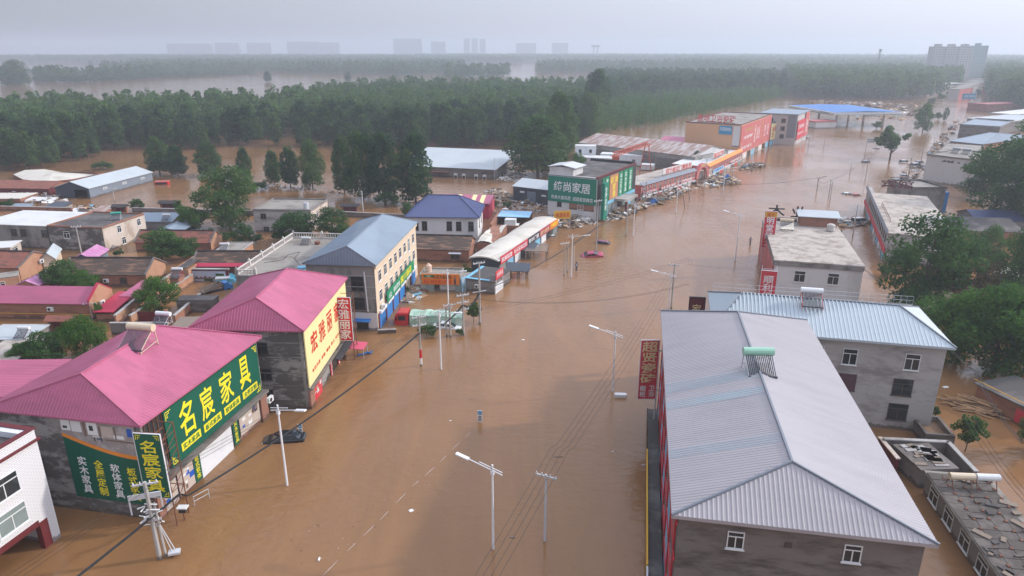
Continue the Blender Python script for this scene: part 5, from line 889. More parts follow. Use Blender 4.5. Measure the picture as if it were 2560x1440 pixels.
for lab, a, b_, c_, z, m, rf in (('low house with two dark roof strips beyond the high blank wall', (2345, 381), (2440, 388), (2438, 364), 6.0, 'concrete_dim', 'flat_roof'), ('house with a blue grey hip roof on the right bank of the flooded street', (2375, 352), (2455, 360), (2470, 330), 6.0, 'brick', 'hip'), ('house with a slate roof strip beyond the hip roof on the right bank', (2400, 312), (2500, 318), (2498, 300), 5.5, 'concrete_dim', 'slate_blue'), ('long house with a white edged flat roof on the right bank', (2418, 297), (2520, 305), (2518, 286), 5.5, 'brick_grey', 'steel_roof'), ('farthest pale roofed shed on the right bank', (2470, 283), (2545, 288), (2545, 272), 5.0, 'plaster_cream', 'white_roof'), ('grey flat roofed house behind the blue grey hip roof', (2460, 352), (2515, 358), (2520, 330), 4.5, 'brick_grey', 'flat_roof'), ('low red roofed row on the right bank beside the dark wood', (2420, 258), (2470, 262), (2480, 248), 4.5, 'brick', 'red_board')):
    B = Bld('street_house', lab, a, b_, c_, z); B.walls(m, z - .1)
    if rf == 'hip': B.hip('slate_blue', z + 2.2, (B.W * .35, B.D * .5), (B.W * .62, B.D * .5), .5, .6, axis='x', ze=z)
    else: B.flat(rf, z - .1, .25, .3, .25, 'plaster_white' if 'white' in lab else 'concrete_dim')
# red brick roofs behind V on the right
for lab, a, b_, c_, z, m, rf in (('brown roofed house under the dark trees right of the long flat roof', (2395, 575), (2560, 580), (2540, 545), 2.5, 'brick', 'dark_flat_roof'), ('blue tarpaulin roofed shed under the dark trees at the right edge', (2440, 548), (2600, 552), (2590, 532), 2.4, 'brick_grey', 'navy_tile'), ('house with a pale ribbed roof between the right trees', (2490, 680), (2560, 705), (2590, 660), 2.8, 'concrete_dim', 'cream_roof'), ('small brick shed roof between the right trees', (2420, 735), (2520, 742), (2530, 715), 1.6, 'brick', 'maroon')):
    B = Bld('back_house', lab, a, b_, c_, z); B.walls(m, z - .1); B.gable(rf, z + 1.4, 'x', gm=m, over=.3)
# X: low tile roofed row in the lower right corner, walls, sheds
p0 = P(2320, 1176, 2.5); p1 = P(2508, 1440, 2.5); d = (p1 - p0); Xn = p1 + d.normalized() * 6; e = Vector((-d.normalized().y, d.normalized().x, 0)); 
B = Bld('slab_row', 'long low row with a weathered concrete slab roof and framed windows, lower right corner', Vector((Xn.x, Xn.y, 0)), Vector((Xn.x, Xn.y, 0)) + e * 5.0, d.length + 6, 2.5); W, D = B.W, B.D; BL['slab'] = B; B.walls('brick_grey', 2.3); mk('slab_dark', (.1, .085, .075), .95, .3, .8, stain=(.19, .165, .145), sa=.7, ss=.5, bump=.3); mk('slab_roof', (.16, .13, .115), .95, .2, .8, brick=(1.9, 1.9, .05, (.07, .06, .05)), stain=(.26, .22, .19), sa=.6, ss=.5, bump=.3)
MB().box(-.35, W + .2, 0, D, 2.3, 2.5).build('roof', 'flat_roof', B.root); b = MB(); rr = random.Random(2)
for i in range(int(D / 1.15)):
    for j in range(4): x0 = -.3 + j * W / 4; b.box(x0 + .02, x0 + W / 4 - .03, i * 1.15 + .03, i * 1.15 + 1.12, 2.5, 2.55 + rr.uniform(0, .05)); b.obox((x0 + W / 4 - .1, i * 1.15 + rr.uniform(0, .4), 2.6), .2, .26, .12, None, 1)
b.build('roof_slabs', ['slab_dark', 'rust'], B.root); b = MB(); [b.obox((rr.uniform(0, W), rr.uniform(1, D - 1), 2.66), rr.uniform(.2, 1.4), rr.uniform(.1, .7), .08, Matrix.Rotation(rr.uniform(-1, 1), 3, 'Z'), i % 3) for i in range(30)]; tag(b.build('roof_rubble', ['slab_dark', 'wood_grey', 'dark_flat_roof'], B.root), kind='stuff')
for i in range(8): B.win('l', 1.2 + i * 3.1, .3, 1.7, 1.5, 'w')
t = thing('water_heater', 'pair of cream and white cylinders on a rusty stand on the slab roof row', 'water heater', P(2425, 1218, 2.55), R(-4)); MB().tube((-2.0, 0, 1.1), (.15, 0, 1.1), .33, n=12).build('tank', 'tank_cream', t); MB().tube((.3, 0, 1.1), (2.3, 0, 1.1), .33, n=12).build('tank', 'tank_white', t); b = MB(); [b.tube((x, y, 0), (x, y * .3, .85), .04, n=4) for x in (-1.8, -.2, .3, 2.0) for y in (-.6, .6)]; b.box(-1.9, 2.1, -.05, .05, .76, .84); b.build('stand', 'rust', t)
B = Bld('slab_shed', 'small slab roofed shed at the upper end of the long slab row', (2305, 1172), (2390, 1168), (2355, 1108), 2.2); B.walls('brick_grey', 2.0); MB().box(-.2, B.W + .2, -.2, B.D + .2, 2.0, 2.2).build('roof', 'concrete_dim', B.root); b = MB(); rr = random.Random(6); [b.obox((rr.uniform(.3, B.W - .3), rr.uniform(.3, B.D - .3), 2.25), rr.uniform(.5, 1.6), rr.uniform(.3, .8), .09, Matrix.Rotation(rr.uniform(-.3, .3), 3, 'Z'), i % 2) for i in range(22)]; b.build('rubble', ['concrete_mid', 'wood_grey'], B.root)
B = Bld('walled_yard', 'small roofless walled yard behind the grey block corner', (2315, 1082), (2390, 1088), (2375, 1040), 1.6); W, D = B.W, B.D; MB().box(0, W, 0, .3, -2, 1.5).box(0, W, D - .3, D, -2, 1.5).box(0, .3, .3, D - .3, -2, 1.5).box(W - .3, W, .3, D - .3, -2, 1.5).build('wall', 'concrete_dim', B.root); MB().box(.3, W - .3, .3, D - .3, .8, .9).build('floor', 'mud', B.root)
wall_run('concrete yard wall between the grey block and the slab row', [(2210, 1098), (2370, 1106), (2440, 1180)], 2.2, m='concrete_dim')
wall_run('dark red wall piece with a pale top beside the lilac roof', [(2200, 1095), (2245, 1148)], 2.0, m='maroon', cap='plaster_peel')
B = Bld('brick_lean_to', 'low brick lean-to with a dark roof at the right edge beside the timber heap', (2445, 960), (2600, 1035), 6, 2.4); B.walls('brick', 2.3); B.flat('dark_flat_roof', 2.3, .2, .3)
B.part('poster', 'f', 5, .2, 4, 1.6, 'sign_red_faded'); B.part('poster', 'f', 10, .2, 3, 1.6, 'foam'); MB().tube((-.2, -.4, 3.0), (B.W, -.4, 2.9), .05, n=4).build('gas_pipe', 'sign_yellow', B.root)
# ================================================================ FAR DISTANCE
def tower(label, u, v, w_px, v_top, floors, m='far_concrete', rz=0, bays=9, cores=4, group=None, depth=14, name='apartment_block'):
    A = P(u, v); w = (P(u + w_px, v) - A).length; t = thing(name, label, 'building', A, rz, group)
    lo, hi = 0, 400
    d0 = A.y
    for _ in range(40):
        z = (lo + hi) / 2; vv = 720 - FPX * (d0 * SP + (z - CAMH) * CP) / (d0 * CP - (z - CAMH) * SP); lo, hi = (z, hi) if vv > v_top else (lo, z)
    h = lo; MB().box(0, w, 0, depth, -1, h).build('wall', m, t)
    if cores:
        b = MB(); [b.box(w * (i + .5) / cores - w * .045, w * (i + .5) / cores + w * .045, -.1, depth, h + .01, h + h * .07) for i in range(cores)]; b.build('roof_room', m, t)
        fh = h / floors; ww = w / bays * .56; wm = MB().box(0, ww, -.12, -.02, 0, fh * .45).mesh('window', ['glass_pale']); b = MB(); k = 0
        for f_ in range(floors - 1, -1, -1):
            for i in range(bays):
                x = w * (i + .5) / bays - ww / 2; z = f_ * fh + fh * .3; k += 1
                if k <= 98: inst('window', wm, t, (x, 0, z))
                else: b.box(x, x + ww, -.12, -.02, z, z + fh * .45)
        if b.v: tag(b.build('lower_windows', 'glass_pale', t), kind='stuff')
        b = MB()
        for i in range(cores - 1): x = w * (i + 1) / cores; b.box(x - w * .008, x + w * .008, -1.2, -.13, 0, h)
        b.build('fin', 'far_concrete', t)
    return t
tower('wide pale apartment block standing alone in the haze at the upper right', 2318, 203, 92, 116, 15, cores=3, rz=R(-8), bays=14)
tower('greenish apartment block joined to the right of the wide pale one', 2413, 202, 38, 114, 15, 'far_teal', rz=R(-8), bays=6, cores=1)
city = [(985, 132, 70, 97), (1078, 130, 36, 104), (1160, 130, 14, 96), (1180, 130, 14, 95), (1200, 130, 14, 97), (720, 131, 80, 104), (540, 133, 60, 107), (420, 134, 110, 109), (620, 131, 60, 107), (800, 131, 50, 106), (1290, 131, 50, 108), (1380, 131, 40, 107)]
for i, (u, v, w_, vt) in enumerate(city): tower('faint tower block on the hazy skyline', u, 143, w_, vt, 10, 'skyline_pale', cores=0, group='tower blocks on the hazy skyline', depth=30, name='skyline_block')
def mast(label, u, v, v_top, w=3, crown=1):
    A = P(u, v); d0 = A.y; lo, hi = 0, 200
    for _ in range(40):
        z = (lo + hi) / 2; vv = 720 - FPX * (d0 * SP + (z - CAMH) * CP) / (d0 * CP - (z - CAMH) * SP); lo, hi = (z, hi) if vv > v_top else (lo, z)
    t = thing('lattice_mast', label, 'mast', A); b = MB()
    for sx in (-1, 1):
        for sy in (-1, 1): b.tube((sx * w / 2, sy * w / 2, -1), (sx * w * .12, sy * w * .12, lo), .16, n=4)
    for i in range(8): f = i / 8; k = w / 2 * (1 - f) + w * .12 * f; k2 = w / 2 * (1 - f - .12) + w * .12 * (f + .12); b.tube((-k, -k, lo * f), (k2, -k2, lo * (f + .125)), .1, n=4).tube((k, -k, lo * f), (-k2, -k2, lo * (f + .125)), .1, n=4)
    b.build('lattice', 'trim_grey', t); b = MB(); [b.box(-1.6, 1.6, -1.6, 1.6, lo - q, lo - q + .3) for q in (1, 4)]; [b.box(-1.8 + i, -1.4 + i, -1.8, -1.5, lo - 3, lo - .5) for i in range(4)]; b.build('antennas', 'trim_grey', t)
mast('hazy lattice telephone mast above the wood left of the apartment block', 2187, 208, 122, 4)
A = P(1488, 152); t = thing('water_tower', 'flat topped water tower on legs on the hazy skyline', 'tower', A); b = MB(); [b.tube((x, y, -1), (x * .8, y * .8, 46), 1.0, n=5) for x in (-8, 8) for y in (-8, 8)]; b.build('leg', 'far_teal', t); MB().box(-14, 14, -10, 10, 46, 52).build('tank', 'far_teal', t)
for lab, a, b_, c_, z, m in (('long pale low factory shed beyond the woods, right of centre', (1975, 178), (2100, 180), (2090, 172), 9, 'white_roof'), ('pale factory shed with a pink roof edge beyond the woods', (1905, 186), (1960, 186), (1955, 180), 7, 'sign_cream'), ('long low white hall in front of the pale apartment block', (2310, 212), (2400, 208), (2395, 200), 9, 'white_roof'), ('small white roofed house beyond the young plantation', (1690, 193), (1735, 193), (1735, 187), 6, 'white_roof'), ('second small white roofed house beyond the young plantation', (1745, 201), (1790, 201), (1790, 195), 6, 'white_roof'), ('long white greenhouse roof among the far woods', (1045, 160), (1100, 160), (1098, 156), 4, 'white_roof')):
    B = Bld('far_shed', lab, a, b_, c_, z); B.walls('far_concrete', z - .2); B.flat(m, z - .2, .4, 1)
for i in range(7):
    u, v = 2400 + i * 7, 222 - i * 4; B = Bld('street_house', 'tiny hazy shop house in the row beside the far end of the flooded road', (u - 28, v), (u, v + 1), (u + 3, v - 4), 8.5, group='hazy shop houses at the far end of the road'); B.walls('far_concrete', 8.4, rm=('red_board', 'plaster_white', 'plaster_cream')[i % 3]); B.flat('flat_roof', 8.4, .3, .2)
# ================================================================ TREES
def crown_arrays(blobs, n, size, rng, flat=.5):
    B = np.array(blobs, float); w = (B[:, 3] * B[:, 4] + B[:, 3] * B[:, 5]) ; w /= w.sum(); k = rng.choice(len(B), n, p=w); b = B[k]
    d = rng.normal(size=(n, 3)); d /= np.linalg.norm(d, axis=1)[:, None]; rf = rng.uniform(.35, 1.05, n)[:, None] ** .5
    pos = b[:, :3] + d * b[:, 3:6] * rf; nr = d * .7 + rng.normal(size=(n, 3)) * flat + np.array([0, 0, .25]); nr /= np.linalg.norm(nr, axis=1)[:, None]
    t = np.cross(nr, rng.normal(size=(n, 3))); t /= np.linalg.norm(t, axis=1)[:, None]; s = np.cross(nr, t); z = size * rng.uniform(.6, 1.35, n)[:, None]
    return np.stack([pos - t * z * .6, pos + s * z * .42, pos + t * z * .6, pos - s * z * .42], 1)      # n,4,3
def quads_mesh(name, q, mat):
    n = len(q); me = bpy.data.meshes.new(name); me.vertices.add(n * 4); me.vertices.foreach_set('co', q.reshape(-1).astype(np.float32)); me.loops.add(n * 4); me.loops.foreach_set('vertex_index', np.arange(n * 4, dtype=np.int32))
    me.polygons.add(n); me.polygons.foreach_set('loop_start', np.arange(0, n * 4, 4, dtype=np.int32)); me.update(calc_edges=True); me.materials.append(M[mat]); return me
def poplar_blobs(h, r, rng, n=20, z0=.16):
    o = [(0, 0, h * .92, r * .22, r * .22, h * .08), (0, 0, h * .55, r * .4, r * .4, h * .28)]
    for i in range(n):
        t = (i + rng.uniform(.2, .8)) / n; a = i * 2.4 + rng.uniform(-.4, .4); rad = r * math.sin(math.pi * (.16 + .78 * t)) ** .8 * rng.uniform(.55, .8)
        o.append((rad * math.cos(a), rad * math.sin(a), h * (z0 + .1 + (.84 - z0) * t), r * .34 * rng.uniform(.8, 1.2) * (1.1 - .4 * t), r * .34 * (1.1 - .4 * t), h * .1 * rng.uniform(.8, 1.3)))
    return o
def broad_blobs(h, r, rng, n=26, zc=.54, zr=.46):
    o = [(0, 0, h * zc, r * .5, r * .5, h * zr * .6)]
    for i in range(n):
        d = rng.normal(size=3); d[2] = d[2] * .9 + .25; d /= np.linalg.norm(d); k = rng.uniform(.5, 1.0); s = r * rng.uniform(.2, .4)
        o.append((d[0] * r * k, d[1] * r * k, h * zc + d[2] * h * zr * k, s, s, s * .75))
    return o
def trunk_mesh(h, r, lean, limbs, rng, top=.8):
    b = MB(); p = Vector((0, 0, -2)); pts = [(p, r)]
    for i in range(1, 5): q = Vector((lean * i / 4 * .3 + rng.uniform(-.1, .1), rng.uniform(-.1, .1), h * top * i / 4)); b.tube(pts[-1][0], q, pts[-1][1], r * (1 - .2 * i), n=7); pts.append((q, r * (1 - .2 * i)))
    for i in range(limbs):
        k = 1 + i % 3; a = i * 2.4; s = pts[k][0]; L_ = h * .26; e = s + Vector((math.cos(a) * L_ * .7, math.sin(a) * L_ * .7, L_ * .75)); b.tube(s, e, pts[k][1] * .6, .04, n=5)
    return b.mesh('trunk', ['bark'])
rg = np.random.default_rng(11); PROTO = {}
def proto(key, blobs, n, size, mat, h, tr, limbs, top=.8): PROTO[key] = (quads_mesh('crown', crown_arrays(blobs, n, size, rg), mat), trunk_mesh(h, tr, 0, limbs, rg, top), h)
for i in range(3): proto('pop%d' % i, poplar_blobs(16, 3.5 + .3 * i, rg, 22, .06), 2300, .66, 'leaf_poplar', 16, .22, 4)
for i in range(3): proto('popnear%d' % i, poplar_blobs(16, 5.0 + .5 * i, rg, 34, .03), 7800, .46, 'leaf_poplar', 16, .3, 6)
for i in range(2): proto('broad%d' % i, broad_blobs(10, 5, rg, 34), 7500, .36, 'leaf_bright' if i else 'leaf_deep', 10, .3, 7)
proto('deep', broad_blobs(12, 5.6, rg, 44, .53, .46), 8500, .36, 'leaf_deep', 12, .32, 8)
proto('brown', broad_blobs(10, 5, rg, 30), 6500, .3, 'leaf_brown', 10, .28, 7)
proto('feather', broad_blobs(10, 6, rg, 52, .5, .5), 10500, .34, 'leaf_bright', 10, .3, 9)
proto('shrub', broad_blobs(3, 2, rg, 22, .5, .48), 2600, .2, 'leaf_deep', 3, .08, 5)
proto('fresh', broad_blobs(5, 2, rg, 22, .62, .34), 2300, .26, 'leaf_fresh', 5, .09, 5)
proto('sparse', broad_blobs(9, 4.0, rg, 18, .62, .36), 3000, .42, 'leaf_deep', 9, .28, 9)
def hgt(u, v0, v1):
    d0 = P(u, v0).y; lo, hi = 0, 60
    for _ in range(40):
        z = (lo + hi) / 2; vv = 720 - FPX * (d0 * SP + (z - CAMH) * CP) / (d0 * CP - (z - CAMH) * SP); lo, hi = (z, hi) if vv > v1 else (lo, z)
    return lo
def tree(key, label, u, v0, v1, wide=1.0, name='tree', rz=None, group=None, lean=None, z=0):
    cm, tm, h0 = PROTO[key]; k = hgt(u, v0, v1) / h0; t = thing(name, label, 'tree' if 'shrub' not in name else 'shrub', P(u, v0), rg.uniform(0, 6.28) if rz is None else rz, group)
    t.scale = (k * wide, k * wide, k)
    if lean: t.rotation_euler = (lean[0], lean[1], 0)
    inst('crown', cm, t); inst('trunk', tm, t); return t
# --- trees one can point at
for key, u, v0, v1, w, lab in (('popnear0', 400, 436, 345, 1.3, 'leftmost round poplar in the row behind the grey warehouse'), ('popnear1', 446, 440, 362, 1.0, 'second poplar in the row behind the grey warehouse'), ('popnear2', 524, 440, 355, 1.15, 'full poplar in the flood right of the warehouse ridge'), ('popnear0', 614, 448, 368, .75, 'slim poplar standing above the big round tree'), ('popnear1', 686, 462, 375, .75, 'left tree of the trio of poplars in the flooded field'), ('popnear0', 727, 468, 368, .85, 'middle tree of the trio of poplars in the flooded field'), ('popnear2', 782, 472, 350, .8, 'right and tallest of the trio of poplars in the flooded field'), ('popnear0', 862, 486, 343, .75, 'leftmost of the four tall poplars in front of the long hall'), ('popnear1', 908, 498, 328, .85, 'second of the four tall poplars in front of the long hall'), ('popnear2', 962, 500, 330, .8, 'third of the four tall poplars in front of the long hall'), ('popnear0', 1040, 508, 333, .95, 'rightmost of the four tall poplars in front of the long hall'), ('popnear2', 1345, 440, 287, 1.55, 'massive poplar right of the long hall'), ('popnear1', 1400, 395, 228, .85, 'tall poplar behind the massive one, left of the young plantation'), ('popnear2', 1468, 352, 232, .8, 'tall poplar at the near corner of the young plantation'), ('popnear1', 1490, 300, 172, .9, 'broad topped tree rising over the back of the forest')):
    tree(key, lab, u, v0, v1, w, 'poplar_tree')
for key, u, v0, v1, w, lab in (('deep', 575, 566, 424, 1.15, 'huge round dark green tree behind the village'), ('broad1', 484, 580, 512, 1.0, 'bright round tree left of the huge dark one'), ('broad0', 345, 528, 497, 1.2, 'low spreading tree beside the small gatehouse'), ('broad1', 446, 528, 500, .7, 'small round tree in the wall of the far yard'), ('broad0', 165, 724, 650, 1.2, 'dark tree pressed against the streaked tile roof'), ('feather', 208, 730, 680, 1.3, 'lighter bushy tree below the streaked tile roof'), ('broad0', 405, 652, 573, 1.25, 'garden tree in front of the faded red tile roof'), ('broad0', 475, 650, 596, 1.4, 'lower garden tree right of the one before the red tile roof'), ('deep', 605, 616, 560, 1.1, 'round tree left of the grey flat roofed house'), ('broad0', 748, 612, 530, 1.35, 'left half of the dense dark trees behind the terrace'), ('deep', 835, 606, 524, 1.2, 'right half of the dense dark trees behind the terrace'), ('broad0', 1018, 545, 505, .8, 'tree at the left corner of the blue roofed villa'), ('feather', 398, 782, 698, .95, 'young tree by the flooded courtyard wall'), ('feather', 215, 890, 798, .95, 'bright bushy tree behind the nearest pink roof'), ('broad0', 120, 912, 832, 1.35, 'dark bushy tree behind the nearest pink roof'), ('broad0', 70, 915, 856, 1.2, 'low dark tree at the left behind the nearest pink roof'), ('broad1', 250, 800, 756, .4, 'slim climbing tree by the orange gable'), ('broad1', 1395, 432, 375, .9, 'leafy tree between the massive poplar and the containers'), ('broad1', 1445, 425, 382, .8, 'low leafy tree beside the white containers'), ('deep', 1737, 428, 380, .7, 'dark tree above the arched gateway'), ('deep', 2300, 780, 548, 1.0, 'tall dark tree between the two flat roofed houses on the right'), ('brown', 2400, 770, 622, 1.05, 'brownish tree right of the tall dark one'), ('feather', 2390, 905, 738, .9, 'bright feathery tree behind the pale blue roof, left one'), ('feather', 2480, 930, 730, .95, 'bright feathery tree behind the pale blue roof, middle one'), ('feather', 2560, 930, 738, .9, 'bright feathery tree at the right edge behind the pale blue roof'), ('deep', 2520, 560, 365, 1.15, 'dark wood tree right of the high blank wall, front one'), ('deep', 2450, 500, 378, 1.0, 'dark wood tree right of the high blank wall, left one'), ('deep', 2585, 470, 300, 1.1, 'tall dark tree at the right edge above the high blank wall'), ('deep', 2535, 760, 580, .75, 'dark tree at the right edge above the feathery trees'), ('deep', 2470, 660, 570, .9, 'dark tree right of the long flat roof'), ('sparse', 2224, 400, 318, 1.0, 'sparse crowned street tree standing in the flood'), ('deep', 2306, 330, 262, .75, 'dense street tree farther up the flooded road'), ('broad1', 2345, 300, 280, .9, 'round bush on the far flooded road'), ('deep', 2362, 302, 270, .5, 'slim tree right of the round bush on the far road'), ('fresh', 2412, 1128, 1040, .9, 'fresh green sapling beside the slab roofed shed'), ('deep', 2575, 1130, 1040, .8, 'dark tree cut by the right edge in the lower corner'), ('fresh', 1185, 806, 757, .95, 'lone round street sapling standing in the flood beside a power pole'), ('broad1', 2192, 322, 303, 1.3, 'round bush in the flood left of the street trees')):
    tree(key, lab, u, v0, v1, w)
for u, v0, v1, w, lab in ((1066, 590, 550, .8, 'thin shrub against the villa wall'), (1165, 690, 662, .8, 'shrub between the orange sign and the grey shop'), (1012, 735, 715, .9, 'small bush beside the blue shutters'), (1066, 840, 812, 1.15, 'fallen leafy tree in the flood beside the white car'), (1148, 838, 820, .8, 'leaf litter shrub right of the twin poles'), (1232, 520, 500, 1, 'shrub right of the pink shed'), (255, 425, 402, 1.6, 'low bush in front of the forest behind the collapsed roof'), (655, 475, 450, 1.2, 'shrub in the flooded field above the huge round tree'), (965, 515, 478, 1.2, 'bush at the foot of the four tall poplars'), (2332, 1040, 1010, .6, 'weeds at the corner of the grey block'), (325, 745, 725, 1.0, 'creeper on the courtyard trellis')):
    tree('shrub', lab, u, v0, v1, w, 'shrub')
for i, (u, v0, v1, w) in enumerate(((2330, 262, 244, 1.2), (2352, 250, 232, 1.1), (2372, 240, 226, 1.2), (2388, 230, 217, 1.3), (2402, 222, 210, 1.3), (2318, 282, 268, 1.4), (2440, 240, 222, 1.2), (2448, 228, 212, 1.2))): tree('broad%d' % (i % 2), 'small hazy roadside tree along the far end of the flooded road', u, v0, v1, w, group='roadside trees at the far end of the road')
for u, v0, v1, w, lab in ((640, 605, 582, 1.2, 'bush at the foot of the grey flat roofed house'), (700, 600, 578, 1.1, 'second bush along the grey flat roofed house'), (20, 520, 498, 1.3, 'bush at the left edge behind the white roofed block'), (300, 640, 622, 1.0, 'bush between the peeling wall and the red tile house'), (560, 600, 578, 1.3, 'bush under the huge round tree'), (520, 590, 570, 1.2, 'bush left of the huge round tree trunk'), (120, 700, 680, 1.2, 'bush beside the mauve lean-to'), (345, 690, 672, 1.0, 'bush at the front of the streaked tile roof house'), (610, 535, 515, 1.3, 'bush right of the huge round tree'), (880, 590, 566, 1.3, 'light bush at the right end of the dense dark trees'), (300, 755, 738, .9, 'vine clump by the red sloping roof'), (2440, 640, 610, 1.2, 'bush between the trees right of the long flat roof'), (2210, 690, 660, 1.1, 'bush at the foot of the tall dark tree'), (1270, 520, 503, 1.0, 'bush in the wrecked yard'), (2090, 585, 570, 1.0, 'bush by the roof hut')):
    tree('shrub', lab, u, v0, v1, w, 'shrub')
# --- forests
def inside(poly, x, y):
    c = False; j = len(poly) - 1
    for i in range(len(poly)):
        xi, yi = poly[i][0], poly[i][1]; xj, yj = poly[j][0], poly[j][1]
        if (yi > y) != (yj > y) and x < (xj - xi) * (y - yi) / (yj - yi) + xi: c = not c
        j = i
    return c
def scatter(poly, sp, rng, jit=.42):
    xs = [p[0] for p in poly]; ys = [p[1] for p in poly]; o = []
    y = min(ys)
    while y < max(ys):
        x = min(xs) + rng.uniform(0, sp)
        while x < max(xs):
            px, py = x + rng.uniform(-jit, jit) * sp, y + rng.uniform(-jit, jit) * sp
            if inside(poly, px, py) and abs(px) < .8 * py + 40: o.append((px, py))
            x += sp
        y += sp
    return o
def stuff(name, pts, templ, mat, h, rng, hv=.18, label=None):
    out = []
    for x, y in pts:
        q = templ[rng.integers(len(templ))]; a = rng.uniform(0, 6.28); k = h * rng.uniform(1 - hv, 1 + hv); c, s = math.cos(a), math.sin(a); kw = k * rng.uniform(.85, 1.2); v = q.reshape(-1, 3)
        out.append(np.stack([v[:, 0] * c * kw - v[:, 1] * s * kw + x, v[:, 0] * s * kw + v[:, 1] * c * kw + y, v[:, 2] * k], 1))
    if not out: return
    q = np.concatenate(out).reshape(-1, 4, 3); o = bpy.data.objects.new(name, quads_mesh(name, q, mat)); COL.objects.link(o); return tag(o, label, 'trees', kind='stuff')
T1_ = [crown_arrays(poplar_blobs(1, .25, rg, 16, .08), 260, .082, rg) for _ in range(4)]     # unit height trees
T2_ = [crown_arrays(poplar_blobs(1, .3, rg, 10, .03), 90, .14, rg) for _ in range(4)]
T3_ = [crown_arrays(broad_blobs(1, .42, rg, 10, .5, .45), 46, .24, rg) for _ in range(4)]
TY_ = [crown_arrays(poplar_blobs(1, .15, rg, 9, .02), 110, .075, rg) for _ in range(4)]
xy = lambda *q: [tuple(P(u, v))[:2] for u, v in q]
W1 = [(-300, 205), (-200, 215), (-172, 226), (-158, 268), (-118, 308), (-81, 300), (-40, 292), (8, 296), (34, 318), (52, 420), (84, 655), (-100, 655), (-150, 600), (-158, 468), (-330, 440), (-450, 420), (-420, 300)]
gap = lambda x, y: math.sin(x * .06 + 1.3) * math.sin(y * .05 + x * .02) > .72 or rg.random() < .06
pts = sorted([q for q in scatter(W1, 7.2, rg) if not gap(*q)], key=lambda q: q[0] ** 2 + q[1] ** 2)
for i, (x, y) in enumerate(pts[:300]):
    cm, tm, h0 = PROTO['pop%d' % (i % 3)]; k = rg.uniform(.58, 1.12); t = thing('poplar_tree', 'tall dark green poplar along the front of the flooded forest behind the village', 'tree', (x, y, 0), rg.uniform(0, 6.28), 'poplars along the front of the forest'); t.scale = (k * 1.15, k * 1.15, k); inst('crown', cm, t); inst('trunk', tm, t)
stuff('forest', pts[300:], T1_, 'leaf_poplar', 14.0, rg, .3, label='dense dark poplar forest stretching back behind its front trees')
W2 = xy((1490, 340), (1640, 318), (1715, 296), (1880, 265), (1975, 240), (1890, 226), (1700, 240), (1540, 262), (1480, 290))
stuff('young_plantation', scatter(W2, 4.4, rg), TY_, 'leaf_bright', 7.5, rg, .35, label='light green plantation of young trees left of the ochre store')
for nm, poly, sp, h, tm, lab in (('forest', xy((1500, 268), (1700, 245), (1960, 236), (1975, 208), (1500, 205)), 7, 15, T1_, 'dark wood behind the young plantation'), ('forest', xy((1995, 246), (2200, 250), (2330, 246), (2395, 222), (2400, 196), (1960, 192), (1970, 225)), 7.5, 17, T1_, 'dark wood behind the petrol station'), ('forest', xy((2466, 248), (2540, 278), (2700, 300), (2900, 240), (2700, 190), (2462, 196)), 7.5, 18, T1_, 'dark wood on the right of the flooded road')):
    stuff(nm, scatter(poly, sp, rg), tm, 'leaf_poplar', h, rg, .32, label=lab)
far = [xy((430, 190), (640, 182), (1010, 190), (1160, 184), (1160, 164), (430, 160)), xy((85, 206), (216, 208), (216, 200), (90, 198)), xy((220, 207), (440, 192), (430, 186), (218, 198)), xy((255, 183), (330, 182), (330, 177), (255, 177)), xy((320, 180), (430, 182), (440, 166), (330, 166)),
       xy((1110, 198), (1270, 196), (1270, 186), (1110, 188)), xy((1340, 184), (1700, 182), (1900, 190), (1900, 170), (1340, 170)), xy((1690, 176), (2300, 186), (2300, 170), (1690, 160)), xy((0, 218), (75, 215), (40, 196), (0, 200))]
stuff('far_woods', [p for f in far for p in scatter(f, 13, rg)], T2_, 'leaf_poplar', 15, rg, .4, label='hazy belts of trees on the flooded plain beyond the forest')
hedge = [xy((85, 207), (216, 209), (216, 200), (90, 199)), xy((220, 208), (440, 194), (430, 186), (218, 199)), xy((255, 184), (335, 183), (335, 177), (255, 177)), xy((440, 196), (640, 186), (640, 182), (440, 190)), xy((0, 190), (80, 186), (80, 182), (0, 186))]
stuff('hedge_rows', [p for f in hedge for p in scatter(f, 7, rg)], T3_, 'leaf_poplar', 7, rg, .3, label='low hedge rows between the flooded fields at the upper left')
far2 = [xy((0, 158), (330, 160), (330, 150), (0, 150)), xy((280, 158), (1300, 160), (1300, 147), (280, 147)), xy((1040, 152), (1480, 158), (1900, 165), (2560, 175), (2560, 150), (1900, 146), (1040, 144)), xy((2440, 190), (2620, 196), (2620, 168), (2440, 170))]
stuff('distant_woods', [p for f in far2 for p in scatter(f, 17, rg)], T3_, 'leaf_poplar', 20, rg, label='faint blue woods near the horizon')
tag(MB().face([(x, y, .05) for x, y in xy((-300, 141.5), (2900, 146), (2900, 136), (-300, 134))]).build('field', 'field'), kind='structure')
for i, (u, v, v1) in enumerate(((95, 196, 166), (124, 196, 162), (192, 190, 166), (228, 168, 150), (670, 205, 178), (1010, 172, 160), (870, 205, 180))):
    tree('popnear%d' % (i % 3), ('lone hazy tree on the flooded plain, %s' % ('leftmost one', 'second from the left', 'leaning thin one', 'far small one', 'round one by the forest edge', 'tiny one near the middle', 'one right of the round one')[i]), u, v, v1, 1.3)
tree('deep', 'large leaning tree at the far left edge beyond the forest', 40, 214, 153, 1.2)
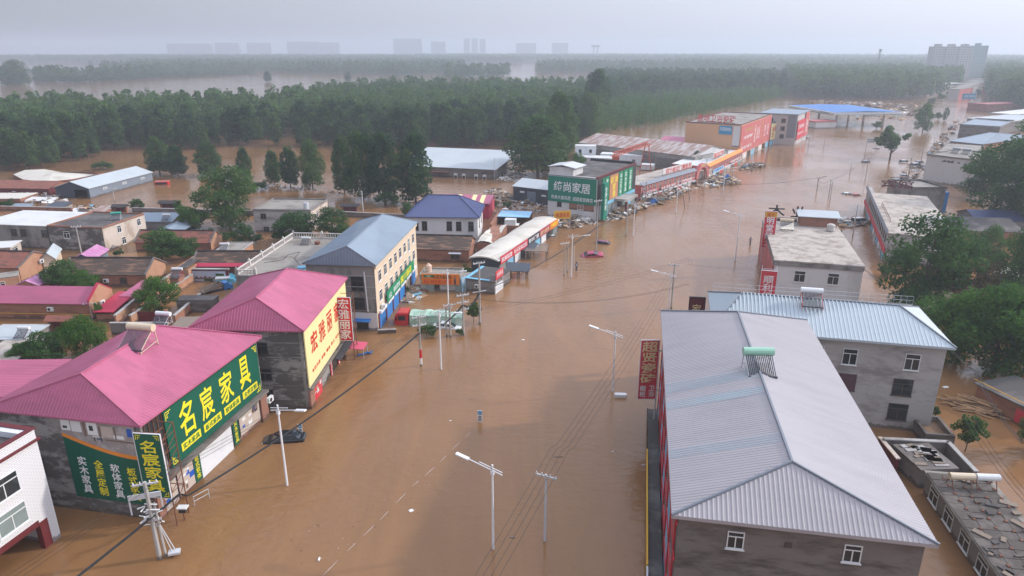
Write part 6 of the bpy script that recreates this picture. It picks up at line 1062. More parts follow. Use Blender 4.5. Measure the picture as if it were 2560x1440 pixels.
# ================================================================ POLES, LAMPS, WIRES
def street_lamp(label, u, v0, v1, az, arm=2.6, head=True, proto=[]):
    h = hgt(u, v0, v1); g = 'white street lamps along the flooded road'
    if proto: 
        t = dup(proto[0], P(u, v0), az, label, g); k = h / 8.4; t.scale = (1, 1, k); return t
    t = thing('street_lamp', label, 'street lamp', P(u, v0), az, g); h0 = 8.4; MB().tube((0, 0, -2), (0, 0, h0), .13, .08, n=8).build('pole', 'lamp_white', t)
    b = MB(); b.tube((-.9, 0, h0 - .75), (2.2, 0, h0 - .05), .05, n=6).tube((-.9, 0, h0 - .5), (1.2, 0, h0 - .05), .04, n=6); b.build('arm', 'lamp_white', t); MB().box(-.13, .13, -.13, .13, h0 - .95, h0 - .6).build('collar', 'lamp_white', t)
    b = MB(); b.obox((2.75, 0, h0 + .06), 1.2, .34, .12, Matrix.Rotation(-.2, 3, 'Y')); b.build('lamp_head', 'lamp_white', t); proto.append(t); t.scale = (1, 1, h / h0); return t
ra, la = R(155), R(-25)
for u, v0, v1, az, lab in ((718, 1213, 1012, la, 'white street lamp in front of the nearest green billboard'), (1233, 1372, 1162, ra, 'nearest right side white street lamp, bottom middle'), (1531, 978, 828, ra, 'white street lamp left of the red vertical sign with sand characters'), (1103, 923, 775, la, 'white street lamp in front of the white flooded car'), (1428, 693, 585, la, 'white street lamp left of the magenta car'), (1838, 652, 532, ra, 'white street lamp in front of the tall sign with the yellow head'), (1671, 772, 683, ra, 'white street lamp beside a power pole in front of the pale blue roof'), (1122, 790, 673, la, 'white street lamp overlapping the orange restaurant sign'), (1583, 590, 505, la, 'white street lamp beside the debris in front of the mall'), (1690, 530, 450, la, 'white street lamp in front of the red shop row'), (1808, 475, 418, la, 'white street lamp in front of the arched gateway'), (1880, 418, 372, la, 'white street lamp in front of the ochre store'), (2000, 385, 340, la, 'white street lamp in front of the grey store')):
    street_lamp(lab, u, v0, v1, az)
def pole(label, u, v0, v1, arms=1, az=.45, m='pole_concrete', r=.17, extra=None, insul=True, lean=0):
    h = hgt(u, v0, v1); t = thing('power_pole', label, 'power pole', P(u, v0), az, 'thin poles along the far road' if 'hazy row' in label else None); t.rotation_euler = (0, lean, az); MB().tube((0, 0, -2), (0, 0, h), r, r * .65, n=9).build('shaft', m, t)
    for i in range(arms):
        z = h - .2 - i * 1.1; MB().box(-.95, .95, -.06, .06, z - .07, z + .07).build('crossarm', 'galv', t); b = MB(); [b.tube((x, 0, z + .07), (x, 0, z + .28), .07, .04, n=6) for x in (-.85, -.35, .35, .85)]; b.build('insulator', 'tank_white', t)
    return t, P(u, v0) + Vector((0, 0, h))
t, NP = pole('cluttered concrete pole with steel braces in front of the nearest green store', 400, 1397, 1205, 1, .3, r=.22); h = NP.z
b = MB(); b.tube((.5, .1, -2), (.35, .05, h * .72), .13, .1, n=8); b.build('second_shaft', 'pole_concrete', t)
b = MB(); b.tube((1.0, .1, .3), (.1, .1, h * .62), .05, n=5).tube((1.25, .2, .3), (.2, .1, h * .55), .05, n=5).box(-1.4, 1.0, -.05, .05, h * .8, h * .86).box(-1.4, -1.3, -.05, .05, h * .62, h * .8).box(.9, 1.0, -.05, .05, h * .66, h * .8).box(.7, 1.6, -.3, .3, .3, .5).box(-.7, .7, -.04, .04, h * .5, h * .53); b.build('brace', 'galv', t)
b = MB(); rr = random.Random(5); [b.tube((rr.uniform(-.9, .9), rr.uniform(-.2, .2), z_), (rr.uniform(-.9, .9), rr.uniform(-.2, .2), z_ + .25), .07, .04, n=6) for z_ in np.linspace(h * .42, h * .7, 14)]; b.build('insulator', 'tank_white', t)
t, UP1 = pole('grey pole with red and white bands in the flood, left of the street lamp', 1053, 915, 790, 2, .4); MB().tube((0, 0, 1.2), (0, 0, 2.4), .18, .175, n=9).build('red_band', 'sign_red', t); MB().tube((0, 0, .3), (0, 0, 1.19), .19, .185, n=9).build('white_band', 'tank_white', t)
t, UP2 = pole('left pole of the twin poles standing behind the white car', 1117, 842, 770, 1, .4, r=.16); t, UP3 = pole('right pole of the twin poles standing behind the white car', 1126, 843, 760, 1, .4, r=.2)
t, UP4 = pole('pole crowded with insulators left of the lone sapling', 1159, 838, 735, 3, .45); t, UP5 = pole('tall grey pole right of the lone sapling', 1200, 811, 655, 1, .45, r=.2); MB().box(-1.1, 1.1, -.05, .05, 5.3, 5.4).build('crossarm', 'galv', t)
t, RP1 = pole('power pole with one crossarm at the bottom middle of the flooded road', 1362, 1352, 1186, 1, -.43, 'galv', .14); t, RP2 = pole('power pole in front of the pale blue roof', 1678, 772, 660, 1, -.4)
t, LP6 = pole('tall pole standing right behind the magenta car', 1490, 634, 500, 1, .5, r=.16); pole('left one of the pair of poles left of the magenta car', 1410, 690, 606, 1, .5, r=.12); pole('right one of the pair of poles left of the magenta car', 1418, 682, 608, 0, .5, r=.11); pole('short bare pole beside the dummy police figure', 1434, 672, 616, 0, .5, 'galv', .09)
for u, v0, v1, lab in ((1565, 590, 500, 'pole left of the debris in front of the mall'), (1612, 520, 455, 'dark pole in front of the red shop row'), (1712, 520, 470, 'left leaning dark pole below the arched gateway'), (1724, 500, 455, 'right leaning dark pole below the arched gateway'), (1760, 485, 395, 'pole in front of the arched gateway'), (1830, 455, 425, 'pole near the blue tarpaulin'), (1912, 420, 380, 'dark stump pole in front of the cream billboard'), (1985, 390, 330, 'pole in front of the grey store'), (2020, 372, 330, 'thin pole right of the grey store'), (2060, 365, 330, 'thin pole left of the parked road signs'), (2160, 400, 350, 'leaning pole carrying a small white road sign'), (2163, 450, 390, 'pole with a cable in the middle of the flood'), (2042, 478, 445, 'small dark pole left of the long flat house'), (2072, 490, 450, 'pair pole left of the long flat house'), (2125, 435, 408, 'pole where the cable dips left of the parked cars'), (2270, 445, 392, 'dark pole among the parked cars'), (2302, 408, 365, 'thin pole behind the parked cars'), (2330, 385, 345, 'thin pole by the high blank wall'), (2075, 500, 455, 'second pair pole left of the long flat house'), (2132, 590, 510, 'pole beside the street wall of the long flat house')):
    pole(lab, u, v0, v1, 1 if v0 > 440 else 0, .5, 'wood_grey' if 'dark' in lab else 'pole_concrete', .13, lean=-.25 if 'leaning dark' in lab else 0)
t, YP = pole('double pole with an arm in front of the village block', 205, 640, 565, 1, .2); pole('double pole standing by the grey warehouse', 287, 505, 470, 1, .2, r=.12); pole('twin white poles leaning in the flooded field', 908, 527, 478, 0, .2, 'lamp_white', .12); pole('double pole at the corner of the long pink roofed house', 232, 800, 757, 1, .2, r=.13); pole('thin pole in front of the long hall', 1236, 452, 395, 0, 0, 'galv', .08); pole('thin pole in the flooded field near the four poplars', 836, 492, 430, 0, 0, 'galv', .06); pole('left pole in the wrecked yard beside the pink shed', 1232, 532, 472, 0, 0, 'galv', .12); pole('right pole in the wrecked yard beside the pink shed', 1250, 535, 490, 0, 0, 'galv', .1)
t, TP = pole('thin pole with a crossarm behind the railing of the pale blue roof', 2090, 740, 668, 1, -.3, 'galv', .1)
def wire(label, pts, n=1, sp=.3, r=.016, sag=.9, name='overhead_cable', side=None):
    o = thing(name, label, 'cable', Vector((pts[0].x, pts[0].y, 0)))
    for k in range(n):
        b = MB(); q = []
        for a, c in zip(pts, pts[1:]):
            d = c - a; nn = Vector((-d.y, d.x, 0)).normalized(); off = nn * ((k - (n - 1) / 2) * sp)
            for i in range(13 if not q else 12): f = (i if not q or i else i) / 12 if not q else (i + 1) / 12; q.append(a.lerp(c, f) + off + Vector((0, 0, -sag * 4 * f * (1 - f) - k * .04)) - o.location)
        b.path(q, r, 4); b.build('strand', 'wire_black', o)
    return o
def ext(a, b_, k): return a + (a - b_) * k
nb = NP + Vector((.1, 0, -3.2)); wire('thick bundle of black cables running from the bottom edge past the nearest store', [ext(nb, UP1 + Vector((0, 0, -2.3)), .8), nb, UP1 + Vector((0, 0, -2.3)), UP4 + Vector((0, 0, -1.6)), UP5 + Vector((0, 0, -4.7)), LP6 + Vector((0, 0, -5.5)), P(1612, 480, 4), P(1760, 440, 4.5)], 5, .1, .032, 1.0)
nt_ = NP + Vector((0, 0, -.3)); wire('thin wires running above the thick cable bundle on the left', [ext(nt_, UP1, .8), nt_, UP1 + Vector((0, 0, -.1)), UP3, UP5 + Vector((0, 0, -.2)), LP6], 3, .55, .014, .8)
wire('four parallel wires over the right half of the flood', [ext(RP1, RP2, .7) + Vector((0, 0, 1)), RP1 + Vector((0, 0, .1)), RP2 + Vector((0, 0, -1.2))], 4, .55, .016, .9)
wire('low wires sagging across the flooded road', [UP4 + Vector((0, 0, -.5)), RP2 + Vector((0, 0, -4.0))], 3, .35, .012, 1.6); wire('upper wires crossing the flooded road to the pole by the pale blue roof', [P(1195, 775, 2.0), RP2 + Vector((0, 0, .1)), TP], 2, 1.0, .012, .7)
wire('heavy cable hanging from the pale blue roof to the lower right lane', [P(2130, 640, 7), P(2290, 765, 9), P(2440, 930, 6), P(2560, 1110, 5)], 2, .3, .03, .6)
wire('long cable looping across the middle of the flood', [P(1740, 455, 4), P(2042, 445, 4), P(2075, 450, 4.5), P(2163, 395, 5), P(2210, 360, 4)], 1, .3, .04, 1.2); wire('wires over the lower right lane', [P(2420, 1040, 5), P(2600, 1280, 5)], 3, .5, .02, .5)
for i, (u, v0, v1) in enumerate(((2345, 330, 292), (2362, 312, 276), (2375, 298, 266), (2388, 284, 254), (2398, 272, 244), (2406, 262, 238), (2330, 300, 268), (2300, 290, 256), (2276, 288, 252), (2262, 310, 272), (2240, 300, 262), (2318, 345, 300), (2214, 330, 288))):
    pole('thin pole in the hazy row along the far flooded road', u, v0, v1, 0, .5, 'galv', .1)
# round traffic sign, dummy figures
def round_sign(label, u, v, sc=1, rz=0):
    t = thing('traffic_sign', label, 'traffic sign', P(u, v), rz); t.scale = (sc,) * 3; MB().tube((0, .06, -2), (0, .06, 1.75), .05, n=6).build('post', 'galv', t); MB().tube((0, 0, 1.5), (0, -.04, 1.5), .3, n=20).build('disc', 'sign_blue', t); b = MB(); b.box(-.16, .16, -.06, -.042, 1.47, 1.53); b.build('arrow', 'ink_white', t); MB().box(-.33, .33, -.03, .02, .1, 1.86).build('plate', 'tank_white', t); text('禁停\n路段', 'ink_black', t, -.22, .22, .25, 1.05, -.035); return t
round_sign('blue round traffic sign on a white plate in the middle of the flood', 1200, 1056, .82); 
def skin_figure(name, joints, mat, parent):
    me = bpy.data.meshes.new(name); vs = [j[0] for j in joints]; es = [(i, j[1]) for i, j in enumerate(joints) if j[1] is not None]; me.from_pydata(vs, es, []); o = bpy.data.objects.new(name, me); COL.objects.link(o); o.parent = parent; me.materials.append(M[mat])
    sk = o.modifiers.new('skin', 'SKIN'); su = o.modifiers.new('sub', 'SUBSURF'); su.levels = su.render_levels = 1
    for v, j in zip(me.skin_vertices[0].data, joints): v.radius = (j[2], j[2])
    me.skin_vertices[0].data[0].use_root = True; dg = bpy.context.evaluated_depsgraph_get(); m2 = bpy.data.meshes.new_from_object(o.evaluated_get(dg)); o.modifiers.clear(); o.data = m2; m2.name = name; return o
def dummy(label, u, v):
    t = thing('police_dummy', label, 'dummy figure', P(u, v)); J = [((0, 0, .75), None, .13), ((0, 0, 1.05), 0, .16), ((0, 0, 1.3), 1, .15), ((0, 0, 1.42), 2, .06), ((-.22, 0, 1.3), 2, .07), ((-.3, 0, 1.05), 4, .055), ((-.24, -.08, .8), 5, .045), ((.22, 0, 1.3), 2, .07), ((.3, 0, 1.05), 7, .055), ((.24, -.08, .8), 8, .045), ((-.1, 0, .4), 0, .09), ((-.1, 0, -.3), 10, .07), ((.1, 0, .4), 0, .09), ((.1, 0, -.3), 12, .07)]
    skin_figure('body', J, 'cloth_navy', t); b = MB(); b.tube((0, 0, 1.42), (0, 0, 1.55), .1, .13, n=10).tube((0, 0, 1.55), (0, 0, 1.7), .13, .1, n=10); b.build('head', 'skin', t); MB().tube((0, 0, 1.64), (0, 0, 1.76), .16, .13, n=10).build('cap', 'paint_navy', t); MB().box(-.13, .13, -.2, -.165, .95, 1.3).build('vest', 'galv', t)
dummy('dark uniformed police dummy standing in the flood beside a short pole', 1441, 676); dummy('police dummy standing in the flood left of the red vertical sign with the yellow head', 1875, 612)
# guard rail tops along the road centre
q = [(808, 1438), (868, 1378), (908, 1340), (950, 1300), (990, 1258), (1030, 1216), (1062, 1190), (1100, 1155), (1130, 1124), (1160, 1096), (1190, 1068)]
for i, ((u, v), (u2, v2)) in enumerate(zip(q, q[1:])):
    a, c = P(u, v), P(u2, v2); d = c - a; k = MB(); L_ = d.length * (.62 if i % 2 == 0 else .5); k.box(0, L_, -.02, .02, -.6, .018); o = thing('guard_rail', 'white rail top just breaking the water along the road centre', 'guard rail', a, math.atan2(d.y, d.x), 'rail tops along the road centre'); k.build('rail', 'rust_roof', o); MB().box(L_ * .5 - .04, L_ * .5 + .04, -.045, .045, -2, -.6).build('post', 'lamp_white', o)
# ================================================================ VEHICLES
def skin_rings(b, rings, m=0, caps=True):
    n = len(rings[0]); s0 = len(b.v)
    for r_ in rings: b.v += [tuple(p) for p in r_]
    for i in range(len(rings) - 1):
        for j in range(n): k = (j + 1) % n; b.f.append((s0 + i * n + j, s0 + (i + 1) * n + j, s0 + (i + 1) * n + k, s0 + i * n + k)); b.m.append(m)
    if caps: b.f += [tuple(s0 + j for j in range(n)), tuple(s0 + (len(rings) - 1) * n + j for j in range(n - 1, -1, -1))]; b.m += [m, m]
def car(label, u, v, rz, m, z=-.7, pitch=0, roll=0, kind='sedan', sc=1, name='car', group=None):
    t = thing(name, label, 'car' if kind != 'van' else 'van', P(u, v) + Vector((0, 0, z)), 0, group); t.rotation_euler = (roll, pitch, rz); t.scale = (sc,) * 3; b = MB()
    def ring(x, w, z0, zs, zt): return [(x, -w * .9, z0), (x, -w, z0 + .15), (x, -w, zs), (x, -w * .9, zt), (x, w * .9, zt), (x, w, zs), (x, w, z0 + .15), (x, w * .9, z0)]
    st = [(-2.2, .7, .4, .75, .85), (-2.05, .84, .3, .85, .98), (-1.2, .89, .25, .88, 1.0), (.9, .89, .25, .86, .97), (1.7, .87, .25, .78, .88), (2.15, .78, .32, .66, .76), (2.25, .66, .4, .58, .68)]
    skin_rings(b, [ring(*s) for s in st]); b.build('body', m, t, smooth=False)
    zr, (xb0, xb1), (xr0, xr1) = {'sedan': (1.43, (-1.75, 1.25), (-1.05, .35)), 'van': (1.85, (-2.1, 1.5), (-2.0, .75)), 'suv': (1.68, (-2.05, 1.2), (-1.85, .35))}[kind]
    lo = [(xb0, -.78, .96), (xb1, -.78, .93), (xb1, .78, .93), (xb0, .78, .96)]; hi = [(xr0, -.62, zr - .03), (xr1, -.62, zr - .03), (xr1, .62, zr - .03), (xr0, .62, zr - .03)]
    b = MB(); skin_rings(b, [lo, hi], caps=True); b.build('windows', 'glass', t); b = MB()
    b.face([(xr0 + .12, -.5, zr + .035), (xr1 - .15, -.5, zr + .035), (xr1 - .15, .5, zr + .035), (xr0 + .12, .5, zr + .035)])
    for a, c in (((xr0, -.64), (xr1, -.64)), ((xr1, -.64), (xr1, .64)), ((xr1, .64), (xr0, .64)), ((xr0, .64), (xr0, -.64))): i_ = lambda p: (p[0] + (.12 if p[0] == xr0 else -.15), p[1] * .5 / .64, zr + .035); b.face([(*a, zr - .05), (*c, zr - .05), i_(c), i_(a)])
    for sy in (-1, 1):
        for x0, x1 in ((xb0, xr0), (xb1, xr1), ((xb0 + xb1) / 2, (xr0 + xr1) / 2)): b.tube((x0, sy * .79, .95), (x1, sy * .635, zr - .03), .055, n=4)
    b.build('roof', m, t)
    for x in (-1.35, 1.35):
        for sy in (-1, 1): w = MB(); w.tube((x, sy * .72, .32), (x, sy * .92, .32), .32, n=16); o = w.build('wheel', 'tyre', t); MB().tube((x, sy * .921, .32), (x, sy * .93, .32), .19, n=12).build('rim', 'rim', o)
    for sy in (-1, 1): MB().box(2.12, 2.235, sy * .62 - .14, sy * .62 + .14, .58, .7).build('headlight', 'tank_white', t)
    return t
t = car('black sedan floating in the flood in front of the near billboard', 712, 1098, R(186), 'paint_black', -.62, 0, 0); t2 = round_sign('small dark sign plate standing right behind the black sedan', 752, 1088, .75)
car('white sedan in the flood behind the twin poles', 1118, 818, R(-6), 'paint_white', -.62, R(4)); car('magenta car tilted in the flood behind the tall pole', 1481, 640, R(4), 'paint_magenta', -.45, R(-6), R(14)); car('plum coloured van roof floating beyond the magenta car', 1514, 609, R(-18), 'paint_plum', -1.15, R(5), 0, 'suv')
for u, v, rz, m, z, kd, lab in ((2290, 415, 20, 'paint_white', -.7, 'van', 'white minibus parked in the flood by the high blank wall'), (2262, 405, 15, 'paint_white', -.85, 'suv', 'white car left of the minibus'), (2312, 418, 15, 'paint_navy', -.9, 'sedan', 'dark car right of the minibus'), (2262, 440, -10, 'paint_silver', -.9, 'sedan', 'silver car below the white car'), (2300, 405, 10, 'paint_silver', -1.0, 'sedan', 'silver car roof behind the minibus'), (2246, 452, 5, 'paint_white', -1.05, 'suv', 'white car roof beside the metal frame'), (2168, 405, 10, 'paint_silver', -1.15, 'suv', 'silver car roof drifting near the sparse street tree'), (1318, 587, 60, 'paint_white', -1.1, 'sedan', 'white car roof sinking left of the foam piece'), (1382, 590, 10, 'paint_white', -1.15, 'sedan', 'white car roof right of the blue crate'), (1972, 345, 10, 'paint_silver', -.7, 'sedan', 'silver car in front of the grey store'), (2010, 345, 0, 'paint_black', -.7, 'sedan', 'black car beside the petrol station'), (2192, 372, 20, 'paint_black', -1.1, 'sedan', 'dark car roof in the middle of the far flood'), (2150, 556, 10, 'paint_white', -.6, 'van', 'white van wrecked between the flat roofed houses'), (2140, 488, 10, 'paint_red', -1.0, 'sedan', 'red car roof at the corner of the long flat house'), (2118, 485, 10, 'paint_white', -1.0, 'sedan', 'white car roof at the corner of the long flat house')):
    car(lab, u, v, R(rz), m, z, 0, 0, kd)
# red truck under green tarpaulin
A = P(992, 806); rz = R(-2); t = thing('truck', 'red truck with a load under a torn green tarpaulin', 'truck', A, rz)
b = MB(); skin_rings(b, [[(x, -1.2, -.6), (x, -1.2, zt), (x, -1.05, zt + .12), (x, 1.05, zt + .12), (x, 1.2, zt), (x, 1.2, -.6)] for x, zt in ((-.1, 1.1), (.15, 1.75), (.6, 1.95), (2.0, 1.95))]); b.build('cab', 'paint_red', t); MB().face([(-.12, -1.0, .75), (-.12, 1.0, .75), (.12, 1.0, 1.65), (.12, -1.0, 1.65)]).build('windscreen', 'glass', t); MB().box(.5, 1.6, -1.225, -1.2, .8, 1.55).build('side_window', 'glass', t); MB().box(.1, .3, -1.5, -1.22, .9, 1.3).build('mirror', 'paint_black', t)
b = MB(); rr = random.Random(9); nx = 16; G = [[None] * 7 for _ in range(nx + 1)]
for i in range(nx + 1):
    for j, (y, z) in enumerate(((-1.25, -.4), (-1.28, .7), (-1.15, 1.7), (0, 1.95), (1.15, 1.75), (1.28, .7), (1.25, -.4))): G[i][j] = (2.2 + i * .5 + rr.uniform(-.08, .08), y + rr.uniform(-.1, .1), z + rr.uniform(-.13, .13) - (.25 if i > 11 else 0))
for i in range(nx):
    for j in range(6): b.face([G[i][j], G[i + 1][j], G[i + 1][j + 1], G[i][j + 1]])
b.face(G[0]); b.face(G[nx][::-1]); b.build('tarpaulin', 'tarp_green', t); MB().box(2.1, 10.2, -1.2, 1.2, -.9, -.45).build('bed', 'dark_metal', t)
for x in (.9, 7.6, 8.8):
    for sy in (-1, 1): MB().tube((x, sy * .85, -.6), (x, sy * 1.2, -.6), .5, n=14).build('wheel', 'tyre', t)
# blue dump truck and three wheelers in the courtyard
A = P(505, 735); t = thing('dump_truck', 'small blue dump truck with its rusty bed tipped in the flooded courtyard', 'dump truck', A, R(42)); t.scale = (.78,) * 3; b = MB(); 
rot = Matrix.Rotation(R(-12), 3, 'Y')
for c_, s_ in (((2.2, 0, .8), (4.2, 2.0, .12)), ((2.2, -1.0, 1.15), (4.2, .1, .7)), ((2.2, 1.0, 1.15), (4.2, .1, .7)), ((4.25, 0, 1.35), (.12, 2.0, 1.3))): b.obox(c_, *s_, rot)
b.build('tipping_bed', 'wood_grey', t); b = MB(); skin_rings(b, [[(x, -.9, -.3), (x, -.9, zt), (x, .9, zt), (x, .9, -.3)] for x, zt in ((4.7, 1.7), (5.6, 1.75), (6.0, 1.1), (6.6, 1.0))]); b.build('cab', 'paint_blue', t); MB().face([(5.62, -.8, 1.68), (5.62, .8, 1.68), (6.0, .8, 1.12), (6.0, -.8, 1.12)]).build('windscreen', 'glass', t); MB().box(-.2, 5, -.5, .5, -.4, .2).build('chassis', 'dark_metal', t)
for x in (1.0, 5.6):
    for sy in (-1, 1): MB().tube((x, sy * .7, -.1), (x, sy * 1.0, -.1), .42, n=12).build('wheel', 'tyre', t)
for u, v, lab in ((560, 706, 'front cyan and white three wheeler beside the blue dump truck'), (566, 700, 'rear cyan and white three wheeler beside the blue dump truck')):
    t = thing('three_wheeler', lab, 'three wheeler', P(u, v), R(8)); MB().box(-1.2, 1.0, -.6, .6, -.2, .75).build('cargo_box', 'paint_cyan', t); MB().slab([(-1.3, -.68, 1.0), (1.1, -.68, 1.0), (1.1, .68, 1.05), (-1.3, .68, 1.05)], .2).build('roof', 'paint_white' if '566' not in str(u) else 'paint_cyan', t); b = MB(); skin_rings(b, [[(x, -.55, -.3), (x, -.55, zt), (x, .55, zt), (x, .55, -.3)] for x, zt in ((1.1, .9), (1.7, .8), (2.1, .3))]); b.build('cab', 'paint_cyan', t); MB().tube((1.9, -.1, -.2), (1.9, .1, -.2), .3, n=10).build('wheel', 'tyre', t)
t = thing('van', 'red delivery van roof box standing in the flooded field right of the warehouse', 'van', P(406, 461), R(5)); MB().box(-2, 2, -1, 1, -1, .9).build('body', 'paint_red', t); MB().box(-2.06, 2.06, -1.05, 1.05, .905, 1.05).build('roof', 'red_board', t); MB().box(-1.6, 1.6, -1.02, -1.003, .1, .7).build('windows', 'glass', t)
# ================================================================ FLOATING THINGS, DEBRIS
def heap(label, poly, n, zmax, rng, sizes=(.4, 2.2), mats=('debris', 'debris_pale', 'cardboard', 'wood_grey', 'dark_steel', 'foam', 'wood', 'blue_light', 'rust')):
    Q = [tuple(P(u, v))[:2] for u, v in poly]; xs = [q[0] for q in Q]; ys = [q[1] for q in Q]; b = MB(); k = 0; c = (sum(xs) / len(xs), sum(ys) / len(ys)); pr = np.array([.3, .1, .14, .16, .08, .08, .08, .02, .04])
    while k < n:
        x, y = rng.uniform(min(xs), max(xs)), rng.uniform(min(ys), max(ys))
        if not inside(Q, x, y): continue
        f = min(1, 1.6 * max(0, 1 - math.hypot(x - c[0], y - c[1]) / (.6 * (max(xs) - min(xs)) + .01))); l_ = rng.uniform(*sizes); rot = Matrix.Rotation(rng.uniform(0, 6.28), 3, 'Z') @ Matrix.Rotation(rng.normal() * .35, 3, 'X') @ Matrix.Rotation(rng.normal() * .25, 3, 'Y')
        if rng.random() < .4: s = (l_ * 1.5, .12, .1)
        else: s = (l_, l_ * rng.uniform(.4, .9), rng.uniform(.04, .35))
        b.obox((x, y, rng.uniform(-.05, zmax) * f), *s, rot, int(rng.choice(9, p=pr))); k += 1
    return tag(b.build('debris', list(mats)), label, 'debris', kind='stuff')
heap('wreckage heap in the yard between the pink shed and the dark shed', [(1225, 535), (1370, 530), (1375, 500), (1285, 498), (1245, 470), (1210, 478)], 420, 1.3, rg); heap('driftwood and boards against the mall side wall', [(1368, 562), (1420, 575), (1490, 560), (1480, 545), (1375, 540)], 230, 1.2, rg); heap('driftwood heap in front of the mall street front', [(1500, 555), (1560, 548), (1620, 515), (1600, 505), (1520, 535)], 240, 1.3, rg); heap('driftwood strip along the red shop row', [(1605, 520), (1650, 512), (1720, 482), (1740, 470), (1700, 470), (1600, 508)], 220, 1.0, rg); heap('driftwood heap in front of the arched gateway', [(1740, 468), (1790, 468), (1850, 462), (1840, 445), (1800, 435), (1760, 448)], 260, 1.0, rg); heap('driftwood strip in front of the ochre store', [(1845, 425), (1880, 428), (1918, 414), (1900, 405), (1860, 412)], 150, 1.0, rg)
heap('planks and rubble in the flood in front of the hotel', [(1000, 752), (1040, 765), (1060, 730), (1040, 715), (1012, 725)], 80, .5, rg, (.4, 1.8)); heap('scattered wreckage beyond the petrol station', [(2150, 300), (2290, 300), (2300, 258), (2000, 250), (2100, 262)], 420, 1.2, rg, (1, 4.5)); heap('white sacks and wreckage left of the warehouse', [(0, 500), (190, 522), (140, 488), (90, 478), (0, 478)], 170, .8, rg, (.5, 2.2), ('debris', 'debris_pale', 'foam', 'wood_grey', 'debris_pale', 'foam', 'wood', 'foam', 'cardboard')); heap('litter at the foot of the four poplars', [(640, 470), (800, 478), (1060, 515), (1060, 495), (850, 480), (650, 455)], 160, .2, rg, (.3, 1.2)); heap('grey rubble right of the long hall', [(1240, 450), (1290, 455), (1320, 438), (1280, 425), (1255, 430)], 160, .8, rg, (.4, 1.6), ('debris_pale', 'debris_pale', 'foam', 'wood_grey', 'debris_pale', 'foam', 'debris_pale', 'blue_light', 'debris')); heap('wreckage between the flat roofed houses on the right', [(2100, 572), (2190, 562), (2180, 545), (2090, 552)], 90, .6, rg)
heap('wreckage along the right bank of the flooded street', [(2330, 392), (2372, 350), (2400, 300), (2385, 300), (2345, 350), (2312, 392)], 150, .9, rg, (.6, 2.6)); heap('wreckage at the parked cars on the right', [(2240, 460), (2310, 440), (2310, 405), (2270, 410)], 60, .5, rg, (.5, 2.0)); heap('yard clutter at the back of the village beside the long wall', [(180, 530), (260, 530), (300, 520), (200, 512)], 70, .5, rg)
b = MB(); c0 = P(2478, 1022); 
for i in range(130):
    a = R(-38) + rg.normal() * .2; L_ = rg.uniform(2.5, 5.5); x, y = rg.uniform(-3.2, 3.2), rg.uniform(-1.2, 1.2); z = .1 + max(0, 1 - abs(y) / 1.4) * rg.uniform(0, 1.1); d = Vector((math.cos(a), math.sin(a), rg.normal() * .06)) * L_ / 2; q = Vector((x, y, z)); b.tube(q - d, q + d, .085, .07, n=5)
tag(b.build('timber_heap', 'wood', None, c0), 'heap of long wooden poles lying in the flooded lane on the right', 'timber heap', kind='stuff')
def floater(name, label, cat, u, v, sx, sy, sz, m, rz=0, z=0, parts=None):
    b = MB(); k = .15; b.slab([(-sx / 2, -sy / 2 + k * sy, z + sz), (-sx / 2 + k * sx, -sy / 2, z + sz), (sx / 2 - k * sx, -sy / 2, z + sz), (sx / 2, -sy / 2 + k * sy, z + sz), (sx / 2, sy / 2 - k * sy, z + sz), (sx / 2 - k * sx, sy / 2, z + sz), (-sx / 2 + k * sx, sy / 2, z + sz), (-sx / 2, sy / 2 - k * sy, z + sz)], sz + .15); return tag(b.build(name, m, None, P(u, v), rz), label, cat)
floater('plastic_tub', 'white upturned tub floating below the red vertical sign', 'tub', 1551, 992, 1.45, .65, .4, 'foam', R(-4)); floater('foam_board', 'small white foam board alone in the middle of the flood', 'foam board', 1028, 1277, .4, .35, .05, 'foam', .6); floater('bottle', 'white bottle shaped scrap near the bottom edge', 'litter', 798, 1399, .14, .4, .1, 'foam', 0); floater('plank', 'dark plank floating right of the blue round sign', 'plank', 1396, 1142, .95, .1, .06, 'wood_grey', R(2)); floater('plank', 'dark plank floating left of the bottom power pole', 'plank', 1281, 1344, .5, .14, .06, 'wood_grey', R(-3)); floater('foam_board', 'white board floating in the lane beside the timber heap', 'foam board', 2364, 968, .75, .4, .06, 'foam', .2); floater('foam_board', 'tiny white scrap under the street lamp with the long shadow', 'foam board', 1308, 850, .45, .25, .05, 'foam', .1); floater('plank', 'pale stick floating beside the red frame of the lilac store', 'plank', 1608, 1163, .4, .06, .05, 'foam', .15); floater('foam_board', 'white scrap right of the shadowed water in the middle', 'foam board', 1532, 1129, .2, .12, .04, 'foam', .1); floater('foam_board', 'white sliver left of the blue round sign', 'foam board', 1126, 1052, .25, .12, .04, 'foam', .1)
t = thing('crate_frame', 'blue framed crate standing in the flood in front of the long shop row', 'crate', P(1382, 578), R(10)); MB().box(-.9, .9, -.6, .6, -.5, .7).build('body', 'blue_door', t); MB().box(-.95, .95, -.65, .65, .71, .8).build('lid', 'white_metal', t); MB().box(-.92, -.8, -.63, -.605, -.5, .7).box(.8, .92, -.63, -.605, -.5, .7).build('frame', 'white_metal', t)
t = thing('freezer', 'white chest freezer stranded on the driftwood beside the mall', 'freezer', P(1463, 556), R(12)); MB().box(-1.1, 1.1, -.6, .6, -.3, .95).build('body', 'white_metal', t); MB().box(-1.14, 1.14, -.64, .64, .96, 1.1).build('lid', 'white_roof', t)
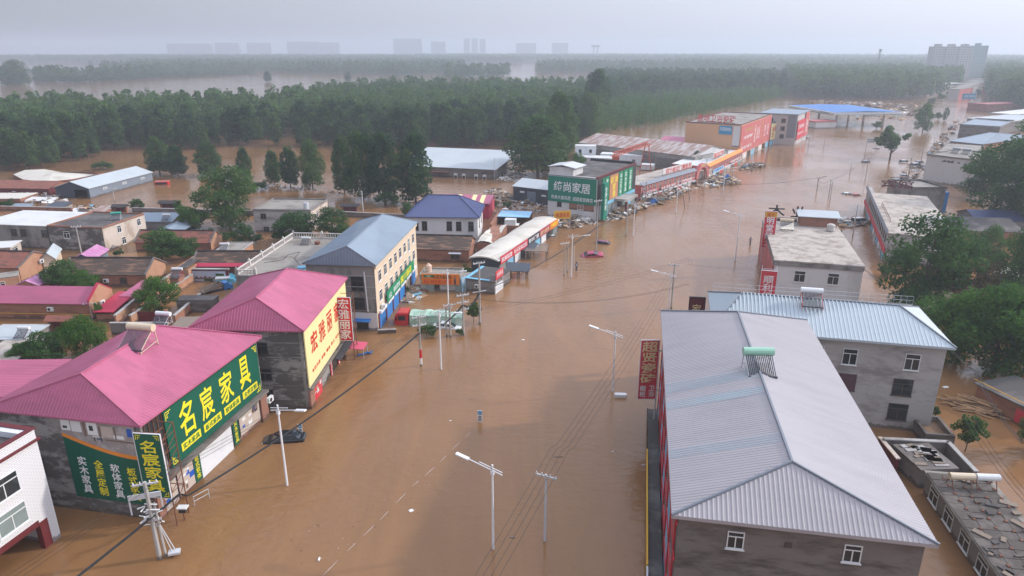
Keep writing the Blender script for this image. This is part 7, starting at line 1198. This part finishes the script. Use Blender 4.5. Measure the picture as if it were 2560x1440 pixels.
t = thing('canopy', 'small pink canopy on thin poles in the flood beside the red vertical sign', 'canopy', P(888, 888), R(-6)); MB().slab([(-1.6, -1, 1.5), (1.6, -1, 1.35), (1.6, 1, 1.6), (-1.6, 1, 1.75)], .06).build('cloth', 'canvas_pink', t); b = MB(); [b.tube((x, y, -2), (x, y, 1.5), .04, n=5) for x in (-1.5, 1.5) for y in (-.9, .9)]; b.build('pole', 'galv', t)
tag(MB().path([Vector(q) for q in ((0, 0, .1), (.7, .2, .15), (1.2, .7, .25), (1.6, .5, .2), (1.9, .9, .3))], .14).build('tarpaulin', 'tarp_blue', None, P(893, 890)), 'crumpled blue sheet floating below the pink canopy', 'tarpaulin')
for u, v, lab, m, w_ in ((2420, 1, '', '', 0),)[:0]: pass
for i, (u, v, rz, lab) in enumerate(((1628, 512, 20, 'blue tarpaulin caught on debris in front of the red shop row'), (1812, 448, 15, 'blue tarpaulin draped over the debris beyond the arch'))):
    b = MB(); rr = random.Random(i + 3); g = [[(x * .55, y * .55, max(.05, 1.4 - .45 * abs(x - 3) - .2 * abs(y - 2)) + rr.uniform(-.1, .1)) for x in range(7)] for y in range(5)]
    for y in range(4):
        for x in range(6): b.face([g[y][x], g[y][x + 1], g[y + 1][x + 1], g[y + 1][x]])
    tag(b.build('tarpaulin', 'tarp_blue', None, P(u, v), R(rz)), lab, 'tarpaulin')
tag(MB().tube((0, 0, .06), (5.5, 1.8, .1), .09, n=6).build('log', 'wood', None, P(1020, 730)), 'long pale log floating in front of the restaurant', 'log'); tag(MB().box(0, 4.2, -.25, .25, .02, .12).box(.2, 4.0, .3, .6, .05, .12).build('plank', 'wood', None, P(1030, 756), R(62)), 'pair of long orange planks floating in front of the hotel', 'plank')
b = MB(); ring_ = [Vector((2.4 * math.cos(a) * 1.3, 1.3 * math.sin(a), .12)) for a in np.linspace(0, 6.28, 15)]; b.path(ring_, .16, 6); tag(b.build('rubber_hose', 'rust', None, P(1058, 722)), 'rusty ring shaped frame floating in front of the restaurant', 'frame')
t = thing('street_light_box', 'small white box on a bent pole by the corner of the nearest store', 'junction box', P(462, 1300)); MB().tube((0, 0, -2), (0, 0, 1.3), .07, n=6).build('post', 'rust', t); MB().box(-.45, .45, -.3, .3, 1.3, 1.42).build('lid', 'foam', t); MB().box(-.3, .3, -.2, .2, .9, 1.29).build('box', 'dark_metal', t)
t = thing('steel_railing', 'thin steel railing rising from the water by the narrow green shop board', 'railing', P(487, 1265), R(55)); b = MB(); [b.tube((x, 0, -1), (x, 0, 1.0), .03, n=5) for x in (0, 1.5)]; b.tube((0, 0, 1.0), (1.5, 0, 1.0), .03, n=5).tube((0, 0, .5), (1.5, 0, .5), .03, n=5); b.build('frame', 'galv', t)
t = thing('road_sign', 'blue overhead road sign on the far flooded road', 'road sign', P(2418, 262)); MB().box(-5, 5, -.15, 0, 4.2, 8.2).build('panel', 'sign_blue', t); MB().box(5.2, 5.6, .1, .5, -2, 9).box(-5, 5.2, .1, .3, 6.8, 7.1).build('gantry', 'galv', t); text('北京 涿州', 'ink_white', t, -4, 4, 5.4, 7.0, -.16)
t = thing('road_sign', 'small white road sign with dark text on a leaning pole', 'road sign', P(2190, 372)); MB().box(-4.6, -.2, -.1, 0, 2.4, 4.6).build('panel', 'white_metal', t); text('前方桥梁限高\n请减速慢行', 'ink_black', t, -4.3, -.5, 2.7, 4.3, -.11); MB().tube((0, .1, -2), (.3, .1, 5), .12, n=6).build('post', 'galv', t)
t = thing('steel_shelter', 'bare metal frame standing in the flood left of the parked cars', 'shelter', P(2232, 465), R(-5)); b = MB(); [b.tube((x, y, -2), (x, y, 2.4), .08, n=5) for x in (0, 4.5) for y in (0, 2)]; [b.tube(p_, q_, .08, n=5) for p_, q_ in (((0, 0, 2.4), (4.5, 0, 2.4)), ((0, 2, 2.4), (4.5, 2, 2.4)), ((0, 0, 2.4), (0, 2, 2.4)), ((4.5, 0, 2.4), (4.5, 2, 2.4)))]; b.build('tube', 'dark_metal', t)
# small flecks of litter drifting along the road centre
b = MB()
for i in range(110):
    f = rg.uniform(0, 1); u = 760 + f * 420 + rg.normal() * 55; v = 1420 - f * 370 + rg.normal() * 35
    if v > 1435: continue
    p = P(u, v); s = rg.uniform(.02, .09); b.obox((p.x, p.y, .02), s, s * .6, .03, Matrix.Rotation(rg.uniform(0, 3), 3, 'Z'), int(rg.integers(3)))
tag(b.build('litter', ['debris_pale', 'wood_grey', 'dark_metal']), 'flecks of litter drifting along the middle of the flood', 'litter', kind='stuff')
# ================================================================ AIR
o = MB().box(-4300, 4300, -300, 6700, -5.6, 97).build('haze', 'water_dummy' if False else 'mud'); m = bpy.data.materials.new('haze'); m.use_nodes = True; t_ = m.node_tree; t_.nodes.clear(); out = t_.nodes.new('ShaderNodeOutputMaterial'); v_ = t_.nodes.new('ShaderNodeVolumePrincipled'); v_.inputs['Density'].default_value = .00042; v_.inputs['Color'].default_value = (.76, .83, .93, 1); v_.inputs['Anisotropy'].default_value = .3; t_.links.new(v_.outputs[0], out.inputs['Volume']); o.data.materials.clear(); o.data.materials.append(m); tag(o, kind='stuff')
